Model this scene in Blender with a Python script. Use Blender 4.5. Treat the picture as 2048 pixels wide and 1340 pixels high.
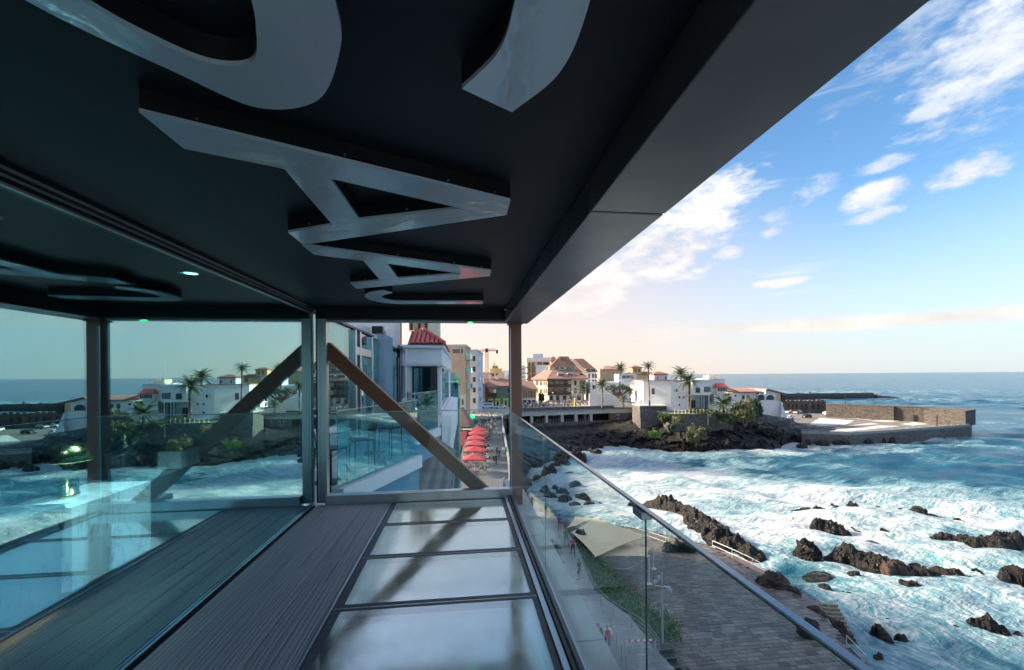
import bpy, bmesh, math, random
import numpy as np
from mathutils import Vector, Matrix, noise

random.seed(7)
rng = np.random.default_rng(7)
scene = bpy.context.scene
for o in list(bpy.data.objects):
    bpy.data.objects.remove(o)
C = scene.collection
R = math.radians

# ------------------------------------------------------------------ camera
# world axes: X to the sea, Y along the terrace towards the town, Z up, eye at z = 0
FPX, CX, CY = 850.0, 1024.0, 751.0
YAW, ROLL = math.atan(99 / 850), 0.0075
cam_d = bpy.data.cameras.new('camera')
cam_d.sensor_width = 36.0
cam_d.lens = 36.0 * FPX / 2048
cam_d.shift_y = (CY - 670) / 2048
cam_d.clip_start = 0.05
cam_d.clip_end = 90000
cam = bpy.data.objects.new('camera', cam_d)
C.objects.link(cam)
cam.matrix_world = Matrix.Rotation(-YAW, 4, 'Z') @ Matrix.Rotation(math.pi / 2, 4, 'X') @ Matrix.Rotation(-ROLL, 4, 'Z')
scene.camera = cam

# ------------------------------------------------------------------ exposure
vs = scene.view_settings
vs.view_transform = 'Standard'
vs.look = 'None'
vs.exposure = 2.3
vs.gamma = 1.0
vs.use_curve_mapping = False
scene.cycles.max_bounces = 8
scene.cycles.diffuse_bounces = 3
scene.cycles.glossy_bounces = 3
scene.cycles.use_adaptive_sampling = True
scene.cycles.adaptive_threshold = 0.03
scene.cycles.transmission_bounces = 4
scene.cycles.transparent_max_bounces = 14
scene.cycles.sample_clamp_indirect = 6.0
scene.cycles.caustics_reflective = False
scene.cycles.caustics_refractive = False
scene.cycles.use_denoising = True

# ------------------------------------------------------------------ sun and sky
SUN_AZ, SUN_EL = -64.0, 25.0         # degrees from +Y towards +X, and above the horizon
sd = Vector((math.sin(R(SUN_AZ)) * math.cos(R(SUN_EL)), math.cos(R(SUN_AZ)) * math.cos(R(SUN_EL)), math.sin(R(SUN_EL))))
sun_d = bpy.data.lights.new('sun', 'SUN')
sun_d.energy = 3.1
sun_d.angle = R(10.0)
sun_d.color = (1.0, 0.80, 0.58)
sun = bpy.data.objects.new('sun', sun_d)
C.objects.link(sun)
sun.rotation_euler = (-sd).to_track_quat('-Z', 'Y').to_euler()

world = bpy.data.worlds.new('World')
scene.world = world
world.cycles.sampling_method = 'MANUAL'
world.cycles.sample_map_resolution = 512
world.use_nodes = True
wn, wl = world.node_tree.nodes, world.node_tree.links
wn.clear()
def N(tree_nodes, typ, **kw):
    n = tree_nodes.new(typ)
    for k, v in kw.items():
        if hasattr(n, k):
            setattr(n, k, v)
    return n
def wmath(op, a, b=None, c=None):
    n = wn.new('ShaderNodeMath'); n.operation = op
    for i, v in enumerate((a, b, c)):
        if v is None: continue
        if isinstance(v, (int, float)): n.inputs[i].default_value = v
        else: wl.new(v, n.inputs[i])
    return n.outputs[0]
sky = wn.new('ShaderNodeTexSky')
sky.sky_type = 'NISHITA'
sky.sun_disc = False
sky.sun_elevation = R(SUN_EL)
sky.sun_rotation = R(SUN_AZ)
sky.altitude = 20
sky.air_density = 1.0
sky.dust_density = 0.5
sky.ozone_density = 1.0
tc = wn.new('ShaderNodeTexCoord')
sep = wn.new('ShaderNodeSeparateXYZ'); wl.new(tc.outputs['Generated'], sep.inputs[0])
az = wmath('ARCTAN2', sep.outputs[0], sep.outputs[1])
el = wmath('ARCSINE', sep.outputs[2])
# cloud texture space: azimuth / elevation, so that low clouds flatten towards the horizon
comb = wn.new('ShaderNodeCombineXYZ')
wl.new(az, comb.inputs[0]); wl.new(wmath('MULTIPLY', el, 1.7), comb.inputs[1])
def wnoise(scale, detail, rough, stretch=(1, 1, 1), off=0.0, dist=0.0):
    mp = wn.new('ShaderNodeMapping'); mp.inputs['Scale'].default_value = stretch
    mp.inputs['Location'].default_value = (off, off * .7, 0)
    wl.new(comb.outputs[0], mp.inputs[0])
    n = wn.new('ShaderNodeTexNoise'); n.inputs['Scale'].default_value = scale
    n.inputs['Detail'].default_value = detail; n.inputs['Roughness'].default_value = rough
    n.inputs['Distortion'].default_value = dist
    wl.new(mp.outputs[0], n.inputs['Vector'])
    return n.outputs['Fac']
puff = wnoise(7.5, 7, 0.60, (1, 1.2, 1), 3.1, 0.12)
wisp = wnoise(3.0, 5, 0.6, (1.0, 5.0, 1), 7.7, 0.35)
fine = wnoise(24.0, 5, 0.62, (1, 1.3, 1), 1.7, 0.15)
def pixdir(px, py):
    dx, dy = px - CX, py - CY
    c, s = math.cos(ROLL), math.sin(ROLL)
    u, v = dx * c - dy * s, dx * s + dy * c
    r, up = u / FPX, -v / FPX
    return Vector((math.sin(YAW) + r * math.cos(YAW), math.cos(YAW) - r * math.sin(YAW), up))
def azel(px, py):
    d = pixdir(px, py).normalized()
    return math.atan2(d.x, d.y), math.asin(d.z)
# clear evening air: a deeper blue overhead, cream and pink low over the town, fading to pale blue over the sea
hs = wn.new('ShaderNodeHueSaturation'); hs.inputs['Saturation'].default_value = 1.26; hs.inputs['Value'].default_value = .74
azure = wn.new('ShaderNodeVectorMath'); azure.operation = 'MULTIPLY'; azure.inputs[1].default_value = (.98, .99, 1.0)
wl.new(sky.outputs[0], azure.inputs[0]); wl.new(azure.outputs[0], hs.inputs['Color'])
lowf = wn.new('ShaderNodeMapRange'); lowf.interpolation_type = 'SMOOTHSTEP'
band = wn.new('ShaderNodeMapRange'); wl.new(az, band.inputs[0])          # the pale band stands higher on the sunward side
band.inputs[1].default_value = -.1; band.inputs[2].default_value = .8; band.inputs[3].default_value = .85; band.inputs[4].default_value = .36
wl.new(wmath('DIVIDE', el, band.outputs[0]), lowf.inputs[0]); lowf.inputs[1].default_value = 1.0; lowf.inputs[2].default_value = 0.0
azf = wn.new('ShaderNodeMapRange'); azf.interpolation_type = 'SMOOTHSTEP'
wl.new(az, azf.inputs[0]); azf.inputs[1].default_value = .15; azf.inputs[2].default_value = 1.0
hcol = wn.new('ShaderNodeMix'); hcol.data_type = 'RGBA'; wl.new(azf.outputs[0], hcol.inputs[0])
hcol.inputs[6].default_value = (2.95, 2.22, 1.98, 1); hcol.inputs[7].default_value = (1.95, 2.30, 2.62, 1)
gr_ = wn.new('ShaderNodeMix'); gr_.data_type = 'RGBA'
wl.new(wmath('MULTIPLY', lowf.outputs[0], .85), gr_.inputs[0]); wl.new(hs.outputs[0], gr_.inputs[6]); wl.new(hcol.outputs[2], gr_.inputs[7])
graded = gr_.outputs[2]
acc = None
# single clouds: centre, half sizes in degrees, tilt, noise weight, strength
CL = [((1345, 470), 11.0, 5.6, 34, 1.7, .98), ((1190, 572), 10.0, 3.4, 12, 1.5, .92), ((1440, 395), 6.0, 3.0, 32, 2.0, .9), ((1745, 392), 3.2, 1.5, 14, 1.5, .95),
      ((1940, 342), 3.0, 1.6, 4, 2.0, .8), ((1765, 328), 2.6, .8, 2, 1.6, .7), ((1730, 437), 3.3, .8, 7, 2.0, .65),
      ((1555, 566), 3.6, .6, 3, .8, .9), ((1545, 466), 1.5, .8, 0, 1.6, .65), ((1455, 505), 2.2, .9, 0, 1.6, .75), ((1625, 382), 2.6, 1.3, 20, 2.6, .45),
      ((1890, 200), 4.5, 1.5, 30, 2.4, .7), ((2000, 95), 7.5, 5.2, 30, 1.6, .9), ((1850, 40), 9.0, 2.4, 35, 2.2, .40),
      ((1560, 430), 2.0, 1.6, 0, 2.0, .45), ((1375, 515), 1.3, 1.6, -20, 1.2, .9)]
azel_v = wn.new('ShaderNodeCombineXYZ'); wl.new(az, azel_v.inputs[0]); wl.new(el, azel_v.inputs[1])
nbase = wmath('ADD', wmath('MULTIPLY', wmath('SUBTRACT', puff, .5), 1.6), wmath('MULTIPLY', wmath('SUBTRACT', fine, .5), 1.25))
for (p, sa, se, tilt, kn, st) in CL:
    a0, e0 = azel(*p)
    mp_ = wn.new('ShaderNodeMapping'); mp_.vector_type = 'TEXTURE'
    mp_.inputs['Location'].default_value = (a0, e0, 0); mp_.inputs['Rotation'].default_value = (0, 0, R(tilt)); mp_.inputs['Scale'].default_value = (R(sa), R(se), 1)
    wl.new(azel_v.outputs[0], mp_.inputs[0])
    dp_ = wn.new('ShaderNodeVectorMath'); dp_.operation = 'DOT_PRODUCT'; wl.new(mp_.outputs[0], dp_.inputs[0]); wl.new(mp_.outputs[0], dp_.inputs[1])
    q = wmath('SUBTRACT', 1.0, dp_.outputs['Value'])
    mr = wn.new('ShaderNodeMapRange'); mr.interpolation_type = 'SMOOTHSTEP'
    wl.new(wmath('MULTIPLY_ADD', nbase, kn, q), mr.inputs[0]); mr.inputs[1].default_value = 0.0; mr.inputs[2].default_value = 1.2; mr.inputs[4].default_value = st
    fade = wn.new('ShaderNodeMapRange'); fade.interpolation_type = 'SMOOTHSTEP'
    wl.new(q, fade.inputs[0]); fade.inputs[1].default_value = -1.2; fade.inputs[2].default_value = 0.2
    d = wmath('MULTIPLY', mr.outputs[0], fade.outputs[0])
    acc = d if acc is None else wmath('MAXIMUM', acc, d)
# long low streaks and thin veils all round
elband = wn.new('ShaderNodeMapRange'); elband.interpolation_type = 'SMOOTHSTEP'
wl.new(el, elband.inputs[0]); elband.inputs[1].default_value = 0.02; elband.inputs[2].default_value = 0.09
wm = wn.new('ShaderNodeMapRange'); wm.interpolation_type = 'SMOOTHSTEP'
wl.new(wisp, wm.inputs[0]); wm.inputs[1].default_value = 0.56; wm.inputs[2].default_value = 0.78
acc = wmath('MAXIMUM', acc, wmath('MULTIPLY', wmath('MULTIPLY', wm.outputs[0], elband.outputs[0]), .55))
# added veil overhead, mostly out of view, whitens the ambient light
hi = wn.new('ShaderNodeMapRange'); hi.interpolation_type = 'SMOOTHSTEP'
wl.new(el, hi.inputs[0]); hi.inputs[1].default_value = .50; hi.inputs[2].default_value = 1.0
vm = wn.new('ShaderNodeMapRange'); vm.interpolation_type = 'SMOOTHSTEP'
wl.new(puff, vm.inputs[0]); vm.inputs[1].default_value = .30; vm.inputs[2].default_value = .62
acc = wmath('MAXIMUM', acc, wmath('MULTIPLY', wmath('MULTIPLY', vm.outputs[0], hi.outputs[0]), .85))
# the thin long streak low over the sea
a0, e0 = azel(1760, 640)
lin = wmath('SUBTRACT', el, wmath('ADD', e0, wmath('MULTIPLY', wmath('SUBTRACT', az, a0), -.01)))
lin = wmath('ADD', lin, wmath('MULTIPLY', wmath('SUBTRACT', wisp, .5), .03))
sm = wn.new('ShaderNodeMapRange'); sm.interpolation_type = 'SMOOTHSTEP'
wl.new(wmath('ABSOLUTE', lin), sm.inputs[0]); sm.inputs[1].default_value = .020; sm.inputs[2].default_value = 0.002
sa_ = wn.new('ShaderNodeMapRange'); sa_.interpolation_type = 'SMOOTHSTEP'
wl.new(az, sa_.inputs[0]); sa_.inputs[1].default_value = .35; sa_.inputs[2].default_value = .75
acc = wmath('MAXIMUM', acc, wmath('MULTIPLY', wmath('MULTIPLY', sm.outputs[0], sa_.outputs[0]), .75))
# cloud brightness: warmer and brighter low down, grey in thick parts
cr = wn.new('ShaderNodeMapRange'); wl.new(puff, cr.inputs[0]); cr.inputs[1].default_value = .35; cr.inputs[2].default_value = .7
cr.inputs[3].default_value = 2.6; cr.inputs[4].default_value = 3.5
ccol = wn.new('ShaderNodeMix'); ccol.data_type = 'RGBA'
ce = wn.new('ShaderNodeMapRange'); wl.new(el, ce.inputs[0]); ce.inputs[1].default_value = .0; ce.inputs[2].default_value = .45
wl.new(ce.outputs[0], ccol.inputs[0])
ccol.inputs[6].default_value = (1.0, .85, .74, 1); ccol.inputs[7].default_value = (.93, .96, 1.0, 1)
cmul = wn.new('ShaderNodeVectorMath'); cmul.operation = 'SCALE'
wl.new(ccol.outputs[2], cmul.inputs[0]); wl.new(cr.outputs[0], cmul.inputs['Scale'])
mixc = wn.new('ShaderNodeMix'); mixc.data_type = 'RGBA'
wl.new(acc, mixc.inputs[0]); wl.new(graded, mixc.inputs[6]); wl.new(cmul.outputs[0], mixc.inputs[7])
bg = wn.new('ShaderNodeBackground'); bg.inputs[1].default_value = 0.073
wl.new(mixc.outputs[2], bg.inputs[0])
wo = wn.new('ShaderNodeOutputWorld'); wl.new(bg.outputs[0], wo.inputs[0])
# ------------------------------------------------------------------ helpers
FWD = Vector((math.sin(YAW), math.cos(YAW), 0)); RGT = Vector((math.cos(YAW), -math.sin(YAW), 0))
def gz(px, py, z): d = pixdir(px, py); return d * (z / d.z)
def gx(px, py, x): d = pixdir(px, py); return d * (x / d.x)
def gy(px, py, y): d = pixdir(px, py); return d * (y / d.y)
def gd(px, py, dist): return pixdir(px, py) * dist
SEA, TOWN, PROM, DECK = -21.0, -11.0, -16.0, -18.3

class MB:
    def __init__(s): s.v = []; s.f = []; s.m = []
    def add(s, vs, fs, mi=0):
        b = len(s.v); s.v += [tuple(p) for p in vs]; s.f += [tuple(b + i for i in f) for f in fs]; s.m += [mi] * len(fs)
        return s
    def box(s, x0, x1, y0, y1, z0, z1, mi=0):
        return s.add([(x0, y0, z0), (x1, y0, z0), (x1, y1, z0), (x0, y1, z0), (x0, y0, z1), (x1, y0, z1), (x1, y1, z1), (x0, y1, z1)],
                     [(3, 2, 1, 0), (4, 5, 6, 7), (0, 1, 5, 4), (1, 2, 6, 5), (2, 3, 7, 6), (3, 0, 4, 7)], mi)
    def hexa(s, b, t, mi=0):          # four bottom and four top points
        return s.add(list(b) + list(t), [(3, 2, 1, 0), (4, 5, 6, 7), (0, 1, 5, 4), (1, 2, 6, 5), (2, 3, 7, 6), (3, 0, 4, 7)], mi)
    def prism(s, poly, z0, z1, mi=0):
        n = len(poly)
        return s.add([(p[0], p[1], z0) for p in poly] + [(p[0], p[1], z1) for p in poly],
                     [tuple(range(n - 1, -1, -1)), tuple(range(n, 2 * n))] + [(i, (i + 1) % n, n + (i + 1) % n, n + i) for i in range(n)], mi)
    def extr(s, poly, axis, a0, a1, mi=0):   # poly in the two other axes, extruded along axis
        n = len(poly)
        def P(p, a):
            return (a, p[0], p[1]) if axis == 0 else (p[0], a, p[1])
        return s.add([P(p, a0) for p in poly] + [P(p, a1) for p in poly],
                     [tuple(range(n)), tuple(range(2 * n - 1, n - 1, -1))] + [(i, n + i, n + (i + 1) % n, (i + 1) % n) for i in range(n)], mi)
    def tube(s, pts, rad, n=6, mi=0, cap=True):
        pts = [Vector(p) for p in pts]
        if not hasattr(rad, '__len__'): rad = [rad] * len(pts)
        rings = []
        up = Vector((0, 0, 1))
        for i, p in enumerate(pts):
            t = (pts[min(i + 1, len(pts) - 1)] - pts[max(i - 1, 0)]).normalized()
            a = t.cross(up)
            if a.length < 1e-3: a = t.cross(Vector((1, 0, 0)))
            a.normalize(); b = a.cross(t)
            rings.append([p + (a * math.cos(2 * math.pi * k / n) + b * math.sin(2 * math.pi * k / n)) * rad[i] for k in range(n)])
        vs = [q for r in rings for q in r]
        fs = []
        for i in range(len(pts) - 1):
            for k in range(n):
                fs.append((i * n + k, i * n + (k + 1) % n, (i + 1) * n + (k + 1) % n, (i + 1) * n + k))
        if cap:
            fs.append(tuple(range(n - 1, -1, -1))); fs.append(tuple((len(pts) - 1) * n + k for k in range(n)))
        return s.add(vs, fs, mi)
    def lathe(s, prof, n=16, c=(0, 0, 0), mi=0):
        vs = []; fs = []
        for r, z in prof:
            vs += [(c[0] + r * math.cos(2 * math.pi * k / n), c[1] + r * math.sin(2 * math.pi * k / n), c[2] + z) for k in range(n)]
        for i in range(len(prof) - 1):
            for k in range(n):
                fs.append((i * n + k, i * n + (k + 1) % n, (i + 1) * n + (k + 1) % n, (i + 1) * n + k))
        fs.append(tuple(range(n - 1, -1, -1))); fs.append(tuple((len(prof) - 1) * n + k for k in range(n)))
        return s.add(vs, fs, mi)
    def mesh(s, name, mats, smooth=False):
        me = bpy.data.meshes.new(name)
        me.from_pydata(s.v, [], s.f)
        if not isinstance(mats, (list, tuple)): mats = [mats]
        for m in mats: me.materials.append(m)
        if len(mats) > 1: me.polygons.foreach_set('material_index', s.m)
        if smooth: me.polygons.foreach_set('use_smooth', [True] * len(s.f))
        me.update()
        return me
    def build(s, name, mats, parent=None, smooth=False, bevel=0.0, loc=None, rotz=0.0):
        return link(name, s.mesh(name, mats, smooth), parent, bevel, loc, rotz)

def link(name, me, parent=None, bevel=0.0, loc=None, rotz=0.0):
    o = bpy.data.objects.new(name, me); C.objects.link(o)
    if parent is not None: o.parent = parent
    if loc is not None: o.location = loc
    if rotz: o.rotation_euler = (0, 0, rotz)
    if bevel:
        b = o.modifiers.new('bevel', 'BEVEL'); b.width = bevel; b.segments = 2; b.limit_method = 'ANGLE'
    return o
def tag(o, label, cat, group=None, kind=None):
    o['label'] = label; o['category'] = cat
    if group: o['group'] = group
    if kind: o['kind'] = kind
    return o
def thing(name, label, cat, loc=(0, 0, 0), rotz=0.0, group=None):
    o = bpy.data.objects.new(name, None); C.objects.link(o)
    o.empty_display_size = .2
    o.location = loc; o.rotation_euler = (0, 0, rotz)
    return tag(o, label, cat, group)
def struct(o, kind='structure', label=None):
    o['kind'] = kind
    if label: o['label'] = label
    return o
def copy_tree(o, parent=None):
    c = o.copy(); C.objects.link(c); c.parent = parent
    for ch in list(o.children):
        copy_tree(ch, c)
    return c

# ------------------------------------------------------------------ materials
MATS = {}
class NT:
    def __init__(s, name):
        s.mat = bpy.data.materials.new(name); s.mat.use_nodes = True
        s.n, s.l = s.mat.node_tree.nodes, s.mat.node_tree.links
        s.n.clear(); s.out = s.n.new('ShaderNodeOutputMaterial')
        s.tc = s.n.new('ShaderNodeTexCoord')
    def put(s, sock, v):
        if v is None: return
        if isinstance(v, (int, float)): sock.default_value = v
        elif isinstance(v, tuple): sock.default_value = v if len(v) == len(sock.default_value) else tuple(v) + (1,)
        else: s.l.new(v, sock)
    def math(s, op, a, b=None, c=None):
        n = s.n.new('ShaderNodeMath'); n.operation = op
        for i, v in enumerate((a, b, c)): s.put(n.inputs[i], v)
        return n.outputs[0]
    def coord(s, scale=(1, 1, 1), kind='Object', rot=(0, 0, 0)):
        m = s.n.new('ShaderNodeMapping'); m.inputs['Scale'].default_value = scale; m.inputs['Rotation'].default_value = rot
        s.l.new(s.tc.outputs[kind], m.inputs[0]); return m.outputs[0]
    def noise(s, scale, detail=4, rough=.55, vec=None, dist=0.0):
        n = s.n.new('ShaderNodeTexNoise'); n.inputs['Scale'].default_value = scale; n.inputs['Detail'].default_value = detail
        n.inputs['Roughness'].default_value = rough; n.inputs['Distortion'].default_value = dist
        s.l.new(vec if vec is not None else s.coord(), n.inputs['Vector']); return n.outputs['Fac']
    def voro(s, scale, feat='F1', vec=None, rnd=1.0):
        n = s.n.new('ShaderNodeTexVoronoi'); n.feature = feat; n.inputs['Scale'].default_value = scale; n.inputs['Randomness'].default_value = rnd
        s.l.new(vec if vec is not None else s.coord(), n.inputs['Vector']); return n
    def ramp(s, f, a, b, lo=0.0, hi=1.0, smooth=True):
        n = s.n.new('ShaderNodeMapRange'); n.interpolation_type = 'SMOOTHSTEP' if smooth else 'LINEAR'
        s.put(n.inputs[0], f); n.inputs[1].default_value = a; n.inputs[2].default_value = b; n.inputs[3].default_value = lo; n.inputs[4].default_value = hi
        return n.outputs[0]
    def mix(s, f, a, b):
        n = s.n.new('ShaderNodeMix'); n.data_type = 'RGBA'
        s.put(n.inputs[0], f); s.put(n.inputs[6], a); s.put(n.inputs[7], b); return n.outputs[2]
    def bump(s, h, strength=.3, dist=.02, normal=None):
        n = s.n.new('ShaderNodeBump'); n.inputs['Strength'].default_value = strength; n.inputs['Distance'].default_value = dist
        s.l.new(h, n.inputs['Height'])
        if normal is not None: s.l.new(normal, n.inputs['Normal'])
        return n.outputs[0]
    def bsdf(s, col, rough=.6, metal=0.0, normal=None, spec=None, **kw):
        b = s.n.new('ShaderNodeBsdfPrincipled')
        s.put(b.inputs['Base Color'], col); s.put(b.inputs['Roughness'], rough); s.put(b.inputs['Metallic'], metal)
        if normal is not None: s.l.new(normal, b.inputs['Normal'])
        if spec is not None: s.put(b.inputs['Specular IOR Level'], spec)
        for k, v in kw.items(): s.put(b.inputs[k.replace('_', ' ')], v)
        return b
    def done(s, sh):
        s.l.new(sh.outputs[0], s.out.inputs[0]); return s.mat
def var_mat(name, a, b, rough=.6, scale=3.0, metal=0.0, bump=0.0, bscale=40.0, detail=5, stretch=(1, 1, 1), spec=None, kind='Object', bdist=.02):
    t = NT(name); v = t.coord(stretch, kind)
    f = t.ramp(t.noise(scale, detail, .6, v), .3, .7)
    nm = t.bump(t.noise(bscale, 5, .6, v), bump, bdist) if bump else None
    MATS[name] = t.done(t.bsdf(t.mix(f, a, b), rough, metal, nm, spec)); return MATS[name]
def M(n): return MATS[n]
def glass_mat(name, tint, refl, base, edge, rough=0.0, pw=3.0, smear=0.0, haze=0.0):
    # coated architectural glass: mirror share rises with the angle (Fresnel), the rest passes tinted
    t = NT(name)
    fr = t.n.new('ShaderNodeLayerWeight'); fr.inputs[0].default_value = .5
    f = t.math('POWER', fr.outputs['Facing'], pw)
    fac = t.math('ADD', base, t.math('MULTIPLY', f, edge - base))
    tr = t.n.new('ShaderNodeBsdfTransparent'); t.put(tr.inputs[0], tint)
    gl = t.n.new('ShaderNodeBsdfGlossy'); t.put(gl.inputs[0], refl); gl.inputs['Roughness'].default_value = rough
    if smear: t.put(gl.inputs['Roughness'], t.ramp(t.noise(3.5, 6, .7), .35, .75, rough, rough + smear))
    mx = t.n.new('ShaderNodeMixShader'); t.put(mx.inputs[0], fac); t.l.new(tr.outputs[0], mx.inputs[1]); t.l.new(gl.outputs[0], mx.inputs[2])
    if haze:                                     # dried salt and dust on the pane
        di = t.n.new('ShaderNodeBsdfDiffuse'); t.put(di.inputs[0], (.8, .84, .84))
        m2 = t.n.new('ShaderNodeMixShader'); t.put(m2.inputs[0], t.ramp(t.noise(5, 7, .75, t.coord((1, 1, .5))), .40, .75, 0.0, haze)); t.l.new(mx.outputs[0], m2.inputs[1]); t.l.new(di.outputs[0], m2.inputs[2]); mx = m2
    MATS[name] = t.done(mx); return MATS[name]
def emit_mat(name, col, s):
    t = NT(name); e = t.n.new('ShaderNodeEmission'); t.put(e.inputs[0], col); e.inputs[1].default_value = s
    MATS[name] = t.done(e); return MATS[name]

glass_mat('wall_glass', (.60, .90, .93), (.60, .95, 1.0), .35, .84)
glass_mat('rail_glass', (.955, .987, .98), (.80, .97, .97), .025, .26, 0.0, 3.0, 0.0, .035)
glass_mat('teal_glass', (.50, .82, .86), (.62, .92, .96), .16, .75)
glass_mat('window_glass', (.06, .08, .09), (.85, .92, .98), .12, .8, .02)
glass_mat('drink_glass', (.92, .97, .97), (.9, .97, .97), .10, .8)
var_mat('charcoal', (.008, .011, .015), (.013, .017, .023), .45, 1.2, .0, .06, 260, spec=.28)
var_mat('charcoal_beam', (.17, .17, .185), (.24, .235, .24), .24, 1.6, .3, .05, 300)
var_mat('black_metal', (.006, .007, .008), (.012, .013, .014), .4, 3)
var_mat('letter_white', (.78, .88, .95), (.84, .93, .98), .07, 2.5, .10, .22, 2.6, 2, bdist=.05, spec=.8)
var_mat('letter_side', (.004, .004, .005), (.007, .007, .008), .6, 3)
var_mat('aluminium', (.42, .45, .48), (.52, .55, .57), .28, 5, .85, .05, 120, stretch=(1, .05, 1))
var_mat('steel_brushed', (.30, .32, .34), (.42, .44, .46), .30, 5, .8, .04, 120, stretch=(6, 6, .1))
var_mat('bronze', (.24, .095, .055), (.30, .125, .075), .5, 2.5, .0, .05, 150)
var_mat('rubber', (.008, .008, .009), (.012, .012, .012), .7)
var_mat('white_wall', (.76, .76, .75), (.83, .83, .82), .8, .8, 0, .15, 25)
var_mat('white_wall_worn', (.55, .55, .53), (.72, .72, .71), .85, .5, 0, .2, 20, stretch=(1, 1, .35))
var_mat('cream_wall', (.62, .54, .38), (.70, .62, .46), .85, .4, 0, .15, 20)
var_mat('yellow_wall', (.62, .44, .20), (.70, .52, .27), .85, .4, 0, .15, 20)
var_mat('tan_wall', (.50, .36, .22), (.58, .44, .29), .85, .4, 0, .15, 20)
var_mat('pink_wall', (.58, .22, .20), (.66, .30, .26), .85, .4, 0, .15, 20)
var_mat('green_wall', (.13, .20, .14), (.18, .26, .18), .85, .4, 0, .15, 20)
var_mat('bluewhite_wall', (.48, .54, .62), (.58, .63, .70), .85, .4, 0, .15, 20)
var_mat('shade_blue_wall', (.08, .26, .37), (.11, .32, .44), .6, .8, 0, .1, 30)  # white wall under the balcony, its bluish shade put into the colour
var_mat('grey_panel', (.56, .58, .60), (.65, .67, .69), .4, 1.0, .1)
var_mat('frame_grey', (.06, .065, .065), (.09, .095, .095), .5, 3)
var_mat('folded_blue', (.34, .43, .50), (.42, .51, .58), .35, 1.0, .4)
var_mat('brown_wood', (.045, .028, .022), (.08, .05, .04), .6, 6, 0, .2, 60, stretch=(4, 4, .3))
var_mat('orange_wood', (.28, .10, .045), (.36, .15, .07), .6, 6)
var_mat('lime_paint', (.42, .62, .02), (.5, .7, .05), .5)
var_mat('terracotta', (.26, .12, .09), (.35, .18, .14), .8, 6, 0, .25, 60)
var_mat('red_tile', (.52, .085, .075), (.66, .17, .14), .65, 8, 0, .2, 70)
var_mat('dark_tile', (.05, .06, .07), (.17, .18, .19), .55, 7, 0, .2, 60)
var_mat('awning_red', (.36, .020, .030), (.47, .045, .055), .8, 3, 0, .1, 60)
var_mat('white_paint', (.74, .75, .76), (.80, .80, .80), .45, 4)
var_mat('black_paint', (.012, .012, .014), (.02, .02, .022), .4, 4)
var_mat('galvanised', (.40, .42, .43), (.52, .54, .55), .45, 10, .2)
var_mat('polished_steel', (.26, .28, .31), (.34, .36, .38), .22, 5, .8, .03, 120)
var_mat('sail_cloth', (.86, .64, .38), (.92, .70, .45), .85, 1.5, 0, .1, 50)
var_mat('dark_stone', (.035, .034, .036), (.075, .070, .068), .75, 5, 0, .4, 30)
var_mat('concrete', (.22, .23, .23), (.30, .31, .31), .85, 1.5, 0, .25, 25)
var_mat('pale_concrete', (.42, .45, .43), (.52, .55, .52), .75, 1.5, 0, .15, 25)
var_mat('asphalt', (.045, .046, .05), (.065, .066, .07), .85, 2, 0, .2, 40)
var_mat('road_pale', (.30, .29, .27), (.36, .35, .33), .85, .6, 0, .2, 40)
var_mat('lot_white', (.50, .49, .45), (.60, .58, .54), .85, .5)
var_mat('lot_dark', (.13, .12, .12), (.19, .18, .18), .9, .5)
var_mat('bark', (.09, .065, .05), (.16, .12, .09), .9, 6, 0, .5, 30, stretch=(1, 1, .4))
var_mat('palm_leaf', (.030, .058, .022), (.065, .10, .038), .55, 2)
var_mat('leaf_dark', (.022, .048, .020), (.05, .088, .034), .6, 2)
var_mat('leaf_olive', (.085, .105, .045), (.15, .16, .075), .7, 2)
var_mat('leaf_bright', (.06, .20, .02), (.12, .30, .045), .6, 2)
var_mat('leaf_dragon', (.055, .085, .06), (.09, .13, .09), .6, 2)
var_mat('brass', (.55, .50, .20), (.68, .60, .28), .22, 4, 1.0)
var_mat('bar_floor', (.030, .026, .024), (.06, .05, .045), .35, 8, 0, .1, 60, stretch=(1, .1, 1))
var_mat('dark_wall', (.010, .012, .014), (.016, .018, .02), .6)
var_mat('yellow_sign', (.80, .60, .02), (.85, .65, .04), .5)
var_mat('red_paint', (.55, .03, .03), (.6, .05, .05), .5)
var_mat('copper_lamp', (.5, .2, .1), (.6, .26, .14), .25, 4, 1.0)
emit_mat('green_light', (.05, 1, .25), .55)
emit_mat('warm_led', (1, .36, .14), 30.0)
emit_mat('lamp_glow', (1, .95, .85), 1.2)

# timber-look composite planks with pressed grain
t = NT('plank'); v = t.coord((9, .55, 9))
oi = t.n.new('ShaderNodeObjectInfo')
ad = t.n.new('ShaderNodeVectorMath'); ad.operation = 'ADD'
cm = t.n.new('ShaderNodeCombineXYZ'); t.l.new(t.math('MULTIPLY', oi.outputs['Random'], 37.0), cm.inputs[1])
t.l.new(v, ad.inputs[0]); t.l.new(cm.outputs[0], ad.inputs[1])
w = t.n.new('ShaderNodeTexWave'); w.bands_direction = 'X'; w.inputs['Scale'].default_value = 1.1; w.inputs['Distortion'].default_value = 9.0
w.inputs['Detail'].default_value = 3.0; w.inputs['Detail Scale'].default_value = 1.4; t.l.new(ad.outputs[0], w.inputs['Vector'])
g = t.ramp(w.outputs['Fac'], .2, .8)
fine_n = t.noise(60, 3, .6, t.coord((4, .4, 4)))
hgt = t.math('ADD', t.math('MULTIPLY', g, .8), t.math('MULTIPLY', fine_n, .35))
tone = t.math('ADD', t.math('MULTIPLY', oi.outputs['Random'], .35), t.math('MULTIPLY', t.noise(1.5, 3), .5))
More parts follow.
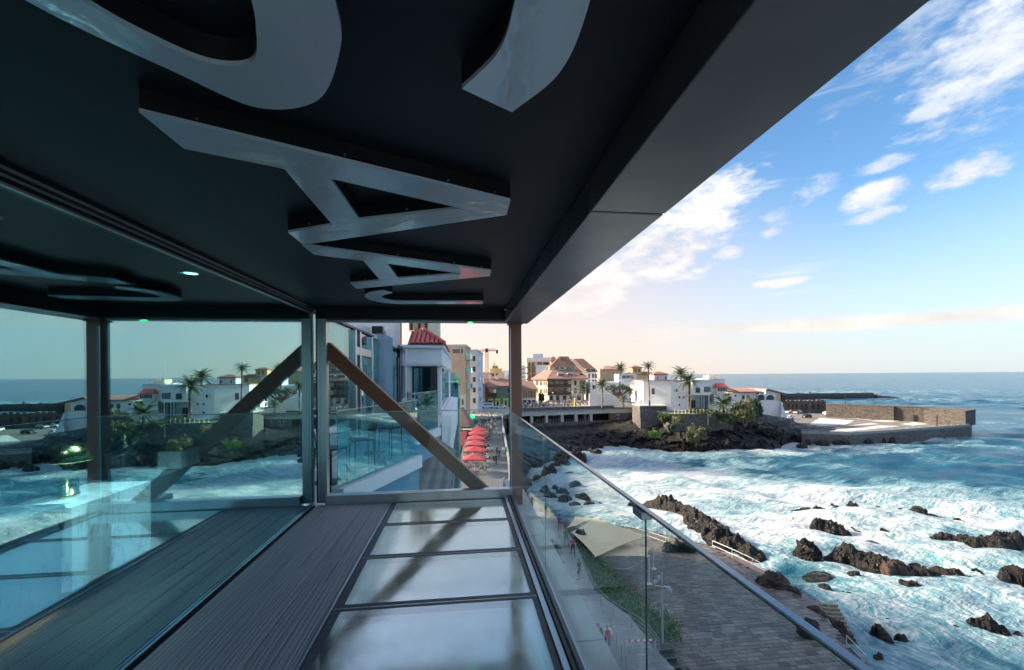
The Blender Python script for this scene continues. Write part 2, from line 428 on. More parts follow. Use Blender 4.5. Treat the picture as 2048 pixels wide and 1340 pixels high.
col = t.mix(t.ramp(tone, .1, .7), (.46, .405, .39), (.55, .49, .47))
col = t.mix(t.math('MULTIPLY', g, .45), col, (.31, .275, .265))
MATS['plank'] = t.done(t.bsdf(col, .5, 0, t.bump(hgt, .55, .004)))

# fritted (dotted) glass sheet under the clear top
t = NT('frit'); vo = t.voro(95, 'F1', t.coord(), .0)
dots = t.ramp(vo.outputs['Distance'], .28, .36)
di = t.n.new('ShaderNodeBsdfDiffuse'); t.put(di.inputs[0], t.mix(t.noise(1.3, 3), (.90, .90, .80), (.94, .94, .85)))
tl = t.n.new('ShaderNodeBsdfTranslucent'); t.put(tl.inputs[0], (.90, .93, .84))
m1 = t.n.new('ShaderNodeMixShader'); m1.inputs[0].default_value = .5; t.l.new(di.outputs[0], m1.inputs[1]); t.l.new(tl.outputs[0], m1.inputs[2])
tr = t.n.new('ShaderNodeBsdfTransparent'); t.put(tr.inputs[0], (.70, .86, .82))
m2 = t.n.new('ShaderNodeMixShader'); t.put(m2.inputs[0], t.math('MULTIPLY', dots, .22)); t.l.new(m1.outputs[0], m2.inputs[1]); t.l.new(tr.outputs[0], m2.inputs[2])
MATS['frit'] = t.done(m2)
glass_mat('floor_glass', (.96, .985, .97), (.94, 1.0, .91), .24, .95, .07, 1.5, .14, .08)

# marble, the paler one for bright reflections on the bar
t = NT('marble'); n1 = t.noise(2.2, 6, .6, t.coord((1, 1.6, .7)), 1.6)
vein = t.ramp(t.math('ABSOLUTE', t.math('SUBTRACT', n1, .5)), .0, .022, 1, 0)
n2 = t.noise(5, 5, .6)
MATS['marble'] = t.done(t.bsdf(t.mix(t.math('MULTIPLY', vein, .6), t.mix(n2, (.78, .81, .81), (.86, .88, .88)), (.10, .11, .12)), .15))
t = NT('marble_dark'); n1 = t.noise(1.7, 6, .6, t.coord((1, 1.6, .7)), 1.6)
vein = t.ramp(t.math('ABSOLUTE', t.math('SUBTRACT', n1, .5)), .0, .02, 1, 0)
MATS['marble_dark'] = t.done(t.bsdf(t.mix(vein, (.10, .15, .18), (.02, .03, .035)), .2))

# basalt
t = NT('basalt'); v = t.coord((1, 1, 1), 'Object')
n1 = t.noise(.55, 8, .68, v); n2 = t.noise(3.2, 6, .7, v); vo = t.voro(1.6, 'DISTANCE_TO_EDGE', v)
cr = t.ramp(vo.outputs['Distance'], .0, .10)
col = t.mix(t.ramp(n1, .38, .66), (.007, .007, .008), (.020, .018, .018))
col = t.mix(t.ramp(n2, .55, .8), col, (.036, .032, .030))
h = t.math('ADD', t.math('MULTIPLY', n2, 1.0), t.math('MULTIPLY', cr, .35))
gp = t.n.new('ShaderNodeNewGeometry'); gs = t.n.new('ShaderNodeSeparateXYZ'); t.l.new(gp.outputs['Position'], gs.inputs[0])
wet = t.ramp(t.math('ADD', gs.outputs[2], t.math('MULTIPLY', n2, .9)), SEA + .55, SEA + 1.5, 1, 0)      # splash zone
col = t.mix(t.math('MULTIPLY', wet, .75), col, (.004, .004, .005))
rg = t.math('MULTIPLY', t.ramp(n1, .35, .62, .22, .70), t.math('SUBTRACT', 1.0, t.math('MULTIPLY', wet, .65)))
MATS['basalt'] = t.done(t.bsdf(col, rg, 0, t.bump(h, 1.0, .4)))
t = NT('basalt_brown'); v = t.coord()
n1 = t.noise(.9, 8, .68, v); n2 = t.noise(4, 6, .7, v)
col = t.mix(t.ramp(n1, .35, .68), (.022, .016, .014), (.090, .050, .036))
MATS['basalt_brown'] = t.done(t.bsdf(col, .6, 0, t.bump(n2, .9, .25)))
# rubble masonry
def masonry(name, a, b, joint, scale):
    t = NT(name); v = t.coord((1, 1, 1.5))
    vo = t.voro(scale, 'DISTANCE_TO_EDGE', v); vc = t.voro(scale, 'F1', v)
    bw = t.n.new('ShaderNodeRGBToBW'); t.l.new(vc.outputs['Color'], bw.inputs[0])
    j = t.ramp(vo.outputs['Distance'], .02, .09)
    st = t.mix(t.ramp(bw.outputs[0], .2, .8), a, b)
    st = t.mix(t.math('MULTIPLY', t.noise(.35, 5), .6), st, (.06, .055, .05))
    MATS[name] = t.done(t.bsdf(t.mix(j, joint, st), .85, 0, t.bump(j, .7, .06)))
masonry('rubble_grey', (.055, .055, .058), (.17, .165, .16), (.16, .155, .15), 2.1)
masonry('rubble_brown', (.050, .044, .040), (.125, .11, .097), (.13, .12, .11), 1.3)
# wet slate setts of the street
t = NT('sett_paving'); v = t.coord((1, 1, 1))
br = t.n.new('ShaderNodeTexBrick'); br.inputs['Scale'].default_value = .8; br.inputs['Mortar Size'].default_value = .018
t.put(br.inputs['Color1'], (.19, .195, .20)); t.put(br.inputs['Color2'], (.29, .295, .30)); t.put(br.inputs['Mortar'], (.12, .12, .122))
t.l.new(v, br.inputs['Vector'])
pat = t.ramp(t.noise(.16, 5, .6, t.coord((.5, 2.2, 1))), .35, .65)
col = t.mix(t.math('MULTIPLY', pat, .6), br.outputs['Color'], (.36, .37, .37))
MATS['sett_paving'] = t.done(t.bsdf(col, t.ramp(t.noise(.3, 4), .3, .7, .3, .65), 0, t.bump(br.outputs['Fac'], .3, .02)))
t = NT('street_paving_shaded'); v = t.coord((1, 1, 1))  # darker copy of the setts, the street's shade is in its colour
br = t.n.new('ShaderNodeTexBrick'); br.inputs['Scale'].default_value = .8; br.inputs['Mortar Size'].default_value = .018
t.put(br.inputs['Color1'], (.085, .085, .088)); t.put(br.inputs['Color2'], (.14, .14, .142)); t.put(br.inputs['Mortar'], (.05, .05, .052)); t.l.new(v, br.inputs['Vector'])
MATS['street_paving_shaded'] = t.done(t.bsdf(t.mix(t.math('MULTIPLY', t.ramp(t.noise(.16, 5, .6, t.coord((.5, 2.2, 1))), .35, .65), .6), br.outputs['Color'], (.18, .18, .182)), t.ramp(t.noise(.3, 4), .3, .7, .3, .65), 0, t.bump(br.outputs['Fac'], .3, .02)))
# roof tiles seen from far
def far_tiles(name, a, b):
    t = NT(name); sx = t.n.new('ShaderNodeSeparateXYZ'); t.l.new(t.coord(), sx.inputs[0])
    s1 = t.math('SINE', t.math('MULTIPLY', t.math('ADD', sx.outputs[0], sx.outputs[1]), 21.0))
    f = t.ramp(t.noise(.8, 6), .3, .7)
    col = t.mix(f, a, b); col = t.mix(t.ramp(s1, -1, -.2, .45, 0), col, (.10, .04, .03))
    MATS[name] = t.done(t.bsdf(col, .85, 0, t.bump(s1, .35, .08)))
far_tiles('roof_pink', (.30, .165, .14), (.39, .23, .195))
far_tiles('roof_brown', (.20, .105, .088), (.28, .15, .125))
# deck slabs: one colour per stone
t = NT('slab'); oi = t.n.new('ShaderNodeObjectInfo')
n1 = t.noise(1.5, 5, .6, t.coord((1, 1, 1), 'Object'))
col = t.mix(oi.outputs['Random'], (.075, .066, .058), (.235, .205, .178))
gp = t.n.new('ShaderNodeNewGeometry')
stn = t.n.new('ShaderNodeTexNoise'); stn.inputs['Scale'].default_value = .22; stn.inputs['Detail'].default_value = 7; stn.inputs['Roughness'].default_value = .65; t.l.new(gp.outputs['Position'], stn.inputs['Vector'])
col = t.mix(t.math('MULTIPLY', t.ramp(n1, .45, .75), .5), col, (.22, .20, .185))
col = t.mix(t.ramp(stn.outputs['Fac'], .50, .66, 0, .65), col, (.045, .040, .036))       # old wet stains
MATS['slab'] = t.done(t.bsdf(col, t.ramp(n1, .3, .7, .28, .6), 0, t.bump(t.noise(14, 5), .35, .02)))
t = NT('slab_far'); n1 = t.noise(.5, 6, .65)
MATS['slab_far'] = t.done(t.bsdf(t.mix(t.ramp(n1, .3, .7), (.042, .04, .038), (.095, .088, .08)), .5, 0, t.bump(t.noise(14, 5), .35, .02)))
# ------------------------------------------------------------------ the terrace
XG, XR, YE, FL, CE = -1.75, 0.55, 5.30, -1.50, 0.82
Y0 = -3.6                                     # the terrace runs on behind the eye
def spline(pts, n=10, closed=False):
    pts = [Vector(p) for p in pts]; out = []
    L = len(pts); rngi = range(L if closed else L - 1)
    for i in rngi:
        p0, p1, p2, p3 = (pts[(i - 1) % L] if closed or i > 0 else pts[0] * 2 - pts[1]), pts[i], pts[(i + 1) % L], (pts[(i + 2) % L] if closed or i + 2 < L else pts[-1] * 2 - pts[-2])
        for k in range(n):
            u = k / n
            out.append(.5 * ((2 * p1) + (p2 - p0) * u + (2 * p0 - 5 * p1 + 4 * p2 - p3) * u * u + (3 * p1 - p0 - 3 * p2 + p3) * u ** 3))
    if not closed: out.append(pts[-1])
    return out

floor = MB().box(XG - .02, -.87, Y0, 5.62, -2.05, -1.78).build('terrace_floor', M('concrete'))
struct(floor, label='terrace floor of grey planks and lit glass panels')
for i in range(6):
    x = -1.70 + i * .139
    o = MB().box(x, x + .134, Y0, 5.20, FL - .03, FL).build('plank', M('plank'), floor, bevel=.003)
MB().box(-.862, -.845, Y0, 5.20, FL - .03, FL + .004).build('edge_strip', M('aluminium'), floor)
MB().box(-1.745, -1.703, Y0, 5.2, FL - .06, FL - .012).build('gutter', M('black_metal'), floor)
MB().box(.56, .616, Y0, 5.62, -1.70, -1.56).build('edge_girder', M('grey_panel'), floor)
ys = [5.20, 4.42, 3.64, 2.86, 2.08, 1.30, .52, -.26, -1.04, -1.82, -2.6, -3.38]
for a, b in zip(ys[1:], ys[:-1]):
    MB().box(-.84, .492, a + .006, b - .006, FL - .024, FL - .002).build('glass_panel', M('floor_glass'), floor, bevel=.002)
    MB().box(-.755, .42, a + .075, b - .075, FL - .034, FL - .030).build('frit_sheet', M('frit'), floor)
    MB().box(-.845, .495, a - .003, a + .003, FL - .012, FL - .0005).build('joint_strip', M('aluminium'), floor)
    for (x0, x1, y0, y1) in ((-.838, .49, a + .008, a + .045), (-.838, .49, b - .03, b - .008), (-.838, -.785, a + .0455, b - .0305), (.455, .49, a + .0455, b - .0305)):
        MB().box(x0, x1, y0, y1, FL - .0015, FL + .0005).build('edge_band', M('frame_grey'), floor)
    MB().box(-.84, .492, a - .055, a + .055, FL - .13, FL - .036).build('frame_bar', M('frame_grey'), floor)
MB().box(-.84, -.75, Y0, 5.2, FL - .13, FL - .037).build('frame_bar', M('frame_grey'), floor)
MB().box(.415, .492, Y0, 5.2, FL - .13, FL - .037).build('frame_bar', M('frame_grey'), floor)
MB().box(.497, .535, Y0, 5.2, FL - .05, FL + .012).build('edge_profile', M('aluminium'), floor, bevel=.003)
MB().box(.60, .615, Y0, 5.62, FL - .05, FL + .004).build('edge_profile', M('aluminium'), floor, bevel=.002)
MB().box(XG + .14, .60, 5.20, 5.32, FL - .05, FL + .105).build('end_sill', M('aluminium'), floor, bevel=.006)
for a, b in ((Y0, .2), (.21, 2.55), (2.56, 4.3), (4.31, 6.6)):
    MB().box(.617, .862, a, b, -1.75, -1.64).build('ledge_slab', M('pale_concrete'), floor, bevel=.006)

ceil = MB().box(XG - .03, .528, Y0, 5.29, CE, CE + .05).build('terrace_ceiling', M('charcoal'))
struct(ceil, label='dark charcoal terrace ceiling')
MB().box(XG - .05, .85, Y0, 5.5, 1.0, 1.15).build('roof_slab', M('charcoal'), ceil)
for a, b in ((Y0, -.6), (-.586, 1.70), (1.716, 3.282), (3.298, 5.05), (5.054, 5.50)):
    MB().box(.531, .85, a, b, .675, 1.0).build('edge_beam_panel', M('charcoal_beam'), ceil, bevel=.004)
MB().box(XG + .03, .527, 5.25, 5.46, .690, CE - .002).build('end_beam', M('charcoal'), ceil, bevel=.003)
MB().box(XG + .03, .527, 5.33, 5.45, .668, .687).build('end_track', M('steel_brushed'), ceil, bevel=.002)
for x, z, w in ((-1.705, .800, .010), (-1.722, .778, .008), (-1.738, .752, .012)):
    MB().box(x - w, x, Y0, 5.24, z - .008, z + .003).build('track_lip', M('aluminium'), ceil)
MB().box(-1.738, -1.712, Y0, 5.24, .785, CE - .001).build('track_channel', M('black_metal'), ceil)
MB().box(-1.76, -1.740, Y0, 5.24, .765, CE - .002).build('track_channel', M('black_metal'), ceil)
ex = thing('exit_light', 'tiny green exit light under the far ceiling beam', 'light', (.10, 5.30, .662))
MB().box(-.028, .028, -.018, .018, -.010, .006).build('lens', M('green_light'), ex)
MB().box(-.034, .034, -.024, .024, .006, .024).build('housing', M('black_metal'), ex)

# letters fixed under the ceiling
def curve_letter(pts, wid, n=12):
    c = spline([(p[0], p[1], 0) for p in pts], n); w = spline([(a, 0, 0) for a in wid], n)
    L, Rr = [], []
    for i, p in enumerate(c):
        tg = (c[min(i + 1, len(c) - 1)] - c[max(i - 1, 0)]).normalized(); nn = Vector((-tg.y, tg.x, 0))
        L.append(p + nn * w[i].x / 2); Rr.append(p - nn * w[i].x / 2)
    return L, Rr
def outline_letter(cen, wid, fix, n=10):
    L, Rr = [], []
    cen = [Vector((p[0], p[1], 0)) for p in cen]
    for i, p in enumerate(cen):
        tg = (cen[min(i + 1, len(cen) - 1)] - cen[max(i - 1, 0)]).normalized(); nn = Vector((-tg.y, tg.x, 0))
        L.append(p + nn * wid[i] / 2); Rr.append(p - nn * wid[i] / 2)
        if i in fix: L[-1], Rr[-1] = Vector((*fix[i][1], 0)), Vector((*fix[i][0], 0))
    return spline(L, n), spline(Rr, n)
ZB, ZT = .750, CE - .001
def strip_letter(name, label, L, Rr):
    root = thing(name, label, 'letter', (0, 0, 0), 0, 'white letters on the ceiling')
    n = len(L); face = MB(); side = MB()
    face.add([(p.x, p.y, ZB) for p in L] + [(p.x, p.y, ZB) for p in Rr] + [(p.x, p.y, ZB + .012) for p in L] + [(p.x, p.y, ZB + .012) for p in Rr],
             [(i, i + 1, n + i + 1, n + i) for i in range(n - 1)] + [(2 * n + i, 3 * n + i, 3 * n + i + 1, 2 * n + i + 1) for i in range(n - 1)]
             + [(i, 2 * n + i, 2 * n + i + 1, i + 1) for i in range(n - 1)] + [(n + i, n + i + 1, 3 * n + i + 1, 3 * n + i) for i in range(n - 1)]
             + [(0, n, 3 * n, 2 * n), (n - 1, 3 * n - 1, 4 * n - 1, 2 * n - 1)])
    loop = L + Rr[::-1]; k = len(loop)
    side.add([(p.x, p.y, ZB + .0125) for p in loop] + [(p.x, p.y, ZT) for p in loop], [(i, (i + 1) % k, k + (i + 1) % k, k + i) for i in range(k)])
    face.build('face', M('letter_white'), root); side.build('side', M('letter_side'), root)
    return root
def poly_letter(name, label, outer, hole, dy):
    root = thing(name, label, 'letter', (0, 0, 0), 0, 'white letters on the ceiling')
    bm = bmesh.new()
    def loop(pts, z):
        v = [bm.verts.new((p[0], p[1] + dy, z)) for p in pts]
        return v, [bm.edges.new((v[i], v[(i + 1) % len(v)])) for i in range(len(v))]
    es = []
    for z in (ZB, ZB + .012):
        vo, eo = loop(outer, z); vh, eh = loop(hole, z)
        bmesh.ops.triangle_fill(bm, edges=eo + eh, use_beauty=True); es.append((vo, vh))
    for q in range(2):
        a, b = es[0][q], es[1][q]
        for i in range(len(a)): bm.faces.new((a[i], a[(i + 1) % len(a)], b[(i + 1) % len(a)], b[i]))
    bmesh.ops.recalc_face_normals(bm, faces=bm.faces[:])
    me = bpy.data.meshes.new('face'); bm.to_mesh(me); bm.free(); me.materials.append(M('letter_white')); link('face', me, root)
    side = MB()
    for pts in (outer, hole):
        k = len(pts)
        side.add([(p[0], p[1] + dy, ZB + .0125) for p in pts] + [(p[0], p[1] + dy, ZT) for p in pts], [(i, (i + 1) % k, k + (i + 1) % k, k + i) for i in range(k)])
    side.build('side', M('letter_side'), root)
    sc = MB()
    for x, y in ((-.78, 1.372), (-.40, 1.54), (-.05, 1.70), (.14, 1.79), (-.76, 2.25), (-.30, 1.76), (-.25, 2.01), (-.50, 1.82)):
        sc.lathe([(.0045, 0), (.0045, .006), (.002, .008)], 8, (x, y + dy - .006, ZB + .018))
    sc.build('screws', M('aluminium'), root)['kind'] = 'stuff'
    return root
Aout = [(-.90, 1.31), (.21, 1.815), (.21, 1.975), (-.89, 2.533), (-.893, 2.322), (-.632, 2.187), (-.632, 1.615), (-.90, 1.505)]
Ahole = [(-.492, 1.675), (-.485, 2.105), (-.001, 1.917)]
poly_letter('ceiling_letter', 'large white letter A on the dark ceiling, nearer of the two', Aout, Ahole, 0.0)
poly_letter('ceiling_letter', 'white letter A on the dark ceiling beside the hooked letter', Aout, Ahole, 1.226)
L, Rr = outline_letter([(.075, 1.16), (.165, 1.01), (.185, .84), (.17, .62), (.08, .44), (-.06, .40), (-.17, .47), (-.24, .63), (-.325, .85), (-.375, 1.02), (-.49, 1.165), (-.63, 1.125), (-.70, 1.055), (-.80, .93), (-.86, .74), (-.83, .52), (-.71, .36)],
                     [.165, .165, .15, .115, .15, .17, .18, .19, .17, .17, .17, .125, .105, .11, .12, .15, .165],
                       {8: ((-.238, .85), (-.398, .85)), 9: ((-.268, 1.0), (-.432, .962)), 10: ((-.385, 1.205), (-.490, 1.072)), 11: ((-.56, 1.255), (-.585, 1.090)), 12: ((-.70, 1.125), (-.668, 1.035)), 13: ((-.853, .948), (-.745, .932))})
strip_letter('ceiling_letter', 'biggest white curved letter S cut by the top of the photo', L, Rr)
L, Rr = curve_letter([(-.652, 3.885), (-.705, 3.915), (-.77, 3.98), (-.822, 4.09), (-.832, 4.20), (-.805, 4.31), (-.74, 4.39), (-.65, 4.435), (-.50, 4.430), (-.12, 4.40), (.217, 4.374)],
                     [.125, .140, .150, .150, .150, .150, .150, .150, .150, .150, .150])
strip_letter('ceiling_letter', 'white hooked letter J at the far end of the ceiling', L, Rr)

# steel: corner posts and the diagonal brace
p = thing('steel_column', 'brown steel column outside the glass railing corner', 'column', (.675, 5.43, -2.0))
MB().box(-.075, .075, -.07, .07, 0, 2.674).build('shaft', M('bronze'), p, bevel=.006)
MB().box(-.095, .095, -.09, .09, 2.655, 2.673).build('head_plate', M('bronze'), p, bevel=.003)
MB().box(.60 - .675, .612 - .675, -.078, -.0705, .3, 2.6).build('edge_angle', M('steel_brushed'), p)
p = thing('steel_post', 'brushed metal post where the glass wall meets the railing', 'column', (-1.665, 5.33, FL))
MB().box(-.05, .055, -.05, .05, 0, 2.20).build('shaft', M('steel_brushed'), p, bevel=.004)
MB().box(-.062, -.0505, -.05, .03, 0, 2.20).build('edge_angle', M('black_metal'), p)
p = thing('diagonal_brace', 'brown steel diagonal brace crossing behind the end railing', 'beam', (0, 5.43, 0))
a, b = Vector((-1.66, 0, .36)), Vector((.27, 0, -1.49)); t_ = (b - a).normalized(); nrm = Vector((-t_.z, 0, t_.x))
if nrm.z < 0: nrm = -nrm
w2 = .078
q = [(a + nrm * w2), (b + nrm * w2), (b - nrm * w2), (a - nrm * w2)]
m = MB(); m.extr([(v.x, v.z) for v in q], 1, -.06, .06); br = m.build('bar', M('bronze'), p, bevel=.005)
m = MB(); q2 = [(a + nrm * (w2 + .005)), (b + nrm * (w2 + .005)), (b + nrm * (w2 + .001)), (a + nrm * (w2 + .001))]
m.extr([(v.x, v.z) for v in q2], 1, -.055, .055).build('top_flange', M('bronze'), p)

# glass railings
r = thing('glass_railing', 'long clear glass railing along the sea side of the terrace', 'railing', (XR, 0, FL))
for a, b in ((Y0, -.55), (-.535, 1.285), (1.30, 2.94), (2.955, 5.17)):
    MB().box(.004, .020, a, b, -.02, 1.075).build('pane', M('rail_glass'), r)
for a, b in ((Y0, 1.32), (1.322, 2.95), (2.952, 5.19)):
    MB().box(.002, .022, a, b, 1.0755, 1.083).build('top_rail', M('polished_steel'), r, bevel=.002)
for y in (1.29, 2.95):
    MB().box(-.006, .030, y - .035, y + .035, 1.050, 1.0755).build('clip', M('steel_brushed'), r, bevel=.003)
    MB().box(.0225, .024, y - .005, y + .005, 0, 1.05).build('seal', M('rubber'), r)
MB().box(-.012, .002, Y0, 5.2, -.05, .03).build('base_channel', M('black_metal'), r)
MB().box(.022, .046, Y0, 5.2, -.05, .03).build('base_channel', M('black_metal'), r)
r = thing('glass_railing', 'clear glass railing across the far end of the terrace', 'railing', (0, 5.27, FL))
for a, b in ((XG + .16, -1.205), (-1.195, XR - .01)):
    MB().box(a, b, -.012, .004, .107, 1.072).build('pane', M('rail_glass'), r)
MB().box(XG + .16, XR + .02, -.014, .006, 1.073, 1.083).build('top_rail', M('polished_steel'), r, bevel=.002)
MB().box(-1.235, -1.165, -.018, .010, 1.060, 1.0725).build('clip', M('steel_brushed'), r)

# glass wall towards the bar
g = thing('glass_wall', 'tall blue tinted glass wall between terrace and bar', 'glass wall', (XG, 0, FL))
for a, b in ((Y0, 1.15), (1.156, 5.24)):
    MB().box(-.012, 0, a, b, .012, 2.255).build('pane', M('wall_glass'), g)
MB().box(-.03, .02, Y0, 5.24, -.06, .010).build('base_channel', M('black_metal'), g)
MB().box(.006, .020, Y0, 5.24, .0105, .016).build('base_trim', M('aluminium'), g)
MB().box(-.03, .001, Y0, 5.24, 2.257, 2.29).build('head_channel', M('black_metal'), g)
# ------------------------------------------------------------------ the bar behind the glass
bf = struct(MB().box(-9, XG - .03, Y0, 5.3, FL - .10, FL - .02).build('bar_floor', M('bar_floor')))
struct(MB().box(-9, XG - .035, Y0, 5.3, .80, .95).build('bar_ceiling', M('charcoal')))
struct(MB().box(-9.2, -9, Y0, 5.3, FL, .8).build('bar_wall', M('dark_wall')))
struct(MB().box(-9.2, XG - .06, 5.302, 5.45, FL - .5, 1.15).build('bar_wall', M('dark_wall')))
struct(MB().box(-9.2, XG - .06, Y0 - .2, Y0 - .002, FL - .5, .95).build('bar_wall', M('dark_wall')))
cn = thing('bar_counter', 'long dark marble bar counter behind the glass wall', 'counter', (-2.60, 0, FL))
MB().box(-.62, -.032, -1.5, 3.085, .12, .655).build('body', M('marble_dark'), cn)
MB().box(-.03, 0, -1.5, 3.085, .06, .655).build('marble_panel', M('marble_dark'), cn, bevel=.004)
MB().box(-.56, -.06, -1.5, 3.9, -.019, .10).build('plinth', M('black_metal'), cn)
MB().box(-1.3, -.032, 3.81, 4.6, .12, .655).build('body', M('marble_dark'), cn)
MB().box(-1.3, -.42, 3.086, 3.80, .12, .655).build('body', M('marble_dark'), cn)
MB().box(-.03, 0, 3.81, 4.6, .06, .655).build('marble_panel', M('marble_dark'), cn, bevel=.004)
MB().box(-.64, .03, -1.5, 3.08, .656, .69).build('counter_top', M('marble_dark'), cn, bevel=.004)
MB().box(-.055, -.036, -1.5, 3.08, .095, .118).build('light_strip', M('warm_led'), cn)
mb_ = thing('reflection_block', 'white veined marble block added for a bright reflection at the bar', 'counter', (-2.545, 3.45, FL))  # block put in for bright reflections overlapping on the dark counter
MB().box(-.44, 0, -.355, .355, .105, .66).build('slab', M('marble'), mb_, bevel=.004)
MB().box(-.40, -.06, -.32, .32, -.019, .104).build('foot', M('black_metal'), mb_)
ps = thing('reflection_pedestal', 'small pale pedestal added for a bright reflection at the far end of the bar', 'pedestal', (-2.60, 4.42, FL + .036))  # pedestal put in for a bright reflection in the glass wall
MB().box(-.2, 0, -.15, .15, .621, .78).build('slab', M('marble'), ps, bevel=.004)
MB().box(-.17, -.02, -.12, .12, .60, .6209).build('foot', M('black_metal'), ps)
# brass mushroom lamp
lp = thing('table_lamp', 'brass mushroom table lamp standing on the bar counter', 'lamp', (-2.80, 3.38, FL + .661))
MB().lathe([(.062, 0), (.062, .02), (.055, .022), (.055, .21), (.03, .25)], 24).build('stem', M('brass'), lp, smooth=True)
MB().lathe([(.135, .25), (.138, .262), (.13, .31), (.105, .355), (.06, .385), (.01, .395)], 24).build('shade', M('brass'), lp, smooth=True)
# ice bucket and bottles
bu = thing('ice_bucket', 'dark polished ice bucket on the bar counter', 'bucket', (-2.88, 3.96, FL + .656))
MB().lathe([(.075, .0), (.08, .01), (.10, .20), (.107, .205), (.107, .212), (.098, .212), (.078, .02)], 20).build('pail', M('black_metal'), bu, smooth=True)
def bottle(lean, lab, dx, dy):
    b_ = thing('champagne_bottle', lab, 'bottle', (-2.88 + dx, 3.96 + dy, FL + .70)); b_.rotation_euler = lean
    MB().lathe([(.035, 0), (.041, .01), (.041, .16), (.03, .21), (.017, .25)], 14).build('body', M('black_paint'), b_, smooth=True)
    MB().lathe([(.0185, .235), (.017, .27), (.0155, .31), (.018, .312), (.018, .33), (.006, .338)], 14).build('foil', M('brass'), b_, smooth=True)
bottle((R(4), 0, 0), 'upright champagne bottle with gold foil in the ice bucket', .035, .02)
bottle((R(-28), R(14), 0), 'leaning champagne bottle with gold foil in the ice bucket', -.03, -.02)
# stem glasses, upside down in rows
gp = MB().lathe([(.030, 0), (.036, .04), (.034, .085), (.018, .115), (.005, .125), (.004, .19), (.006, .195), (.032, .20), (.032, .203)], 14).mesh('glass', M('drink_glass'), True)
for i in range(9):
    for j in range(3):
        tag(link('wine_glass', gp, None, 0, (-3.08 - .095 * j, 3.12 + i * .082 + j * .03, FL + .6555)), 'wine glass upside down in the rows on the bar counter', 'glass', 'wine glasses on the bar')
# downlights over the bar; the one nearer the eye is added to brighten it
for lab, x, y, en, sp in (('round lit downlight in the bar ceiling above the brass lamp', -2.05, 3.50, 85, 58), ('added round downlight brightening the bar nearer the eye', -2.3, 2.35, 30, 80)):
    dl = thing('ceiling_downlight', lab, 'light', (x, y, .799))
    MB().lathe([(.045, -.004), (.045, .0)], 20).build('lens', M('lamp_glow'), dl)
    MB().lathe([(.058, -.003), (.058, .0)], 20).build('trim', M('white_paint'), dl)
    sl = bpy.data.lights.new('downlight', 'SPOT'); sl.energy = en; sl.spot_size = R(sp); sl.spot_blend = .7; sl.shadow_soft_size = .05; sl.color = (.97, .98, 1)
    so = bpy.data.objects.new('downlight_beam', sl); C.objects.link(so); so.parent = dl; so.location = (0, 0, -.03); so.rotation_euler = (0, R(16), 0)
# ------------------------------------------------------------------ the rest of our building, below and beyond
hb = thing('host_building', 'white building that carries the terrace', 'building', (0, 0, 0))
MB().box(-9.2, -.95, -8, 5.6, PROM - .5, -2.051).build('wall', M('white_wall'), hb)
MB().box(-9.2, -3.05, 5.46, 24, PROM - .5, -1.92).build('wall', M('white_wall'), hb)

# neighbouring facade along the left, seen through the end opening
nf = thing('glazed_facade', 'metal and glass facade with folded blue panels beyond the terrace', 'building', (-3.0, 0, 0))
MB().box(-.30, -.10, 5.5, 22, 1.36, 4.5).build('wall', M('grey_panel'), nf)
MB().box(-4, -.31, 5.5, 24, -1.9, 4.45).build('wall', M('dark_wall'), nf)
for a, b in ((5.6, 9.6), (9.62, 12.35)):
    MB().box(-.12, -.06, a, b, -1.85, 1.34).build('pane', M('teal_glass'), nf)
MB().box(-.14, .01, 5.6, 15.0, 1.341, 1.40).build('lintel', M('black_metal'), nf)
for y in (12.4, 12.95, 14.6):
    MB().box(-.12, .04, y - .08, y + .08, -1.85, 1.32).build('mullion', M('aluminium'), nf, bevel=.01)
MB().box(-.10, .02, 12.5, 14.5, .62, .86).build('transom', M('aluminium'), nf, bevel=.01)
MB().box(-.09, -.05, 13.04, 14.51, -1.85, .61).build('pane', M('teal_glass'), nf)
MB().box(-.09, -.05, 13.04, 14.51, .87, 1.31).build('pane', M('teal_glass'), nf)
MB().box(-.12, -.05, 14.7, 16.0, -1.85, 1.30).build('pane', M('teal_glass'), nf)
for k in range(5):
    y = 16.1 + k * .52
    MB().hexa([(-.1, y, -1.85), (.12, y, -1.85), (.0, y + .46, -1.85), (-.1, y + .46, -1.85)], [(-.1, y, 1.62), (.12, y, 1.62), (.0, y + .46, 1.62), (-.1, y + .46, 1.62)]).build('folded_panel', M('folded_blue'), nf)
MB().box(-.12, -.03, 18.9, 20.3, -1.85, 1.1).build('pane', M('teal_glass'), nf)
MB().box(-.12, .0, 20.35, 20.9, -1.85, .9).build('dark_door', M('black_paint'), nf)
MB().box(-.12, .02, 20.95, 21.9, -1.85, 1.5).build('pane', M('window_glass'), nf)
lf = thing('wall_floodlight', 'small black floodlight on the metal facade', 'light', (-2.93, 14.9, 1.44))
MB().box(-.06, .30, -.32, .0, .0, .24).build('housing', M('black_metal'), lf, bevel=.01)
MB().box(.05, .26, .06, .5, .05, .15).build('housing', M('black_metal'), lf, bevel=.01)
MB().box(.08, .24, -.30, -.02, -.006, -.001).build('lens', M('white_paint'), lf)

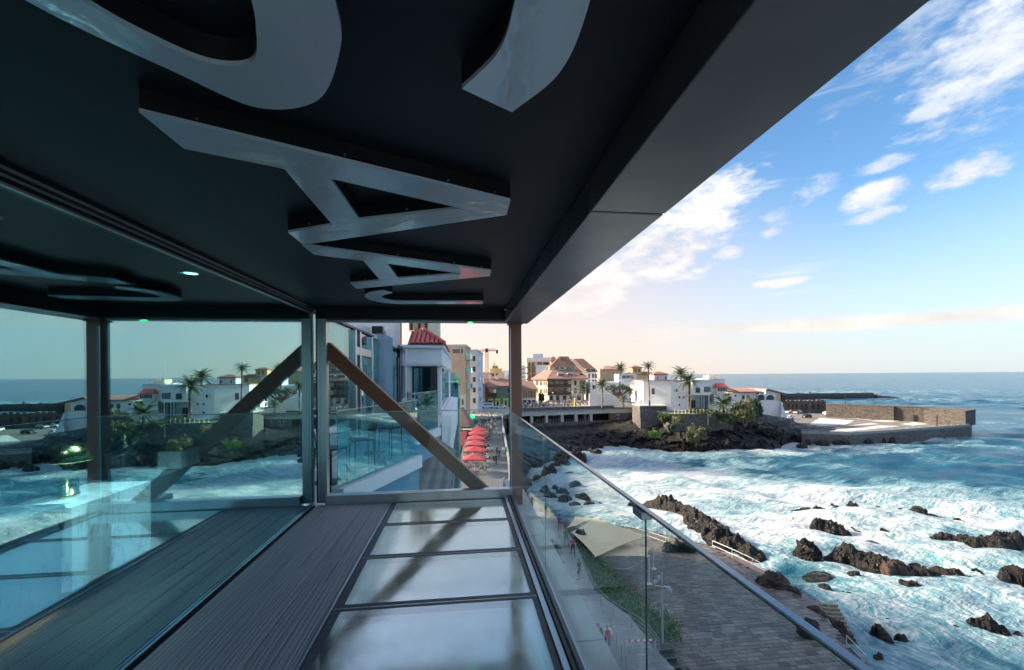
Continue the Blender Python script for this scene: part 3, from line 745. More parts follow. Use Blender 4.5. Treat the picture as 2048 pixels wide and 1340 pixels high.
# balcony with glass parapet, white cap and white wall below, its shade painted blue
A = Vector((-2.13, 7.20, 0)); B = Vector((-1.14, 10.0, 0)); Bk = Vector((-1.62, 13.0, 0)); D = Vector((-.98, 15.2, 0))
bl = thing('side_balcony', 'balcony with white coping above a white wall tinted blue for shade beyond the terrace', 'balcony', (0, 0, 0))
MB().prism([(-3.02, 5.62), (-2.10, 5.62), (A.x, A.y), (B.x, B.y), (Bk.x, Bk.y), (D.x, D.y), (D.x, 21.5), (-3.02, 21.5)], -2.12, -1.95).build('floor_slab', M('grey_panel'), bl)
def wallseg(a, b, t, z0, z1, name, mat, par):
    d = (b - a).normalized(); n = Vector((d.y, -d.x, 0)) * t
    m = MB(); m.hexa([(a.x, a.y, z0), (a.x + n.x, a.y + n.y, z0), (b.x + n.x, b.y + n.y, z0), (b.x, b.y, z0)], [(a.x, a.y, z1), (a.x + n.x, a.y + n.y, z1), (b.x + n.x, b.y + n.y, z1), (b.x, b.y, z1)])
    return m.build(name, mat, par)
for a, b in ((A, B), (Bk, D)):
    wallseg(a, b, .22, -2.08, -1.81, 'coping', M('white_wall'), bl)
    wallseg(a, b, .14, -6.5 if a is A else -2.7, -2.081, 'shade_blue_wall', M('shade_blue_wall'), bl)
wallseg(B + Vector((0, .01, 0)), Bk, .10, -2.75, -1.9, 'shade_blue_wall', M('shade_blue_wall'), bl)
wallseg(Vector((-3.0, 6.6, 0)), A - Vector((0, .01, 0)), .10, -6.5, -1.96, 'shade_blue_wall', M('shade_blue_wall'), bl)
def glassrun(root, a, b, z0, z1, n):
    for i in range(n):
        p0, p1 = a.lerp(b, i / n + .004), a.lerp(b, (i + 1) / n - .004)
        d = (b - a).normalized(); nn = Vector((d.y, -d.x, 0)) * .10
        wallseg(p0 + nn, p1 + nn, .014, z0, z1, 'pane', M('teal_glass'), root)
    d = (b - a).normalized(); nn = Vector((d.y, -d.x, 0)) * .095
    wallseg(a + nn, b + nn, .024, z1 + .001, z1 + .013, 'top_rail', M('aluminium'), root)
gr = thing('glass_railing', 'teal tinted glass parapet of the side balcony with tables behind', 'railing', (0, 0, 0))
glassrun(gr, A, B, -1.809, -.56, 2)
gr = thing('glass_railing', 'teal glass parapet further along in front of the red roofed house', 'railing', (0, 0, 0))
glassrun(gr, Bk, D, -1.809, -.52, 3)
# balcony furniture
tb = thing('round_table', 'round white table on the side balcony behind teal glass', 'table', (-2.48, 8.2, -1.95))
MB().lathe([(.40, .93), (.41, .94), (.41, .965), (.40, .97)], 28).build('top', M('white_paint'), tb)
MB().lathe([(.035, .02), (.035, .93)], 10).build('leg', M('black_metal'), tb)
MB().lathe([(.26, .001), (.26, .015), (.03, .03)], 20).build('base', M('black_metal'), tb)
t2 = copy_tree(tb); t2.location = (-2.25, 11.2, -1.95); t2['label'] = 'second round white table further along the side balcony'
def chair(loc, rz, label, group=None, mat='black_metal', h=.72):
    c = thing('chair', label, 'chair', loc, rz, group)
    MB().box(-.21, .21, -.21, .21, h - .03, h).build('seat', M(mat), c, bevel=.01)
    for sx in (-.18, .18):
        for sy in (-.18, .18):
            MB().tube([(sx * 1.1, sy * 1.1, 0), (sx, sy, h - .03)], .014, 6).build('leg', M(mat), c)
    m = MB()
    for k in range(7):
        x = -.18 + k * .06
        m.tube([(x, .19, h), (x * 1.05, .25, h + .36)], .009, 5)
    m.tube([(-.20, .25, h + .36), (0, .27, h + .37), (.20, .25, h + .36)], .015, 6)
    m.build('backrest', M(mat), c)
    return c
chair((-2.30, 7.75, -1.95), R(150), 'dark slatted chair nearest on the side balcony')
chair((-2.0, 8.75, -1.95), R(-60), 'dark slatted chair on the side balcony between the two tables')
chair((-1.75, 10.6, -1.95), R(-120), 'dark slatted chair on the side balcony beside the further table')

# lower roof of dark curved tiles
def tile_mesh(w, l, h, mat, n=6):
    m = MB(); vs = []
    for y, s in ((0, 1.0), (l, .86)):
        for k in range(n + 1):
            a = math.pi * k / n
            vs.append((-math.cos(a) * w / 2 * s, y, math.sin(a) * h * s))
        for k in range(n, -1, -1):
            a = math.pi * k / n
            vs.append((-math.cos(a) * (w / 2 - .014) * s, y, math.sin(a) * (h - .014) * s))
    k2 = 2 * (n + 1)
    m.add(vs, [(i, (i + 1) % k2, k2 + (i + 1) % k2, k2 + i) for i in range(k2)] + [tuple(range(k2 - 1, -1, -1)), tuple(range(k2, 2 * k2))])
    return m.mesh('tile', mat, False)
def tiled(root, o, u, v, nu, nv, pitch, me, rows_len):
    # o: eave corner, u: along the eave, v: up the slope
    u, v = u.normalized(), v.normalized(); nrm = u.cross(v)
    for j in range(nv):
        for i in range(nu):
            p = o + u * (pitch * (i + .5)) + v * (rows_len * .86 * j) + nrm * (.012 + random.uniform(-.004, .006))
            t = link('tile', me, root)
            vv = (v + nrm * .06).normalized(); uu = (u + v * random.uniform(-.02, .02)).normalized(); nn = uu.cross(vv).normalized(); uu = vv.cross(nn)
            t.matrix_local = Matrix(((uu.x, vv.x, nn.x, p.x), (uu.y, vv.y, nn.y, p.y), (uu.z, vv.z, nn.z, p.z), (0, 0, 0, 1)))
lr = thing('lower_roof', 'lower roof of dark curved tiles under the shade-tinted balcony wall', 'roof', (0, 0, 0))
MB().hexa([(-1.75, 10.6, -3.15), (-.43, 10.6, -4.05), (-.43, 21.5, -4.05), (-1.75, 21.5, -3.15)], [(-1.75, 10.6, -2.90), (-.43, 10.6, -3.80), (-.43, 21.5, -3.80), (-1.75, 21.5, -2.90)]).build('roof_deck', M('black_paint'), lr)
tm = tile_mesh(.19, .42, .085, M('dark_tile'))
tiled(lr, Vector((-.40, 10.6, -3.80)), Vector((0, 1, 0)), Vector((-1.32, 0, .90)), 51, 4, .213, tm, .44)
MB().box(-2.3, -.55, 8.25, 21.4, PROM, -4.051).build('wall', M('white_wall_worn'), lr)
MB().box(-.548, -.40, 10.6, 21.5, -4.4, -4.15).build('gutter', M('galvanised'), lr)
for y in (9.4, 12.0, 14.6, 17.2):
    w_ = MB().box(-.548, -.51, y, y + .9, -8.4, -6.9).build('window', M('white_paint'), lr)
    MB().box(-.509, -.502, y + .08, y + .82, -8.3, -7.0).build('pane', M('window_glass'), w_)

# red-tiled house at the end of the facade
rh = thing('red_roofed_house', 'white house with red tiled roof and grey cornice beyond the balcony', 'house', (0, 0, 0))
MB().box(-3.1, -1.12, 22.2, 40, -16, .66).build('wall', M('white_wall'), rh)
MB().box(-3.1, -1.02, 21.9, 40, .62, 1.52).build('cornice', M('white_wall'), rh, bevel=.02)
MB().box(-3.1, -1.00, 21.85, 40, .52, .618).build('cornice_soffit', M('grey_panel'), rh)
MB().hexa([(-2.72, 21.7, 1.58), (-.95, 21.7, 1.58), (-.95, 40, 1.58), (-2.72, 40, 1.58)], [(-2.72, 23.6, 2.45), (-2.1, 23.6, 2.45), (-2.1, 40, 2.45), (-2.72, 40, 2.45)]).build('roof_deck', M('terracotta'), rh)
rt = tile_mesh(.21, .46, .10, M('red_tile'))
nv = 5
for j in range(nv):
    f = j / nv
    x1 = -.95 - 1.15 * f
    nt = int((x1 + 2.72) / .235)
    tiled(rh, Vector((x1 - nt * .235, 21.62 + 1.9 * f, 1.60 + .87 * f)), Vector((1, 0, 0)), Vector((0, 1.9, .87)), nt, 1, .235, rt, .5)
    n2 = int((40 - 21.7 - 1.9 * f) / .6)
hip = tile_mesh(.25, .5, .12, M('red_tile'))
for j in range(6):
    tiled(rh, Vector((-.92, 21.55, 1.64)) + Vector((-1.15, 1.9, .87)) * (j / 6), Vector((1.0, .6, 0)), Vector((-1.15, 1.9, .87)), 1, 1, .01, hip, .5)
for j in range(3):
    tiled(rh, Vector((-.92 - .36 * j, 21.9 + .6 * j, 1.62 + .27 * j)), Vector((0, 1, 0)), Vector((-1.15, 0, .87)), 34, 1, .235, rt, .5)
MB().tube([(-3.05, 21.78, 1.50), (-1.02, 21.78, 1.47)], .10, 10).build('gutter', M('white_paint'), rh)
MB().tube([(-.97, 21.8, 1.50), (-.97, 39, 1.50)], .09, 8).build('gutter', M('white_paint'), rh)
MB().tube([(-2.85, 21.85, 1.42), (-2.85, 21.95, 1.1), (-2.85, 21.95, -6)], .085, 10).build('downpipe', M('white_paint'), rh)
MB().box(-2.55, -1.28, 22.14, 22.199, -1.5, .50).build('window', M('black_paint'), rh)
MB().box(-2.45, -1.62, 22.11, 22.139, -1.4, .42).build('pane', M('teal_glass'), rh)
for k in range(7):
    y = 22.5 + k * 1.5
    w_ = MB().box(-1.119, -1.06, y, y + 1.3, -1.7, .50).build('window', M('white_paint'), rh)
    MB().box(-1.059, -1.05, y + .1, y + 1.2, -1.6, .42).build('pane', M('window_glass'), w_)
m = MB()
m.hexa([(-1.10, 21.9, -4.4), (-.62, 21.9, -4.4), (-.50, 40, -4.4), (-1.10, 40, -4.4)], [(-1.10, 21.9, -1.9), (-.55, 22.3, -2.0), (-.45, 40, -2.0), (-1.10, 40, -1.9)])
m.build('parapet', M('white_wall'), rh, bevel=.06)
MB().box(-3.1, -2.0, 25.5, 40, 2.7, 6.5).build('upper_storey', M('cream_wall'), rh)
for x in (-2.95, -2.5, -2.1):
    MB().box(x - .07, x + .07, 25.38, 25.498, 2.7, 6.4).build('timber_post', M('brown_wood'), rh)
# narrow green facade past it
gh = thing('green_facade', 'narrow pale green house front with glass strip along the street', 'house', (0, 0, 0))
MB().box(-3, -.42, 40.3, 52, -16, -.6).build('wall', M('green_wall'), gh)
MB().box(-3, -.20, 40.05, 40.29, -16, .3).build('glass_strip', M('teal_glass'), gh)
# ------------------------------------------------------------------ plants
def leaf_cloud(lobes, n, size, seed, flat=.5):
    """many small leaf faces spread through lobes: (cx, cy, cz, rx, ry, rz)"""
    r = np.random.default_rng(seed)
    w = np.array([l[3] * l[4] * l[5] for l in lobes]); w = w / w.sum()
    idx = r.choice(len(lobes), n, p=w)
    lb = np.array(lobes)[idx]
    d = r.normal(size=(n, 3)); d /= np.linalg.norm(d, axis=1)[:, None]
    rad = r.uniform(.45, 1.0, n) ** .6 * r.choice([1.0, 1.0, 1.14], n)
    c = lb[:, :3] + d * lb[:, 3:] * rad[:, None]
    nrm = d + r.normal(size=(n, 3)) * .6; nrm /= np.linalg.norm(nrm, axis=1)[:, None]
    a = np.cross(nrm, r.normal(size=(n, 3))); a /= np.linalg.norm(a, axis=1)[:, None]
    b = np.cross(nrm, a)
    s = size * r.uniform(.6, 1.4, n)[:, None]
    v = np.stack([c - a * s, c - b * s * flat, c + a * s, c + b * s * flat], 1).reshape(-1, 3)
    m = MB(); m.v = [tuple(p) for p in v.tolist()]; m.f = [(4 * i, 4 * i + 1, 4 * i + 2, 4 * i + 3) for i in range(n)]; m.m = [0] * n
    return m
def lobes_for(w, dpt, h, k, seed, z0=.35):
    r = random.Random(seed); out = []
    for i in range(k):
        a = r.uniform(0, 2 * math.pi); q = r.uniform(.1, .68)
        s = r.uniform(.28, .45)
        out.append((math.cos(a) * q * w / 2, math.sin(a) * q * dpt / 2, h * (z0 + r.uniform(-.12, .35) * (1.15 - q)), w / 2 * s, dpt / 2 * s, h * .5 * r.uniform(.40, .7)))
    return out
def bush(label, loc, w, dpt, h, mat, seed, n=1800, size=None, cat='bush', name='shrub', stem=True):
    b = thing(name, label, cat, loc)
    leaf_cloud(lobes_for(w, dpt, h, 14, seed), n, size or w * .045, seed).build('foliage', M(mat), b)
    if stem:
        m = MB(); r = random.Random(seed)
        for k in range(7):
            a = r.uniform(0, 6.28); q = r.uniform(.15, .38)
            m.tube([(0, 0, -.25), (math.cos(a) * q * w * .5, math.sin(a) * q * dpt * .5, h * .3), (math.cos(a) * q * w, math.sin(a) * q * dpt, h * .6)], [h * .03, h * .02, h * .008], 5)
        m.build('stem', M('bark'), b)
    return b
def frond(m, base, az, el0, ln, droop, wid, nleaf, r):
    pts = []; p = Vector(base); e = el0
    n = 9
    for i in range(n + 1):
        pts.append(p.copy())
        p = p + Vector((math.cos(az) * math.cos(e), math.sin(az) * math.cos(e), math.sin(e))) * (ln / n)
        e -= droop / n * (0.5 + 1.2 * i / n)
    m.tube(pts, [.045 * ln / 3 * (1 - .85 * i / n) for i in range(n + 1)], 3, cap=False)
    side = Vector((-math.sin(az), math.cos(az), 0))
    for k in range(nleaf):
        u = .12 + .88 * k / nleaf
        i = min(int(u * n), n - 1); q = pts[i].lerp(pts[i + 1], u * n - i); tg = (pts[i + 1] - pts[i]).normalized()
        l = wid * math.sin(math.pi * min(1, u * .8 + .18)) * r.uniform(.85, 1.15)
        upv = side.cross(tg)
        for s in (-1, 1):
            dr = (side * s * .8 + tg * .65 + upv * .25 + Vector((0, 0, -.15))).normalized()
            w_ = tg * (ln / nleaf * .36)
            m.add([q - w_, q + w_, q + dr * l + w_ * .15, q + dr * l - w_ * .15], [(0, 1, 2, 3)])
def palm_mesh(h, crown, seed, thick=.22, lean=.0, nf=34):
    r = random.Random(seed); tr = MB()
    pts = [Vector((lean * (i / 8) ** 2 * h, .02 * h * math.sin(i), h * i / 8)) for i in range(9)]; pts[0].y = 0
    tr.tube(pts, [thick * (1.35 if i == 0 else 1.05 - .25 * i / 8) for i in range(9)], 9)
    top = pts[-1]
    tr.lathe([(thick * .8, -.5 * crown * .3), (thick * 1.7, -.02), (thick * 1.2, .18 * crown * .4), (.05, .24 * crown * .4)], 9, tuple(top))
    cr = MB()
    for k in range(nf):
        az = k * 2.399 + r.uniform(-.2, .2); f = k / nf
        el0 = R(78) - R(105) * f ** 1.1 + r.uniform(-.12, .12)
        frond(cr, top + Vector((0, 0, .1)), az, el0, crown * r.uniform(.85, 1.1) * (1 - .12 * f), R(60) + R(35) * r.random(), crown * .17, 22, r)
    return tr.mesh('trunk', M('bark'), True), cr.mesh('crown', M('palm_leaf'))
def palm(label, loc, h, crown, seed, thick=.22, lean=0.0, nf=34):
    p = thing('palm_tree', label, 'palm tree', loc, seed)
    a, b = palm_mesh(h, crown, seed, thick, lean, nf)
    link('trunk', a, p); link('crown', b, p)
    return p
# ------------------------------------------------------------------ ground of the town, street, promenade
def flat(name, pts, z, thick, mat, label=None, parent=None):
    m = MB(); m.prism([(p[0], p[1]) for p in pts], z - thick, z)
    o = m.build(name, mat, parent)
    if parent is None: struct(o, label=label)
    return o
def G(px, py, z): v = gz(px, py, z); return (v.x, v.y)
dd = lambda px: 134 + (px - 1040) * .048
def apt(px, off=0.0): return RGT * ((px - CX) * dd(px) / FPX * (1 + off / dd(px))) + FWD * (dd(px) + off)
tg = [(10.5, 118)] + [tuple(apt(q, 1.2))[:2] for q in (1038, 1063, 1093, 1124, 1152, 1182, 1219, 1284)] + [ (58, 122), (84, 118), (95, 140), (75, 190), (60, 420), (-400, 700), (-500, 60), (-4, 104)]
flat('town_ground', tg, -11.02, .5, M('road_pale'), 'pale paved ground of the old town')
# sloping street
st = MB()
LS = [(-1.6, 40), (-1.3, 59), (-1.0, 70), (1.2, 105), (4.5, 150)]; RS = [(6.0, 40), (6.35, 59), (7.6, 72), (9.6, 105), (13.5, 150)]
zs = [-16, -16, -15.4, -12.6, -10.99]
rows = []
for i in range(4):
    for k in range(8):
        u = k / 8
        rows.append((np.array(LS[i]) * (1 - u) + np.array(LS[i + 1]) * u, np.array(RS[i]) * (1 - u) + np.array(RS[i + 1]) * u, zs[i] * (1 - u) + zs[i + 1] * u))
vs_, fs_ = [], []
for a, b, z in rows: vs_ += [(a[0], a[1], z), (b[0], b[1], z)]
fs_ = [(2 * i, 2 * i + 1, 2 * i + 3, 2 * i + 2) for i in range(len(rows) - 1)]
struct(st.add(vs_, fs_).build('street', M('street_paving_shaded')), label='paved street rising to the town, darkened for shade')
pw = thing('street_parapet', 'long pale parapet wall along the sea side of the street', 'wall')
m = MB()
for i in range(len(rows) - 1):
    (a, b, z), (a2, b2, z2) = rows[i], rows[i + 1]
    m.hexa([(b[0], b[1], z - 6), (b[0] + .35, b[1], z - 6), (b2[0] + .35, b2[1], z2 - 6), (b2[0], b2[1], z2 - 6)], [(b[0], b[1], z + .95), (b[0] + .35, b[1], z + .95), (b2[0] + .35, b2[1], z2 + .95), (b2[0], b2[1], z2 + .95)])
m.build('wall', M('concrete'), pw)

# ------------------------------------------------------------------ houses: each drawn in its own frame facing the eye
class Bld:
    def __init__(s, name, label, cat, pxc, d, z, turn=0.0, group=None):
        s.d, s.pxc, s.z, s.k = d, pxc, z, d / FPX
        loc = RGT * ((pxc - CX) * s.k) + FWD * d
        s.root = thing(name, label, cat, (loc.x, loc.y, z), -YAW + turn, group)
    def X(s, px): return (px - s.pxc) * s.k
    def Z(s, py): return gd(s.pxc, py, s.d).z - s.z
    def block(s, px0, px1, py0, py1, y0, y1, mat, name='wall', bevel=0):
        z1, z0 = s.Z(py0), (s.Z(py1) if py1 is not None else 0.0)
        return MB().box(s.X(px0), s.X(px1), y0, y1, z0, z1).build(name, M(mat), s.root, bevel=bevel)
    def win(s, px0, py0, px1, py1, y=0.0, frame='white_paint', pane='window_glass', name='window', f=.10):
        x0, x1, z1, z0 = s.X(px0), s.X(px1), s.Z(py0), s.Z(py1)
        w = MB().box(x0 - f, x1 + f, y - .10, y - .002, z0 - f, z1 + f).build(name, M(frame), s.root)
        MB().box(x0, x1, y - .13, y - .101, z0, z1).build('pane', M(pane), w)
        return w
    def side_win(s, xs, y0, y1, z0, z1, frame='white_paint', sgn=-1):
        xx = s.X(xs)
        a, b = (xx - .10, xx - .002) if sgn < 0 else (xx + .002, xx + .10)
        w = MB().box(a, b, y0, y1, z0, z1).build('window', M(frame), s.root)
        a2 = (xx - .13, xx - .101) if sgn < 0 else (xx + .101, xx + .13)
        MB().box(a2[0], a2[1], y0 + .1, y1 - .1, z0 + .1, z1 - .1).build('pane', M('window_glass'), w)
    def hip(s, px0, px1, y0, y1, pye, pyr, rpx0, rpx1, mat, ry=None, name='roof', th=.25):
        x0, x1, ze, zr, r0, r1 = s.X(px0), s.X(px1), s.Z(pye), s.Z(pyr), s.X(rpx0), s.X(rpx1)
        ya, yb = ((y0 + y1) / 2 - .05, (y0 + y1) / 2 + .05) if ry is None else ry
        m = MB(); m.hexa([(x0, y0, ze), (x1, y0, ze), (x1, y1, ze), (x0, y1, ze)], [(r0, ya, zr), (r1, ya, zr), (r1, yb, zr), (r0, yb, zr)])
        m.box(x0, x1, y0, y1, ze - th, ze - .002)
        return m.build(name, M(mat), s.root)

# tan house and white block along the street
b = Bld('tan_house', 'tall tan house with balconies on the shaded street', 'house', 915, 106, -12.7)
b.block(880, 931, 693, None, 0, 12, 'tan_wall')
b.block(878, 933, 689, 693.2, -.2, 12.2, 'pale_concrete', 'roof_edge')
b.win(905, 698, 921, 707, 0, 'white_paint')
b.win(922, 697, 927, 707, 0, 'white_paint')
b.block(880, 931, 789, None, -.05, -.002, 'cream_wall', 'plinth')
b.win(923, 798, 927, 810, -.05)
for i, y in enumerate((713, 742, 772)):
    o = b.block(927, 940, y + 4, y + 7, 1.0, 6.0, 'pale_concrete', 'balcony')
    MB().box(b.X(927), b.X(940), .95, .99, b.Z(y + 4), b.Z(y - 6)).build('glass_front', M('teal_glass'), o)
    MB().box(b.X(940), b.X(940) + .04, .95, 6.0, b.Z(y + 4), b.Z(y - 6)).build('glass_side', M('teal_glass'), o)
for y in (712, 741, 771):
    b.side_win(931, 1.6, 3.0, b.Z(y + 3), b.Z(y - 9), sgn=1)
b = Bld('white_apartment_block', 'pale bluish white apartment block behind the tan house', 'building', 945, 124, -12)
b.block(925, 955.5, 702, None, 0, 22, 'bluewhite_wall')
b.block(923, 957, 699, 702.1, -.3, 22.3, 'pale_concrete', 'roof_edge')
for y in (712, 733, 754, 775, 796):
    for x in (934, 945):
        b.win(x, y, x + 6, y + 10, 0)
    b.side_win(955.5, 2, 4, b.Z(y + 10), b.Z(y), sgn=1)
    b.side_win(955.5, 8, 10, b.Z(y + 10), b.Z(y), sgn=1)
# tiled kiosk and red awning at the left of the street
b = Bld('tiled_kiosk', 'low kiosk with hipped brown tiled roof beside the street', 'kiosk', 924, 92, -13.7)
b.block(912, 936, 852, None, 0, 7, 'brown_wood')
b.hip(905, 941, -1.2, 8, 851, 817, 914, 920, 'roof_brown', (2.5, 5))
b.win(914, 856, 926, 872, 0, 'orange_wood')
b.block(913, 928, 856, 859, -.5, -.2, 'yellow_sign', 'sign_board')
aw = Bld('red_awning', 'sloping red awning hung on the house wall by the kiosk', 'awning', 920, 82, -14.5)
m = MB(); m.hexa([(aw.X(911), -.2, aw.Z(893)), (aw.X(926), -.2, aw.Z(893)), (aw.X(926), -.1, aw.Z(891)), (aw.X(911), -.1, aw.Z(891))], [(aw.X(911), 2.5, aw.Z(868)), (aw.X(931), 2.5, aw.Z(868)), (aw.X(931), 2.6, aw.Z(866)), (aw.X(911), 2.6, aw.Z(866))])
m.build('cloth', M('awning_red'), aw.root)
for x in (912, 925): MB().tube([(aw.X(x), -.15, 0), (aw.X(x), -.15, aw.Z(893))], .04, 6).build('post', M('white_paint'), aw.root)

# houses closing the street
b = Bld('pink_house', 'small pink house with terracotta roof at the end of the street', 'house', 961, 146, -11)
b.block(950, 968.5, 768, None, 0, 9, 'pink_wall')
b.hip(948, 970, -.6, 9.6, 769, 755, 953, 966, 'roof_pink')
b.win(954, 779, 960, 789, 0, 'black_paint')
b.block(950, 967, 803, None, -1.5, -.01, 'orange_wood', 'shop_front')
b.block(952, 968, 798, 803, -.6, -.01, 'white_wall', 'awning')
b.win(956, 805, 964, 814, -1.5, 'orange_wood')
b = Bld('green_house', 'dark green house with lime shop fronts at the end of the street', 'house', 994, 150, -11)
b.block(970, 1040, 771, None, 0, 10, 'green_wall')
b.hip(966, 1042, -.8, 10.8, 771.5, 753, 985, 1030, 'roof_pink')
for x in (977, 993, 1014): b.block(x, x + 5, 749, 760, 3, 4.2, 'white_wall', 'chimney')
b.win(977, 778, 992, 793, 0, 'brown_wood')
b.block(975, 993, 786, 793, -1.4, -.11, 'brown_wood', 'balcony')
b.hip(974, 996, -1.8, 0, 776, 770, 976, 994, 'roof_brown', (-.3, -.02), 'balcony_roof')
b.block(976, 986, 797, 800.5, -.3, -.01, 'yellow_sign', 'sign_board')
b.win(976, 802, 985, 815, 0, 'white_paint')
for x in (990, 1006, 1024):
    b.block(x, x + 10, 796.5, 799.5, -.2, -.01, 'lime_paint', 'shop_fascia')
    b.block(x, x + 2.4, 799.5, None, -.2, -.01, 'lime_paint', 'shop_jamb')
    b.block(x + 7.6, x + 10, 799.5, None, -.2, -.01, 'lime_paint', 'shop_jamb')
    b.win(x + 3, 801, x + 7, 815, 0, 'white_paint')
b.win(1014, 776, 1018, 787, 0, 'white_paint')
b = Bld('terracotta_roofed_house', 'low house with broad terracotta roof behind the pink house', 'house', 962, 165, -10)
b.block(945, 985, 758, None, 0, 10, 'cream_wall'); b.hip(943, 988, -.8, 10.8, 758, 746, 950, 978, 'roof_brown')
b = Bld('ochre_building', 'stepped ochre building under the crane', 'building', 992, 270, -8)
b.block(972, 1008, 745, None, 0, 14, 'yellow_wall'); b.block(980, 1003, 737, 745, 1, 13, 'yellow_wall'); b.block(984, 996, 731, 737, 2, 10, 'yellow_wall', 'roof_tower')
b.block(1003, 1019, 741, None, 0.5, 12, 'white_wall')
for x in (976, 984, 992): b.win(x, 747, x + 4, 751, 0, 'orange_wood')
for x in (986, 991): b.win(x, 732.5, x + 2.5, 735.5, 2, 'orange_wood')
MB().tube([(b.X(988), 4, b.Z(731)), (b.X(988), 4, b.Z(725))], .25, 5).build('mast', M('brown_wood'), b.root)
p_ = gd(975, 757, 225)
bush('round dark green tree crown between the roofs below the crane', (p_.x, p_.y, p_.z - 1), 8.5, 8, 5.5, 'leaf_dark', 51, 900, .35, 'tree', 'round_tree')
# crane
cr = Bld('tower_crane', 'slender tower crane far behind the street', 'crane', 974, 330, -8)
m = MB(); hw = .9; zt = cr.Z(702)
for sx in (-hw, hw):
    for sy in (-hw, hw): m.tube([(sx, sy, 0), (sx, sy, zt)], .22, 4)
nn = 14
for i in range(nn):
    z0, z1 = zt * i / nn, zt * (i + 1) / nn
    for s in (-hw, hw): m.tube([(-hw, s, z0), (hw, s, z1)], .12, 4); m.tube([(s, -hw, z1), (s, hw, z0)], .12, 4)
m.build('mast', M('orange_wood'), cr.root)
m = MB(); m.tube([(cr.X(957), 0, zt), (cr.X(996), 0, zt + .2)], .30, 4); m.tube([(cr.X(962), 0, zt + 1.4), (cr.X(992), 0, zt + 1.6)], .16, 4)
for i in range(12):
    xa = cr.X(960 + i * 3); m.tube([(xa, 0, zt), (xa + 1.2, 0, zt + 1.5)], .10, 4)
m.build('jib', M('brown_wood'), cr.root)
MB().box(cr.X(992.5), cr.X(996.5), -1, 1, zt - 2.0, zt + .7).build('counterweight', M('black_paint'), cr.root)
MB().box(-1.1, 1.1, -1.1, 1.1, zt - .8, zt + 1.9).build('cab', M('brown_wood'), cr.root)

# yellow house right of the column
b = Bld('yellow_house', 'yellow house with pink roof at the edge of the plaza', 'house', 1055, 158, -11)
b.block(1030, 1073, 777, None, 0, 9, 'yellow_wall'); b.hip(1027, 1076, -.8, 9.8, 778, 762, 1036, 1066, 'roof_pink')
for x in (1047, 1056, 1063): b.win(x, 783, x + 6, 794, 0, 'black_paint')
b.block(1030, 1073, 797, None, -.4, -.01, 'white_wall', 'shop_front')
for x in (1046, 1055, 1064): b.win(x, 800, x + 6, 809, -.4, 'white_paint')
# hotel
b = Bld('corner_hotel', 'large cream hotel with stacked pink tiled roofs and dark wooden balconies', 'hotel', 1122, 172, -11)
xl, xc, xr = b.X(1071), b.X(1095), b.X(1172)
ze, zb = b.Z(757), 0
m = MB(); m.prism([(xl, 7.5), (xc, 0), (xr, 0), (xr + 2, 16), (xl, 16)], 3.2, ze); m.build('wall', M('cream_wall'), b.root)
m = MB(); m.prism([(xl + 1, 8), (xc + .4, .8), (xr - .5, .8), (xr + 1, 15.8), (xl + 1, 15.8)], 0, 3.199); m.build('ground_floor', M('grey_panel'), b.root)
zr = b.Z(738.5)
m = MB(); lo = [(xl - 1, 7.0), (xc - .3, -1.0), (xr + 1.2, -1.0), (xr + 3.2, 17), (xl - 1, 17)]; hi = [(b.X(1096), 8), (b.X(1108), 5.2), (b.X(1158), 5.2), (b.X(1160), 13), (b.X(1096), 13)]
m.add([(p[0], p[1], ze) for p in lo] + [(p[0], p[1], zr) for p in hi] + [(p[0], p[1], ze - .4) for p in lo], [(i, (i + 1) % 5, 5 + (i + 1) % 5, 5 + i) for i in range(5)] + [(5, 6, 7, 8, 9)] + [(10 + i, 10 + (i + 1) % 5, (i + 1) % 5, i) for i in range(5)] + [(14, 13, 12, 11, 10)])
rf = m.build('roof', M('roof_pink'), b.root)
b.block(1101, 1157, 732, 739, 5.6, 12.6, 'cream_wall', 'attic')
for x0, x1 in ((1113, 1121), (1124, 1131), (1136, 1148), (1150, 1153)): b.win(x0, 733.5, x1, 738, 5.6, 'white_paint')
m = MB(); zl, zh = b.Z(732.5), b.Z(711)
m.hexa([(b.X(1102), 4.6, zl), (b.X(1157), 4.6, zl), (b.X(1159), 14, zl), (b.X(1100), 14, zl)], [(b.X(1124), 8.5, zh), (b.X(1141), 8.5, zh), (b.X(1141), 10, zh), (b.X(1124), 10, zh)])
m.build('upper_roof', M('roof_brown'), b.root)
m = MB(); m.hexa([(b.X(1090), 10, b.Z(745)), (b.X(1112), 10, b.Z(745)), (b.X(1112), 16, b.Z(745)), (b.X(1090), 16, b.Z(745))], [(b.X(1104), 12, b.Z(726)), (b.X(1108), 12, b.Z(726)), (b.X(1108), 14, b.Z(726)), (b.X(1104), 14, b.Z(726))])
m.build('side_roof', M('roof_pink'), b.root)
b.block(1107, 1119, 718, 736, 11, 15, 'yellow_wall', 'turret'); b.hip(1105.5, 1120.5, 10.5, 15.5, 719, 710.5, 1110, 1116, 'roof_brown', None, 'turret_roof')
b.block(1141.5, 1144.5, 712, 722, 8.8, 10, 'brown_wood', 'chimney'); b.block(1124.5, 1127, 712, 723, 7.0, 7.9, 'roof_brown', 'chimney')
def dormer(x0, x1, yt, yb, yy):
    w = b.block(x0, x1, yt, yb, yy - .2, yy + 3, 'white_wall', 'dormer')
    MB().box(b.X(x0) + .2, b.X(x1) - .2, yy - .26, yy - .201, b.Z(yb) + .3, b.Z(yt) - .2).build('pane', M('window_glass'), w)
dormer(1116, 1131, 746, 753.5, 1.0); dormer(1135, 1148, 746, 752.5, 1.4)
b.block(1160, 1166, 747, 752, 1.3, 3, 'black_paint', 'skylight')
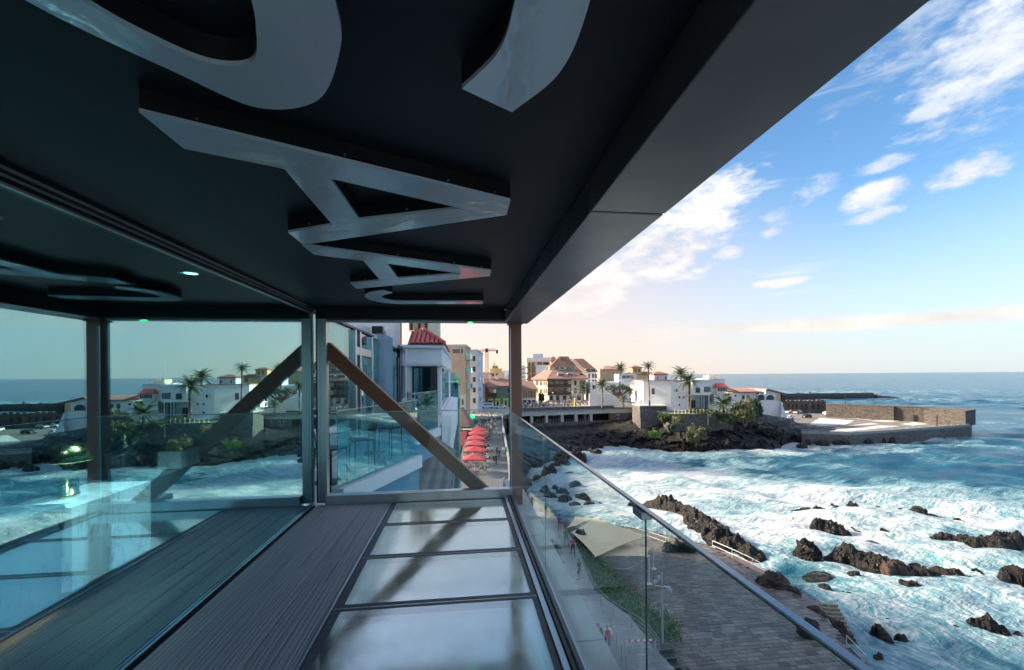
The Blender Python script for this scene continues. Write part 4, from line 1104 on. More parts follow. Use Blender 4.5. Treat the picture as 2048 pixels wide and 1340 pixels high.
for yt, yb in ((762, 771), (777, 786)):
    for x in (1097, 1104, 1111, 1118, 1125, 1132): b.win(x, yt, x + 4.2, yb, 0, 'brown_wood')
    b.block(1094, 1141, yb - 3.0, yb + 2.8, -1.8, -1.65, 'brown_wood', 'balcony_front'); b.block(1094, 1141, yb + 2.0, yb + 3.6, -1.649, -.15, 'brown_wood', 'balcony_floor')
    for x in (1095, 1107, 1118, 1129, 1140): b.block(x, x + .8, yt - 2.5, yb - 3, -1.75, -1.66, 'brown_wood', 'post')
    b.win(1149, yt, 1152.5, yb, 0, 'brown_wood'); b.win(1160, yt, 1164, yb, 0, 'brown_wood'); b.win(1166, yt, 1170, yb, 0, 'brown_wood')
b.block(1093, 1142, 759, 761, -1.8, -.01, 'brown_wood', 'balcony_beam')
d_ = Vector((xc - xl, -7.5, 0)).normalized(); n_ = Vector((d_.y, -d_.x, 0))
L_ = math.hypot(xc - xl, 7.5)
for yt, yb in ((763, 771), (778, 786)):
    for k, u in enumerate((.12, .42, .70, .86)):
        p0 = Vector((xl, 7.5, 0)) + d_ * (L_ * u); w_ = 1.5 if k < 2 else .7
        m = MB(); p1 = p0 + d_ * w_; o_ = n_ * .12
        m.hexa([(p0.x, p0.y, b.Z(yb)), (p0.x + o_.x, p0.y + o_.y, b.Z(yb)), (p1.x + o_.x, p1.y + o_.y, b.Z(yb)), (p1.x, p1.y, b.Z(yb))], [(p0.x, p0.y, b.Z(yt)), (p0.x + o_.x, p0.y + o_.y, b.Z(yt)), (p1.x + o_.x, p1.y + o_.y, b.Z(yt)), (p1.x, p1.y, b.Z(yt))])
        m.build('window', M('brown_wood'), b.root)
for x in (1100, 1112, 1126, 1140, 1155): b.win(x, 791, x + 7, 801, .8, 'folded_blue')
# wing behind on the right
b = Bld('hotel_wing', 'gabled hotel wing with brown roof behind the corner hotel', 'building', 1172, 192, -10)
b.block(1150, 1195, 744, None, 2, 18, 'white_wall')
m = MB(); zl, zh = b.Z(744), b.Z(716)
m.hexa([(b.X(1152), 1, zl), (b.X(1199), 1, zl), (b.X(1200), 18, zl), (b.X(1150), 18, zl)], [(b.X(1147), 8, zh), (b.X(1173), 8, zh), (b.X(1173), 10, zh), (b.X(1146), 10, zh)])
m.build('roof', M('roof_brown'), b.root)
m = MB(); m.hexa([(b.X(1143), .6, b.Z(722)), (b.X(1148), .6, b.Z(717)), (b.X(1148), 2, b.Z(717)), (b.X(1143), 2, b.Z(722))][:4], [(b.X(1170), .4, b.Z(746)), (b.X(1176), .4, b.Z(745)), (b.X(1176), 2, b.Z(744.9)), (b.X(1170), 2, b.Z(745.9))])
m.build('gable_edge', M('cream_wall'), b.root)
b.block(1172, 1194, 737, 742, 1.5, 2.6, 'cream_wall', 'dormer'); b.win(1174, 738, 1182, 741.5, 1.5, 'brown_wood'); b.win(1184, 738, 1192, 741.5, 1.5, 'brown_wood')
for x in (1178, 1186, 1192):
    for y in (748, 760, 772): b.win(x, y, x + 3.4, y + 8, 2, 'folded_blue')
# concrete block behind on the left
b = Bld('stepped_concrete_block', 'grey stepped apartment block with orange balconies behind the hotel', 'building', 1080, 205, -10)
b.block(1054, 1104, 722, None, 0, 16, 'cream_wall'); b.block(1053, 1106, 715, 722, -.6, 16, 'grey_panel', 'roof_parapet')
b.block(1065, 1087, 707, 716, 2, 12, 'bluewhite_wall', 'roof_tower'); b.block(1072, 1100, 730, 760, -1.2, -.01, 'bluewhite_wall', 'bay')
for y in (725, 737, 749, 761):
    b.win(1057, y, 1061, y + 7, 0, 'brown_wood'); b.win(1064, y, 1069, y + 7, 0, 'brown_wood')
    if y < 730: b.win(1075, y, 1084, y + 5, 0, 'brown_wood'); b.win(1087, y, 1098, y + 5, 0, 'brown_wood')
    b.block(1052, 1070, y + 8, y + 11, -1.6, -.01, 'orange_wood', 'balcony')
b = Bld('pale_block', 'pale far apartment block left of the stepped block', 'building', 1046, 235, -10)
b.block(1030, 1058, 731, None, 0, 12, 'bluewhite_wall')
for y in (736, 744, 752, 760):
    for x in (1045, 1050): b.win(x, y, x + 3, y + 4, 0)
# peach houses and white block behind the palms
b = Bld('peach_house', 'peach coloured house with shallow roof behind the palms', 'house', 1222, 210, -10)
b.block(1200, 1246, 738, None, 0, 14, 'tan_wall'); b.hip(1205, 1248, -.5, 14.5, 738.5, 731, 1216, 1240, 'roof_pink')
for x in (1226, 1234): b.win(x, 744, x + 3, 749, 0)
b = Bld('white_terrace_house', 'flat white house with glazed top floor behind the dragon tree', 'house', 1252, 176, -11)
b.block(1180, 1282, 764, None, 0, 14, 'white_wall'); b.block(1242, 1276, 748, 764, 2, 12, 'bluewhite_wall', 'top_floor')
for x in (1247, 1255, 1263): b.win(x, 751, x + 7, 757, 2, 'folded_blue')
for x in (1185, 1265): b.win(x, 770, x + 6, 778, 0)
b = Bld('yellow_tower_house', 'yellow house with small square tower near the white mansion', 'house', 1282, 205, -10)
b.block(1262, 1312, 747, None, 0, 12, 'yellow_wall'); b.block(1267, 1286, 734, 748, 2, 8, 'yellow_wall', 'tower'); b.hip(1265.5, 1287.5, 1.5, 8.5, 734.5, 730.5, 1273, 1280, 'roof_brown', None, 'tower_roof'); b.hip(1260, 1314, -.6, 12.6, 747.5, 743, 1275, 1300, 'roof_brown')
for x in (1272, 1279): b.win(x, 738, x + 3, 743, 2, 'brown_wood')
b.win(1296, 751, 1300, 757, 0, 'brown_wood')
b = Bld('red_roofed_cottage', 'small white cottage with red roof left of the white mansion', 'house', 1283, 150, -11)
b.block(1273, 1294, 768, None, 0, 8, 'white_wall'); b.hip(1271, 1295, -.5, 8.5, 768.5, 758, 1276, 1292, 'roof_brown')
b.win(1276, 772, 1282, 781, 0, 'orange_wood'); b.win(1286, 772, 1291, 781, 0); b.block(1275, 1294, 788, 806, -.02, .5, 'black_paint', 'dark_porch')

# white mansion on the rock
b = Bld('white_mansion', 'long white flat roofed mansion on the black rock', 'house', 1365, 131, -11)
m = MB(); m.prism([(b.X(1292), 3), (b.X(1342), 0), (b.X(1386), 1.2), (b.X(1386), 12), (b.X(1292), 12)], -.6, b.Z(761)); m.build('wall', M('white_wall'), b.root)
m = MB(); m.prism([(b.X(1290), 2.8), (b.X(1342), -.35), (b.X(1388), .9), (b.X(1388), 12.3), (b.X(1290), 12.3)], b.Z(761) + .001, b.Z(760.2)); m.build('roof_edge', M('terracotta'), b.root)
b.block(1380, 1417, 762, 790, -1.6, 9, 'white_wall', 'upper_block'); b.block(1379, 1418, 759.5, 761.9, -1.9, 9.2, 'white_wall', 'roof_edge')
b.block(1386.2, 1414, 790.1, None, 1.3, 8.9, 'folded_blue', 'recess_wall')
for x in (1396, 1401, 1406, 1411): b.block(x, x + 1, 790.1, None, -1.4, -1.2, 'brown_wood', 'post')
b.block(1385, 1388, 801, 818, .9, 1.29, 'black_paint', 'door'); b.block(1390, 1393, 801, 818, .9, 1.29, 'black_paint', 'door')
b.block(1417.2, 1451, 759, None, .5, 9, 'white_wall', 'right_wing'); b.block(1416.5, 1452, 757.5, 758.9, .2, 9.3, 'white_wall', 'roof_edge')
b.win(1307, 777, 1312, 788, 1.75, 'orange_wood')
for (x, y) in ((1346, 778), (1352, 778)): b.win(x, y, x + 3, y + 5.4, .3, 'grey_panel')
for (x, y) in ((1346, 795), (1352, 795), (1358, 793), (1367, 793), (1346, 810), (1352, 809), (1358, 808)): b.win(x, y, x + 2.6, y + 3.2, .5, 'grey_panel')
b.win(1386, 775, 1395, 785, -1.6, 'grey_panel')
for k in range(6): b.win(1403 + k * 2.2, 773.5, 1404.6 + k * 2.2, 784, -1.6, 'grey_panel', f=.05)
o = b.block(1429, 1449, 774, 785, -1.6, .49, 'white_wall', 'bay')
b.hip(1427.5, 1450.5, -1.9, .6, 774, 767, 1431, 1447, 'red_tile', (-.2, .3), 'bay_roof')
for k in range(6): b.win(1430 + k * 3.1, 776, 1432.3 + k * 3.1, 782.5, -1.6, 'grey_panel', f=.05)
m = MB()                                        # pierced screen of small blocks
for i in range(5):
    for j in range(10):
        if (i + j) % 2: m.box(b.X(1420 + i * 1.7), b.X(1421.7 + i * 1.7), .30, .49, b.Z(788 + j * 2.1 + 2.1), b.Z(788 + j * 2.1))
o = m.build('pierced_screen', M('brown_wood'), b.root); o['kind'] = 'stuff'
b.block(1317, 1344, 747, 760, 4, 8.5, 'bluewhite_wall', 'roof_lantern'); b.hip(1315, 1346, 3.5, 9, 747.5, 742.5, 1327, 1334, 'roof_brown', None, 'lantern_roof')
for x in (1323, 1340): b.win(x, 753.5, x + 2, 758.5, 4, 'folded_blue', f=.04)
b.block(1427, 1442, 751, 758, 3, 7, 'cream_wall', 'roof_hut')
for x, y in ((1429, 716), (1425, 746), (1436, 741), (1411, 751), (1418, 752), (1440, 748)):
    MB().tube([(b.X(x), 4, b.Z(760)), (b.X(x), 4, b.Z(y))], [.09, .03], 5).build('antenna', M('galvanised'), b.root)
b.block(1341, 1386, 818.5, 828, -.3, .2, 'white_wall', 'plinth')
# arched house
b = Bld('arched_house', 'white house with arched balcony and terracotta edged roof by the sea wall', 'house', 1515, 143, -14.4)
b.block(1455, 1519, 786, None, 2, 12, 'white_wall'); b.block(1520, 1560, 788, None, 0, 11, 'white_wall', 'front_block')
m = MB(); m.hexa([(b.X(1453), 1.2, b.Z(775)), (b.X(1484), 1.2, b.Z(786)), (b.X(1484), 12.5, b.Z(786)), (b.X(1453), 12.5, b.Z(775))], [(b.X(1453), 1.2, b.Z(773)), (b.X(1484), 1.2, b.Z(783.6)), (b.X(1484), 12.5, b.Z(783.6)), (b.X(1453), 12.5, b.Z(773))]); m.build('roof', M('roof_pink'), b.root)
m = MB(); m.hexa([(b.X(1482), 1.0, b.Z(785.5)), (b.X(1533), 1.0, b.Z(785.5)), (b.X(1533), 12.6, b.Z(785.5)), (b.X(1482), 12.6, b.Z(785.5))], [(b.X(1482), 1.0, b.Z(783.2)), (b.X(1533), 1.0, b.Z(783.2)), (b.X(1531), 12.6, b.Z(777)), (b.X(1484), 12.6, b.Z(777))]); m.build('roof', M('roof_pink'), b.root)
m = MB(); m.hexa([(b.X(1531), -.8, b.Z(779.5)), (b.X(1568), -.8, b.Z(789)), (b.X(1568), 11.6, b.Z(789)), (b.X(1531), 11.6, b.Z(779.5))], [(b.X(1531), -.8, b.Z(777)), (b.X(1568), -.8, b.Z(786.5)), (b.X(1568), 11.6, b.Z(786.5)), (b.X(1531), 11.6, b.Z(777))]); m.build('roof', M('roof_pink'), b.root)
m = MB(); m.extr([(b.X(1531), b.Z(788)), (b.X(1562), b.Z(788)), (b.X(1531), b.Z(780))], 1, .05, 10.9); m.build('gable', M('white_wall'), b.root)
def arch(x0, x1, yb, yt, yy):
    r_ = (b.X(x1) - b.X(x0)) / 2; cx_ = (b.X(x0) + b.X(x1)) / 2; zc = b.Z(yt) - r_
    pts = [(b.X(x0), b.Z(yb)), (b.X(x1), b.Z(yb))] + [(cx_ + r_ * math.cos(a), zc + r_ * math.sin(a)) for a in np.linspace(0, math.pi, 11)]
    o = MB().extr(pts, 1, yy - .12, yy - .003).build('arch', M('brown_wood'), b.root)
    pts2 = [(cx_ + (x - cx_) * .88, b.Z(yb) + .05 + (z - b.Z(yb)) * .92) for x, z in pts]
    MB().extr(pts2, 1, yy - .15, yy - .121).build('pane', M('window_glass'), o)
arch(1515, 1528, 800, 788.5, 1.99 - 2.0); arch(1532, 1548, 800, 790, 0)
b.block(1553, 1560, 789.5, 801, -.25, -.01, 'yellow_wall', 'shutter'); b.block(1561, 1568, 790, 805, -.6, 3, 'black_paint', 'side_balcony')
b.win(1474, 790, 1478, 793.5, 2, 'white_paint')
for x in (1490, 1500): b.win(x, 791, x + 5, 799, 2, 'grey_panel')
m = MB(); m.hexa([(b.X(1552), -3.4, -.8), (b.X(1562), -3.4, -.8), (b.X(1560), 0, -.8), (b.X(1556), 0, -.8)], [(b.X(1559), -.5, b.Z(802)), (b.X(1560), -.5, b.Z(802)), (b.X(1560), 0, b.Z(802)), (b.X(1559), 0, b.Z(802))]); m.build('buttress', M('bluewhite_wall'), b.root)
# white garden walls
b = Bld('garden_wall', 'stepped white garden wall below the dragon tree', 'wall', 1230, 143, -11)
b.block(1178, 1222, 787, None, 0, .5, 'white_wall'); b.block(1222.2, 1243, 797, None, 0, .5, 'white_wall'); b.block(1243.2, 1276, 806, None, 0, .5, 'white_wall'); b.block(1276.2, 1280, 797, None, -.1, .6, 'white_wall', 'pillar')

# ------------------------------------------------------------------ arcade under the road
ar = thing('sea_arcade', 'stone arcade of restaurants under the curved seafront road', 'arcade', (0, 0, 0))
pts_px = [1038, 1063, 1093, 1124, 1152, 1182, 1219, 1284]
def seg(a, b, z0, z1, name, mat, t=1.0):
    m = MB(); d = (b - a).normalized(); n = Vector((-d.y, d.x, 0)) * t
    m.hexa([(a.x, a.y, z0), (b.x, b.y, z0), (b.x + n.x, b.y + n.y, z0), (a.x + n.x, a.y + n.y, z0)], [(a.x, a.y, z1), (b.x, b.y, z1), (b.x + n.x, b.y + n.y, z1), (a.x + n.x, a.y + n.y, z1)])
    return m.build(name, mat, ar)
for a, b2 in zip(pts_px[:-1], pts_px[1:]):
    seg(apt(a), apt(b2), -12.9, -11.55, 'road_edge', M('pale_concrete'), 7)
    seg(apt(a, -.4), apt(b2, -.4), -11.549, -11.3, 'coping', M('concrete'), 7)
    seg(apt(a), apt(b2), -11.3, -10.35, 'parapet', M('rubble_grey'), .4)
    seg(apt(a, .1), apt(b2, .1), -17.6, -15.3, 'lower_wall', M('rubble_grey'), 1)
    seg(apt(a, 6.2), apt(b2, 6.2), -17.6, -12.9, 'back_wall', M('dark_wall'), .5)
    if a < 1210:
        seg(apt(a - 2.5), apt(a + 2.5), -15.299, -12.901, 'pillar', M('pale_concrete'), 1.2)
seg(apt(1219), apt(1284), -15.299, -12.901, 'end_wall', M('rubble_grey'), 1)
seg(apt(1168), apt(1172), -15.299, -12.901, 'pillar', M('rubble_grey'), 1.2)
for x in (1232, 1237, 1251, 1265):
    o = seg(apt(x, -.12), apt(x + 2.6, -.12), -15.0, -13.5, 'window', M('white_paint'), .1)
    seg(apt(x + .4, -.17), apt(x + 2.2, -.17), -14.9, -13.6, 'pane', M('window_glass'), .04)
for x in (1063, 1093, 1124, 1152):
    for k in range(6):
        xx = x + 4 + k * 4
        seg(apt(xx, .3), apt(xx + .35, .3), -15.3, -14.4, 'rail_post', M('galvanised'), .05)
for x, lab in ((1075, 'pale round parasol in an arcade opening, left one'), (1106, 'pale round parasol in an arcade opening, right one')):
    q = apt(x, 2.2); u = thing('parasol', lab, 'umbrella', (q.x, q.y, -15.3), 0, 'parasols inside the arcade')
    MB().lathe([(1.6, 2.05), (1.0, 2.25), (.05, 2.38)], 12).build('canopy', M('bluewhite_wall'), u); MB().lathe([(.03, -.1), (.03, 2.2)], 6).build('pole', M('white_paint'), u)
# bastion wall of dark rubble and lower garden wall
bs = Bld('stone_bastion', 'dark rubble stone bastion in front of the white mansion', 'wall', 1312, 127, -17.5)
m = MB(); m.hexa([(bs.X(1281), 0, 0), (bs.X(1338), 1, 0), (bs.X(1338), 9, 0), (bs.X(1281), 9, 0)], [(bs.X(1281), .9, bs.Z(813)), (bs.X(1337), 1.9, bs.Z(813)), (bs.X(1337), 9, bs.Z(813)), (bs.X(1281), 9, bs.Z(813))]); m.build('wall', M('rubble_grey'), bs.root)
bs.block(1280, 1338, 811.2, 812.9, .7, 9, 'pale_concrete', 'coping')
gw = Bld('rock_garden_wall', 'rubble garden wall with short posts on top of the rock', 'wall', 1400, 121, -16.5)
gw.block(1338, 1465, 829, None, 0, 6.5, 'rubble_grey'); gw.block(1337, 1466, 827.6, 828.9, -.1, 6.6, 'leaf_olive', 'grass_top')
for k in range(15):
    x = 1350 + k * 7.3; gw.block(x, x + 1.0, 819, 827.5, .5, .65, 'white_wall_worn', 'fence_post')
MB().tube([(gw.X(1350), .57, gw.Z(821)), (gw.X(1453), .57, gw.Z(821))], .03, 5).build('fence_rail', M('galvanised'), gw.root)
gw.block(1414, 1415.5, 829.2, 850, -.35, -.01, 'pale_concrete', 'drain_streak')

# ------------------------------------------------------------------ jetty with car park
def W(px, py, z): v = gz(px, py, z); return (v.x, v.y)
JZ = -17.5
jt = [W(1585, 858, JZ), W(1606, 866, JZ), W(1700, 869, JZ), W(1800, 862.5, JZ), W(1938, 852, JZ), W(1944, 846, JZ), W(1850, 838, JZ), W(1640, 828, JZ), W(1560, 824, JZ), W(1545, 840, JZ)]
flat('jetty', jt, JZ, 4.2, M('lot_dark'), 'dark stone jetty with the car park')
def patch(px4, mat, z=.006):
    m = MB(); m.add([(*W(px, py, JZ), JZ + z) for px, py in px4], [(0, 1, 2, 3)]); return m.build('painted_bay', M(mat), bpy.data.objects['jetty'])
for q in ([(1610, 853), (1640, 836), (1708, 841), (1690, 850)], [(1612, 857), (1690, 852), (1740, 846), (1760, 848), (1700, 855)][:4], [(1672, 834), (1700, 833), (1760, 837), (1738, 840)], [(1740, 842), (1775, 838), (1808, 841), (1780, 844)], [(1645, 862), (1760, 851), (1800, 852), (1700, 863)], [(1800, 848), (1830, 844), (1856, 848), (1826, 851)]):
    patch(q, 'lot_white')
wl_ = Bld('harbour_wall', 'long brown rubble sea wall behind the car park', 'wall', 1760, 168, JZ)
A_, B_ = gz(1652, 834, JZ), gz(1868, 845, JZ)
def worldseg(root, a, b, t, z0, z1, name, mat):
    inv = root.matrix_world.inverted() if False else None
    d = (b - a).normalized(); n = Vector((-d.y, d.x, 0)) * t
    m = MB(); L = root.location; c, s = math.cos(-root.rotation_euler.z), math.sin(-root.rotation_euler.z)
    def loc(p, z): x, y = p.x - L.x, p.y - L.y; return (x * c - y * s, x * s + y * c, z - L.z)
    m.hexa([loc(a, z0), loc(b, z0), loc(b + n, z0), loc(a + n, z0)], [loc(a, z1), loc(b, z1), loc(b + n, z1), loc(a + n, z1)])
    return m.build(name, mat, root)
worldseg(wl_.root, A_, B_, 3.0, JZ, -12.5, 'wall', M('rubble_brown'))
worldseg(wl_.root, A_ - Vector((0, .15, 0)), B_ - Vector((0, .15, 0)), 3.3, -12.499, -12.2, 'coping', M('rubble_brown'))
a_, b_ = A_.lerp(B_, .35), A_.lerp(B_, .66)
d_ = (B_ - A_).normalized(); n_ = Vector((d_.y, -d_.x, 0))
for i in range(22):                            # stair up the wall
    p0 = a_.lerp(b_, i / 22) + n_ * 1.25; p1 = a_.lerp(b_, (i + 1) / 22) + n_ * 1.25
    worldseg(wl_.root, p0, p1, 1.2, JZ, JZ + (i + 1) * .24, 'step', M('rubble_brown'))
p0 = A_.lerp(B_, .83) + n_ * .05; p1 = A_.lerp(B_, .865) + n_ * .05
worldseg(wl_.root, p0, p1, .04, JZ, JZ + 2.3, 'door', M('black_paint'))
eb = thing('end_blockhouse', 'square brown stone blockhouse at the jetty end', 'building', (0, 0, 0))
c1, c2 = gz(1848, 847, JZ), gz(1931, 853, JZ)
worldseg(eb, c1, c2, 9.0, JZ, -12.7, 'wall', M('rubble_brown')); worldseg(eb, c1 - Vector((0, .2, 0)), c2 - Vector((-.2, .2, 0)), 9.3, -12.699, -12.4, 'coping', M('rubble_brown'))
eb2 = thing('ruined_stone_hall', 'low ruined stone hall with dark openings beside the car park', 'building', (0, 0, 0))
c1, c2 = gz(1566, 826, JZ), gz(1652, 827, JZ)
worldseg(eb2, c1, c2, 8, JZ, -12.2, 'wall', M('rubble_brown'))
for f in (.10, .20, .30, .42, .52, .68, .8):
    p0, p1 = c1.lerp(c2, f), c1.lerp(c2, f + .05); n2 = Vector((0, -.06, 0))
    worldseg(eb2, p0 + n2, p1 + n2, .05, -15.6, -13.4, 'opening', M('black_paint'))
for i in range(10):
    p0, p1 = c1.lerp(c2, i / 10), c1.lerp(c2, (i + .6) / 10)
    worldseg(eb2, p0, p1, 1.0, -12.199, -12.2 + random.uniform(.2, .8), 'merlon', M('rubble_brown'))
# jetty sea wall and railing
jw = thing('jetty_face', 'rough stone face and low parapet of the jetty towards the surf', 'wall', (0, 0, 0))
fr = [gz(*p, JZ) for p in ((1604, 867), (1700, 870), (1800, 863.5), (1940, 853))]
for a, b2 in zip(fr[:-1], fr[1:]):
    worldseg(jw, a, b2, .5, JZ - 4.2, JZ + .001, 'wall', M('rubble_grey')); worldseg(jw, a, b2, .35, JZ + .002, JZ + .75, 'parapet', M('concrete'))
    worldseg(jw, a + Vector((0, .1, 0)), b2 + Vector((0, .1, 0)), .06, JZ + 1.1, JZ + 1.16, 'rail', M('galvanised'))
    nseg = int((b2 - a).length / 3)
    for i in range(nseg):
        p0 = a.lerp(b2, i / nseg) + Vector((0, .1, 0)); worldseg(jw, p0, p0 + Vector((.06, 0, 0)), .06, JZ + .75, JZ + 1.1, 'post', M('galvanised'))
worldseg(jw, fr[-1] + Vector((0, .4, 0)), fr[-1] + Vector((1.5, 14, 0)), -.6, JZ - 4.2, JZ + .2, 'wall', M('rubble_grey'))
# far breakwater
bw = thing('breakwater', 'low dark breakwater far out in the surf', 'breakwater', (0, 0, 0))
bp = [gz(1545, 800, SEA), gz(1640, 799, SEA), gz(1755, 798, SEA)]
for a, b2 in zip(bp[:-1], bp[1:]):
    worldseg(bw, a, b2, 7, SEA - 1, -17.4, 'wall', M('dark_stone')); worldseg(bw, a + Vector((0, 3, 0)), b2 + Vector((0, 3, 0)), 2, -17.399, -16.2, 'parapet', M('dark_stone'))
# lamp posts on the jetty
for i, (px, py, top) in enumerate(((1620, 812, 786), (1691, 812, 790), (1597, 806, 788))):
    p0 = gz(px, 826, -16.5); t_ = gd(px, top, (p0.dot(FWD)))
    l_ = thing('lamp_post', ['dark lamp post left of centre on the sea wall', 'dark lamp post right of centre on the sea wall', 'dark lamp post above the ruined hall'][i], 'lamp post', (p0.x, p0.y, -17.4))
    MB().tube([(0, 0, 0), (0, 0, t_.z + 17.4)], [.12, .07], 6).build('pole', M('black_paint'), l_)
    MB().lathe([(.1, 0), (.32, .1), (.36, .45), (.1, .6)], 8, (0, 0, t_.z + 17.4)).build('lantern', M('black_paint'), l_)

# ------------------------------------------------------------------ palms, trees, bushes
def pp(px, py, d): v = gd(px, py, d); return v
def palm_at(label, px, pyb, pyc, d, crown, seed, thick=.25, lean=0, nf=34):
    b0 = gd(px, pyb, d); c0 = gd(px, pyc, d)
    return palm(label, (b0.x, b0.y, b0.z), c0.z - b0.z, crown, seed, thick, lean, nf)
palm_at('tall palm rising behind the white terrace house', 1240, 790, 738, 172, 4.0, 11, .32)
palm_at('tall thin palm in front of the left wall of the white mansion', 1299, 812, 735, 128, 3.0, 12, .22, -.03, 24)
palm_at('thick palm before the middle of the white mansion', 1378, 824, 764, 125, 4.4, 13, .36)
palm_at('palm crown just behind the thick palm at the white mansion', 1363, 810, 750, 136, 4.2, 14, .3)
palm_at('palm between the hotel and the dragon tree', 1205, 818, 771, 140, 3.7, 15, .26)
palm_at('short palm beside the red roofed cottage', 1261, 806, 784, 142, 3.0, 16, .26)
palm_at('slim palm in front of the corner hotel', 1166, 808, 779, 155, 3.8, 17, .2, 0, 22)
palm_at('very low bushy palm at the white garden wall', 1247, 814, 799, 140, 2.8, 18, .25, 0, 24)
palm_at('low wide palm on the rock below the mansion', 1447, 832, 810, 119, 4.6, 19, .35)
# dragon tree: forked trunk under a flat umbrella crown
c0 = gd(1236, 800, 146); dt = thing('dragon_tree', 'dragon tree with forked trunk and broad flat crown', 'tree', (c0.x, c0.y, c0.z))
m = MB(); r = random.Random(4); tips = []
for k in range(22):
    a = k * 2.4; q = 1.0 + 3.2 * math.sqrt((k + .5) / 22); zt_ = 4.9 - .10 * q * q
    tip = Vector((math.cos(a) * q, math.sin(a) * q * .8, zt_)); tips.append(tip)
    m.tube([(0, 0, 0), (math.cos(a) * .25, math.sin(a) * .25, 1.3), tip * .55 + Vector((0, 0, .4)), tip], [.45, .30, .16, .10], 5)
m.build('trunk', M('bark'), dt)
lob = [(t_.x, t_.y, t_.z + .35, .95, .95, .50) for t_ in tips]
leaf_cloud(lob, 3000, .26, 44, .28).build('crown', M('leaf_dragon'), dt)
def bush_at(label, px, pyb, d, wpx, hpx, mat, seed, n=1800, size=None, **kw):
    b0 = gd(px, pyb, d); k = d / FPX
    return bush(label, (b0.x, b0.y, b0.z), wpx * k, wpx * k * .8, hpx * k, mat, seed, n, size, **kw)
bush_at('big olive green bush hanging over the black rock', 1490, 852, 117, 62, 60, 'leaf_olive', 61, 4200, .30)
bush_at('darker bush at the right end of the rock garden', 1512, 836, 121, 40, 42, 'leaf_dark', 62, 2000, .30)
bush_at('grey olive bush low on the cliff', 1390, 884, 113, 50, 36, 'leaf_olive', 63, 2600, .24)
bush_at('bright green cushion of leaves low on the cliff', 1310, 876, 115, 34, 18, 'leaf_bright', 64, 1800, .20)
bush_at('dark green shrub at the foot of the bastion', 1330, 848, 119, 32, 26, 'leaf_dark', 65, 1500, .24)
bush_at('shrub on the rock below the low wide palm', 1452, 850, 117, 40, 26, 'leaf_dark', 66, 1800, .24)
bush_at('dark green tree beside the arched house', 1452, 806, 135, 22, 24, 'leaf_dark', 67, 900, .3, cat='tree', name='small_tree')
bush_at('dark round tree between yellow house and hotel', 1083, 806, 163, 16, 24, 'leaf_dark', 68, 900, .3, cat='tree', name='small_tree')
bush_at('low hedge row in front of the mansion recess', 1400, 826, 123, 60, 12, 'leaf_dark', 69, 1300, .22, cat='hedge', name='hedge')
bush_at('dark creeper hanging over the left part of the rubble garden wall', 1358, 852, 116, 34, 26, 'leaf_olive', 72, 1500, .2)
bush_at('dry shrub at the corner between bastion and garden wall', 1343, 862, 114, 22, 20, 'leaf_dark', 73, 900, .2)
bush_at('wide green mat growing along the top of the garden wall', 1430, 836, 118, 50, 20, 'leaf_dark', 74, 1800, .2)
bush_at('small bush right of the slim palm by the hotel', 1177, 806, 158, 14, 10, 'leaf_dark', 70, 500, .25)
bush_at('low garden bush in front of the red roofed cottage', 1262, 810, 146, 26, 8, 'leaf_dark', 71, 700, .22)
# ------------------------------------------------------------------ cliff
def fbm(p, o=5, s=1.0, rid=False):
    v = 0; a = 1; f = s; tot = 0
    for _ in range(o):
        n = noise.noise(p * f)
        if rid: n = 1 - abs(n) * 2
        v += a * n; tot += a; a *= .52; f *= 2.03
    return v / tot
pairs = [((1030, 1052), (1014, 1000, -16.6)), ((1035, 1020), (1022, 960, -16.5)), ((1055, 965), (1030, 905, -16.5)), ((1100, 940), (1060, 880, -16.8)), ((1150, 918), (1110, 866, -16.8)), ((1190, 902), (1170, 858, -16.8)),
         ((1240, 898), (1215, 853, -16.2)), ((1300, 902), (1290, 847, -15.0)), ((1370, 909), (1350, 838, -13.4)), ((1430, 908), (1420, 834, -12.8)), ((1500, 906), (1490, 831, -12.4)),
         ((1545, 905), (1530, 836, -13.2)), ((1566, 897), (1568, 846, -14.6)), ((1590, 894), (1592, 856, -16.6)), ((1640, 895), (1648, 866, -17.7)), ((1668, 893), (1672, 872, -19.0))]
base = spline([tuple(gz(*p, SEA - .6)) for p, _ in pairs], 34); top = spline([tuple(gz(*q)) for _, q in pairs], 34)
nr = 46; vs_, fs_ = [], []
for i, (a, b) in enumerate(zip(base, top)):
    hor = Vector((b.x - a.x, b.y - a.y, 0)); out = -hor.normalized()
    for j in range(nr):
        u = j / (nr - 1)
        k = 1 - (1 - u) ** 1.7 if False else u ** 1.0
        p = Vector((a.x, a.y, a.z)) * (1 - u) + b * u
        prof = math.sin(math.pi * u) * 1.2 + .9 * math.sin(u * 9 + .35 * i * .1)        # ledges
        p = p + out * prof
        q = Vector((p.x * .30, p.y * .30, p.z * .42))
        amp = 2.6 * (math.sin(math.pi * min(1, u * .92 + .06)) ** .5)
        d = (fbm(q, 5, 1.0, True) - .25) * amp + noise.noise(q * 4.1) * .45
        p = p + out * d + Vector((0, 0, noise.noise(q * 1.3 + Vector((9, 3, 1))) * 1.0 * math.sin(math.pi * u)))
        vs_.append(tuple(p))
    ncap = 12; cl_ = 14 * min(1, max(.15, (len(base) - 1 - i) / 40))
    for j in range(1, ncap + 1):
        q = b - out * (cl_ * j / ncap); q3 = Vector((q.x * .35, q.y * .35, 1.3))
        vs_.append((q.x, q.y, b.z + .3 * j / ncap + (fbm(q3, 4, 1.0, True) - .3) * 1.1 * math.sin(math.pi * min(1, j / ncap + .12))))
w_ = nr + ncap
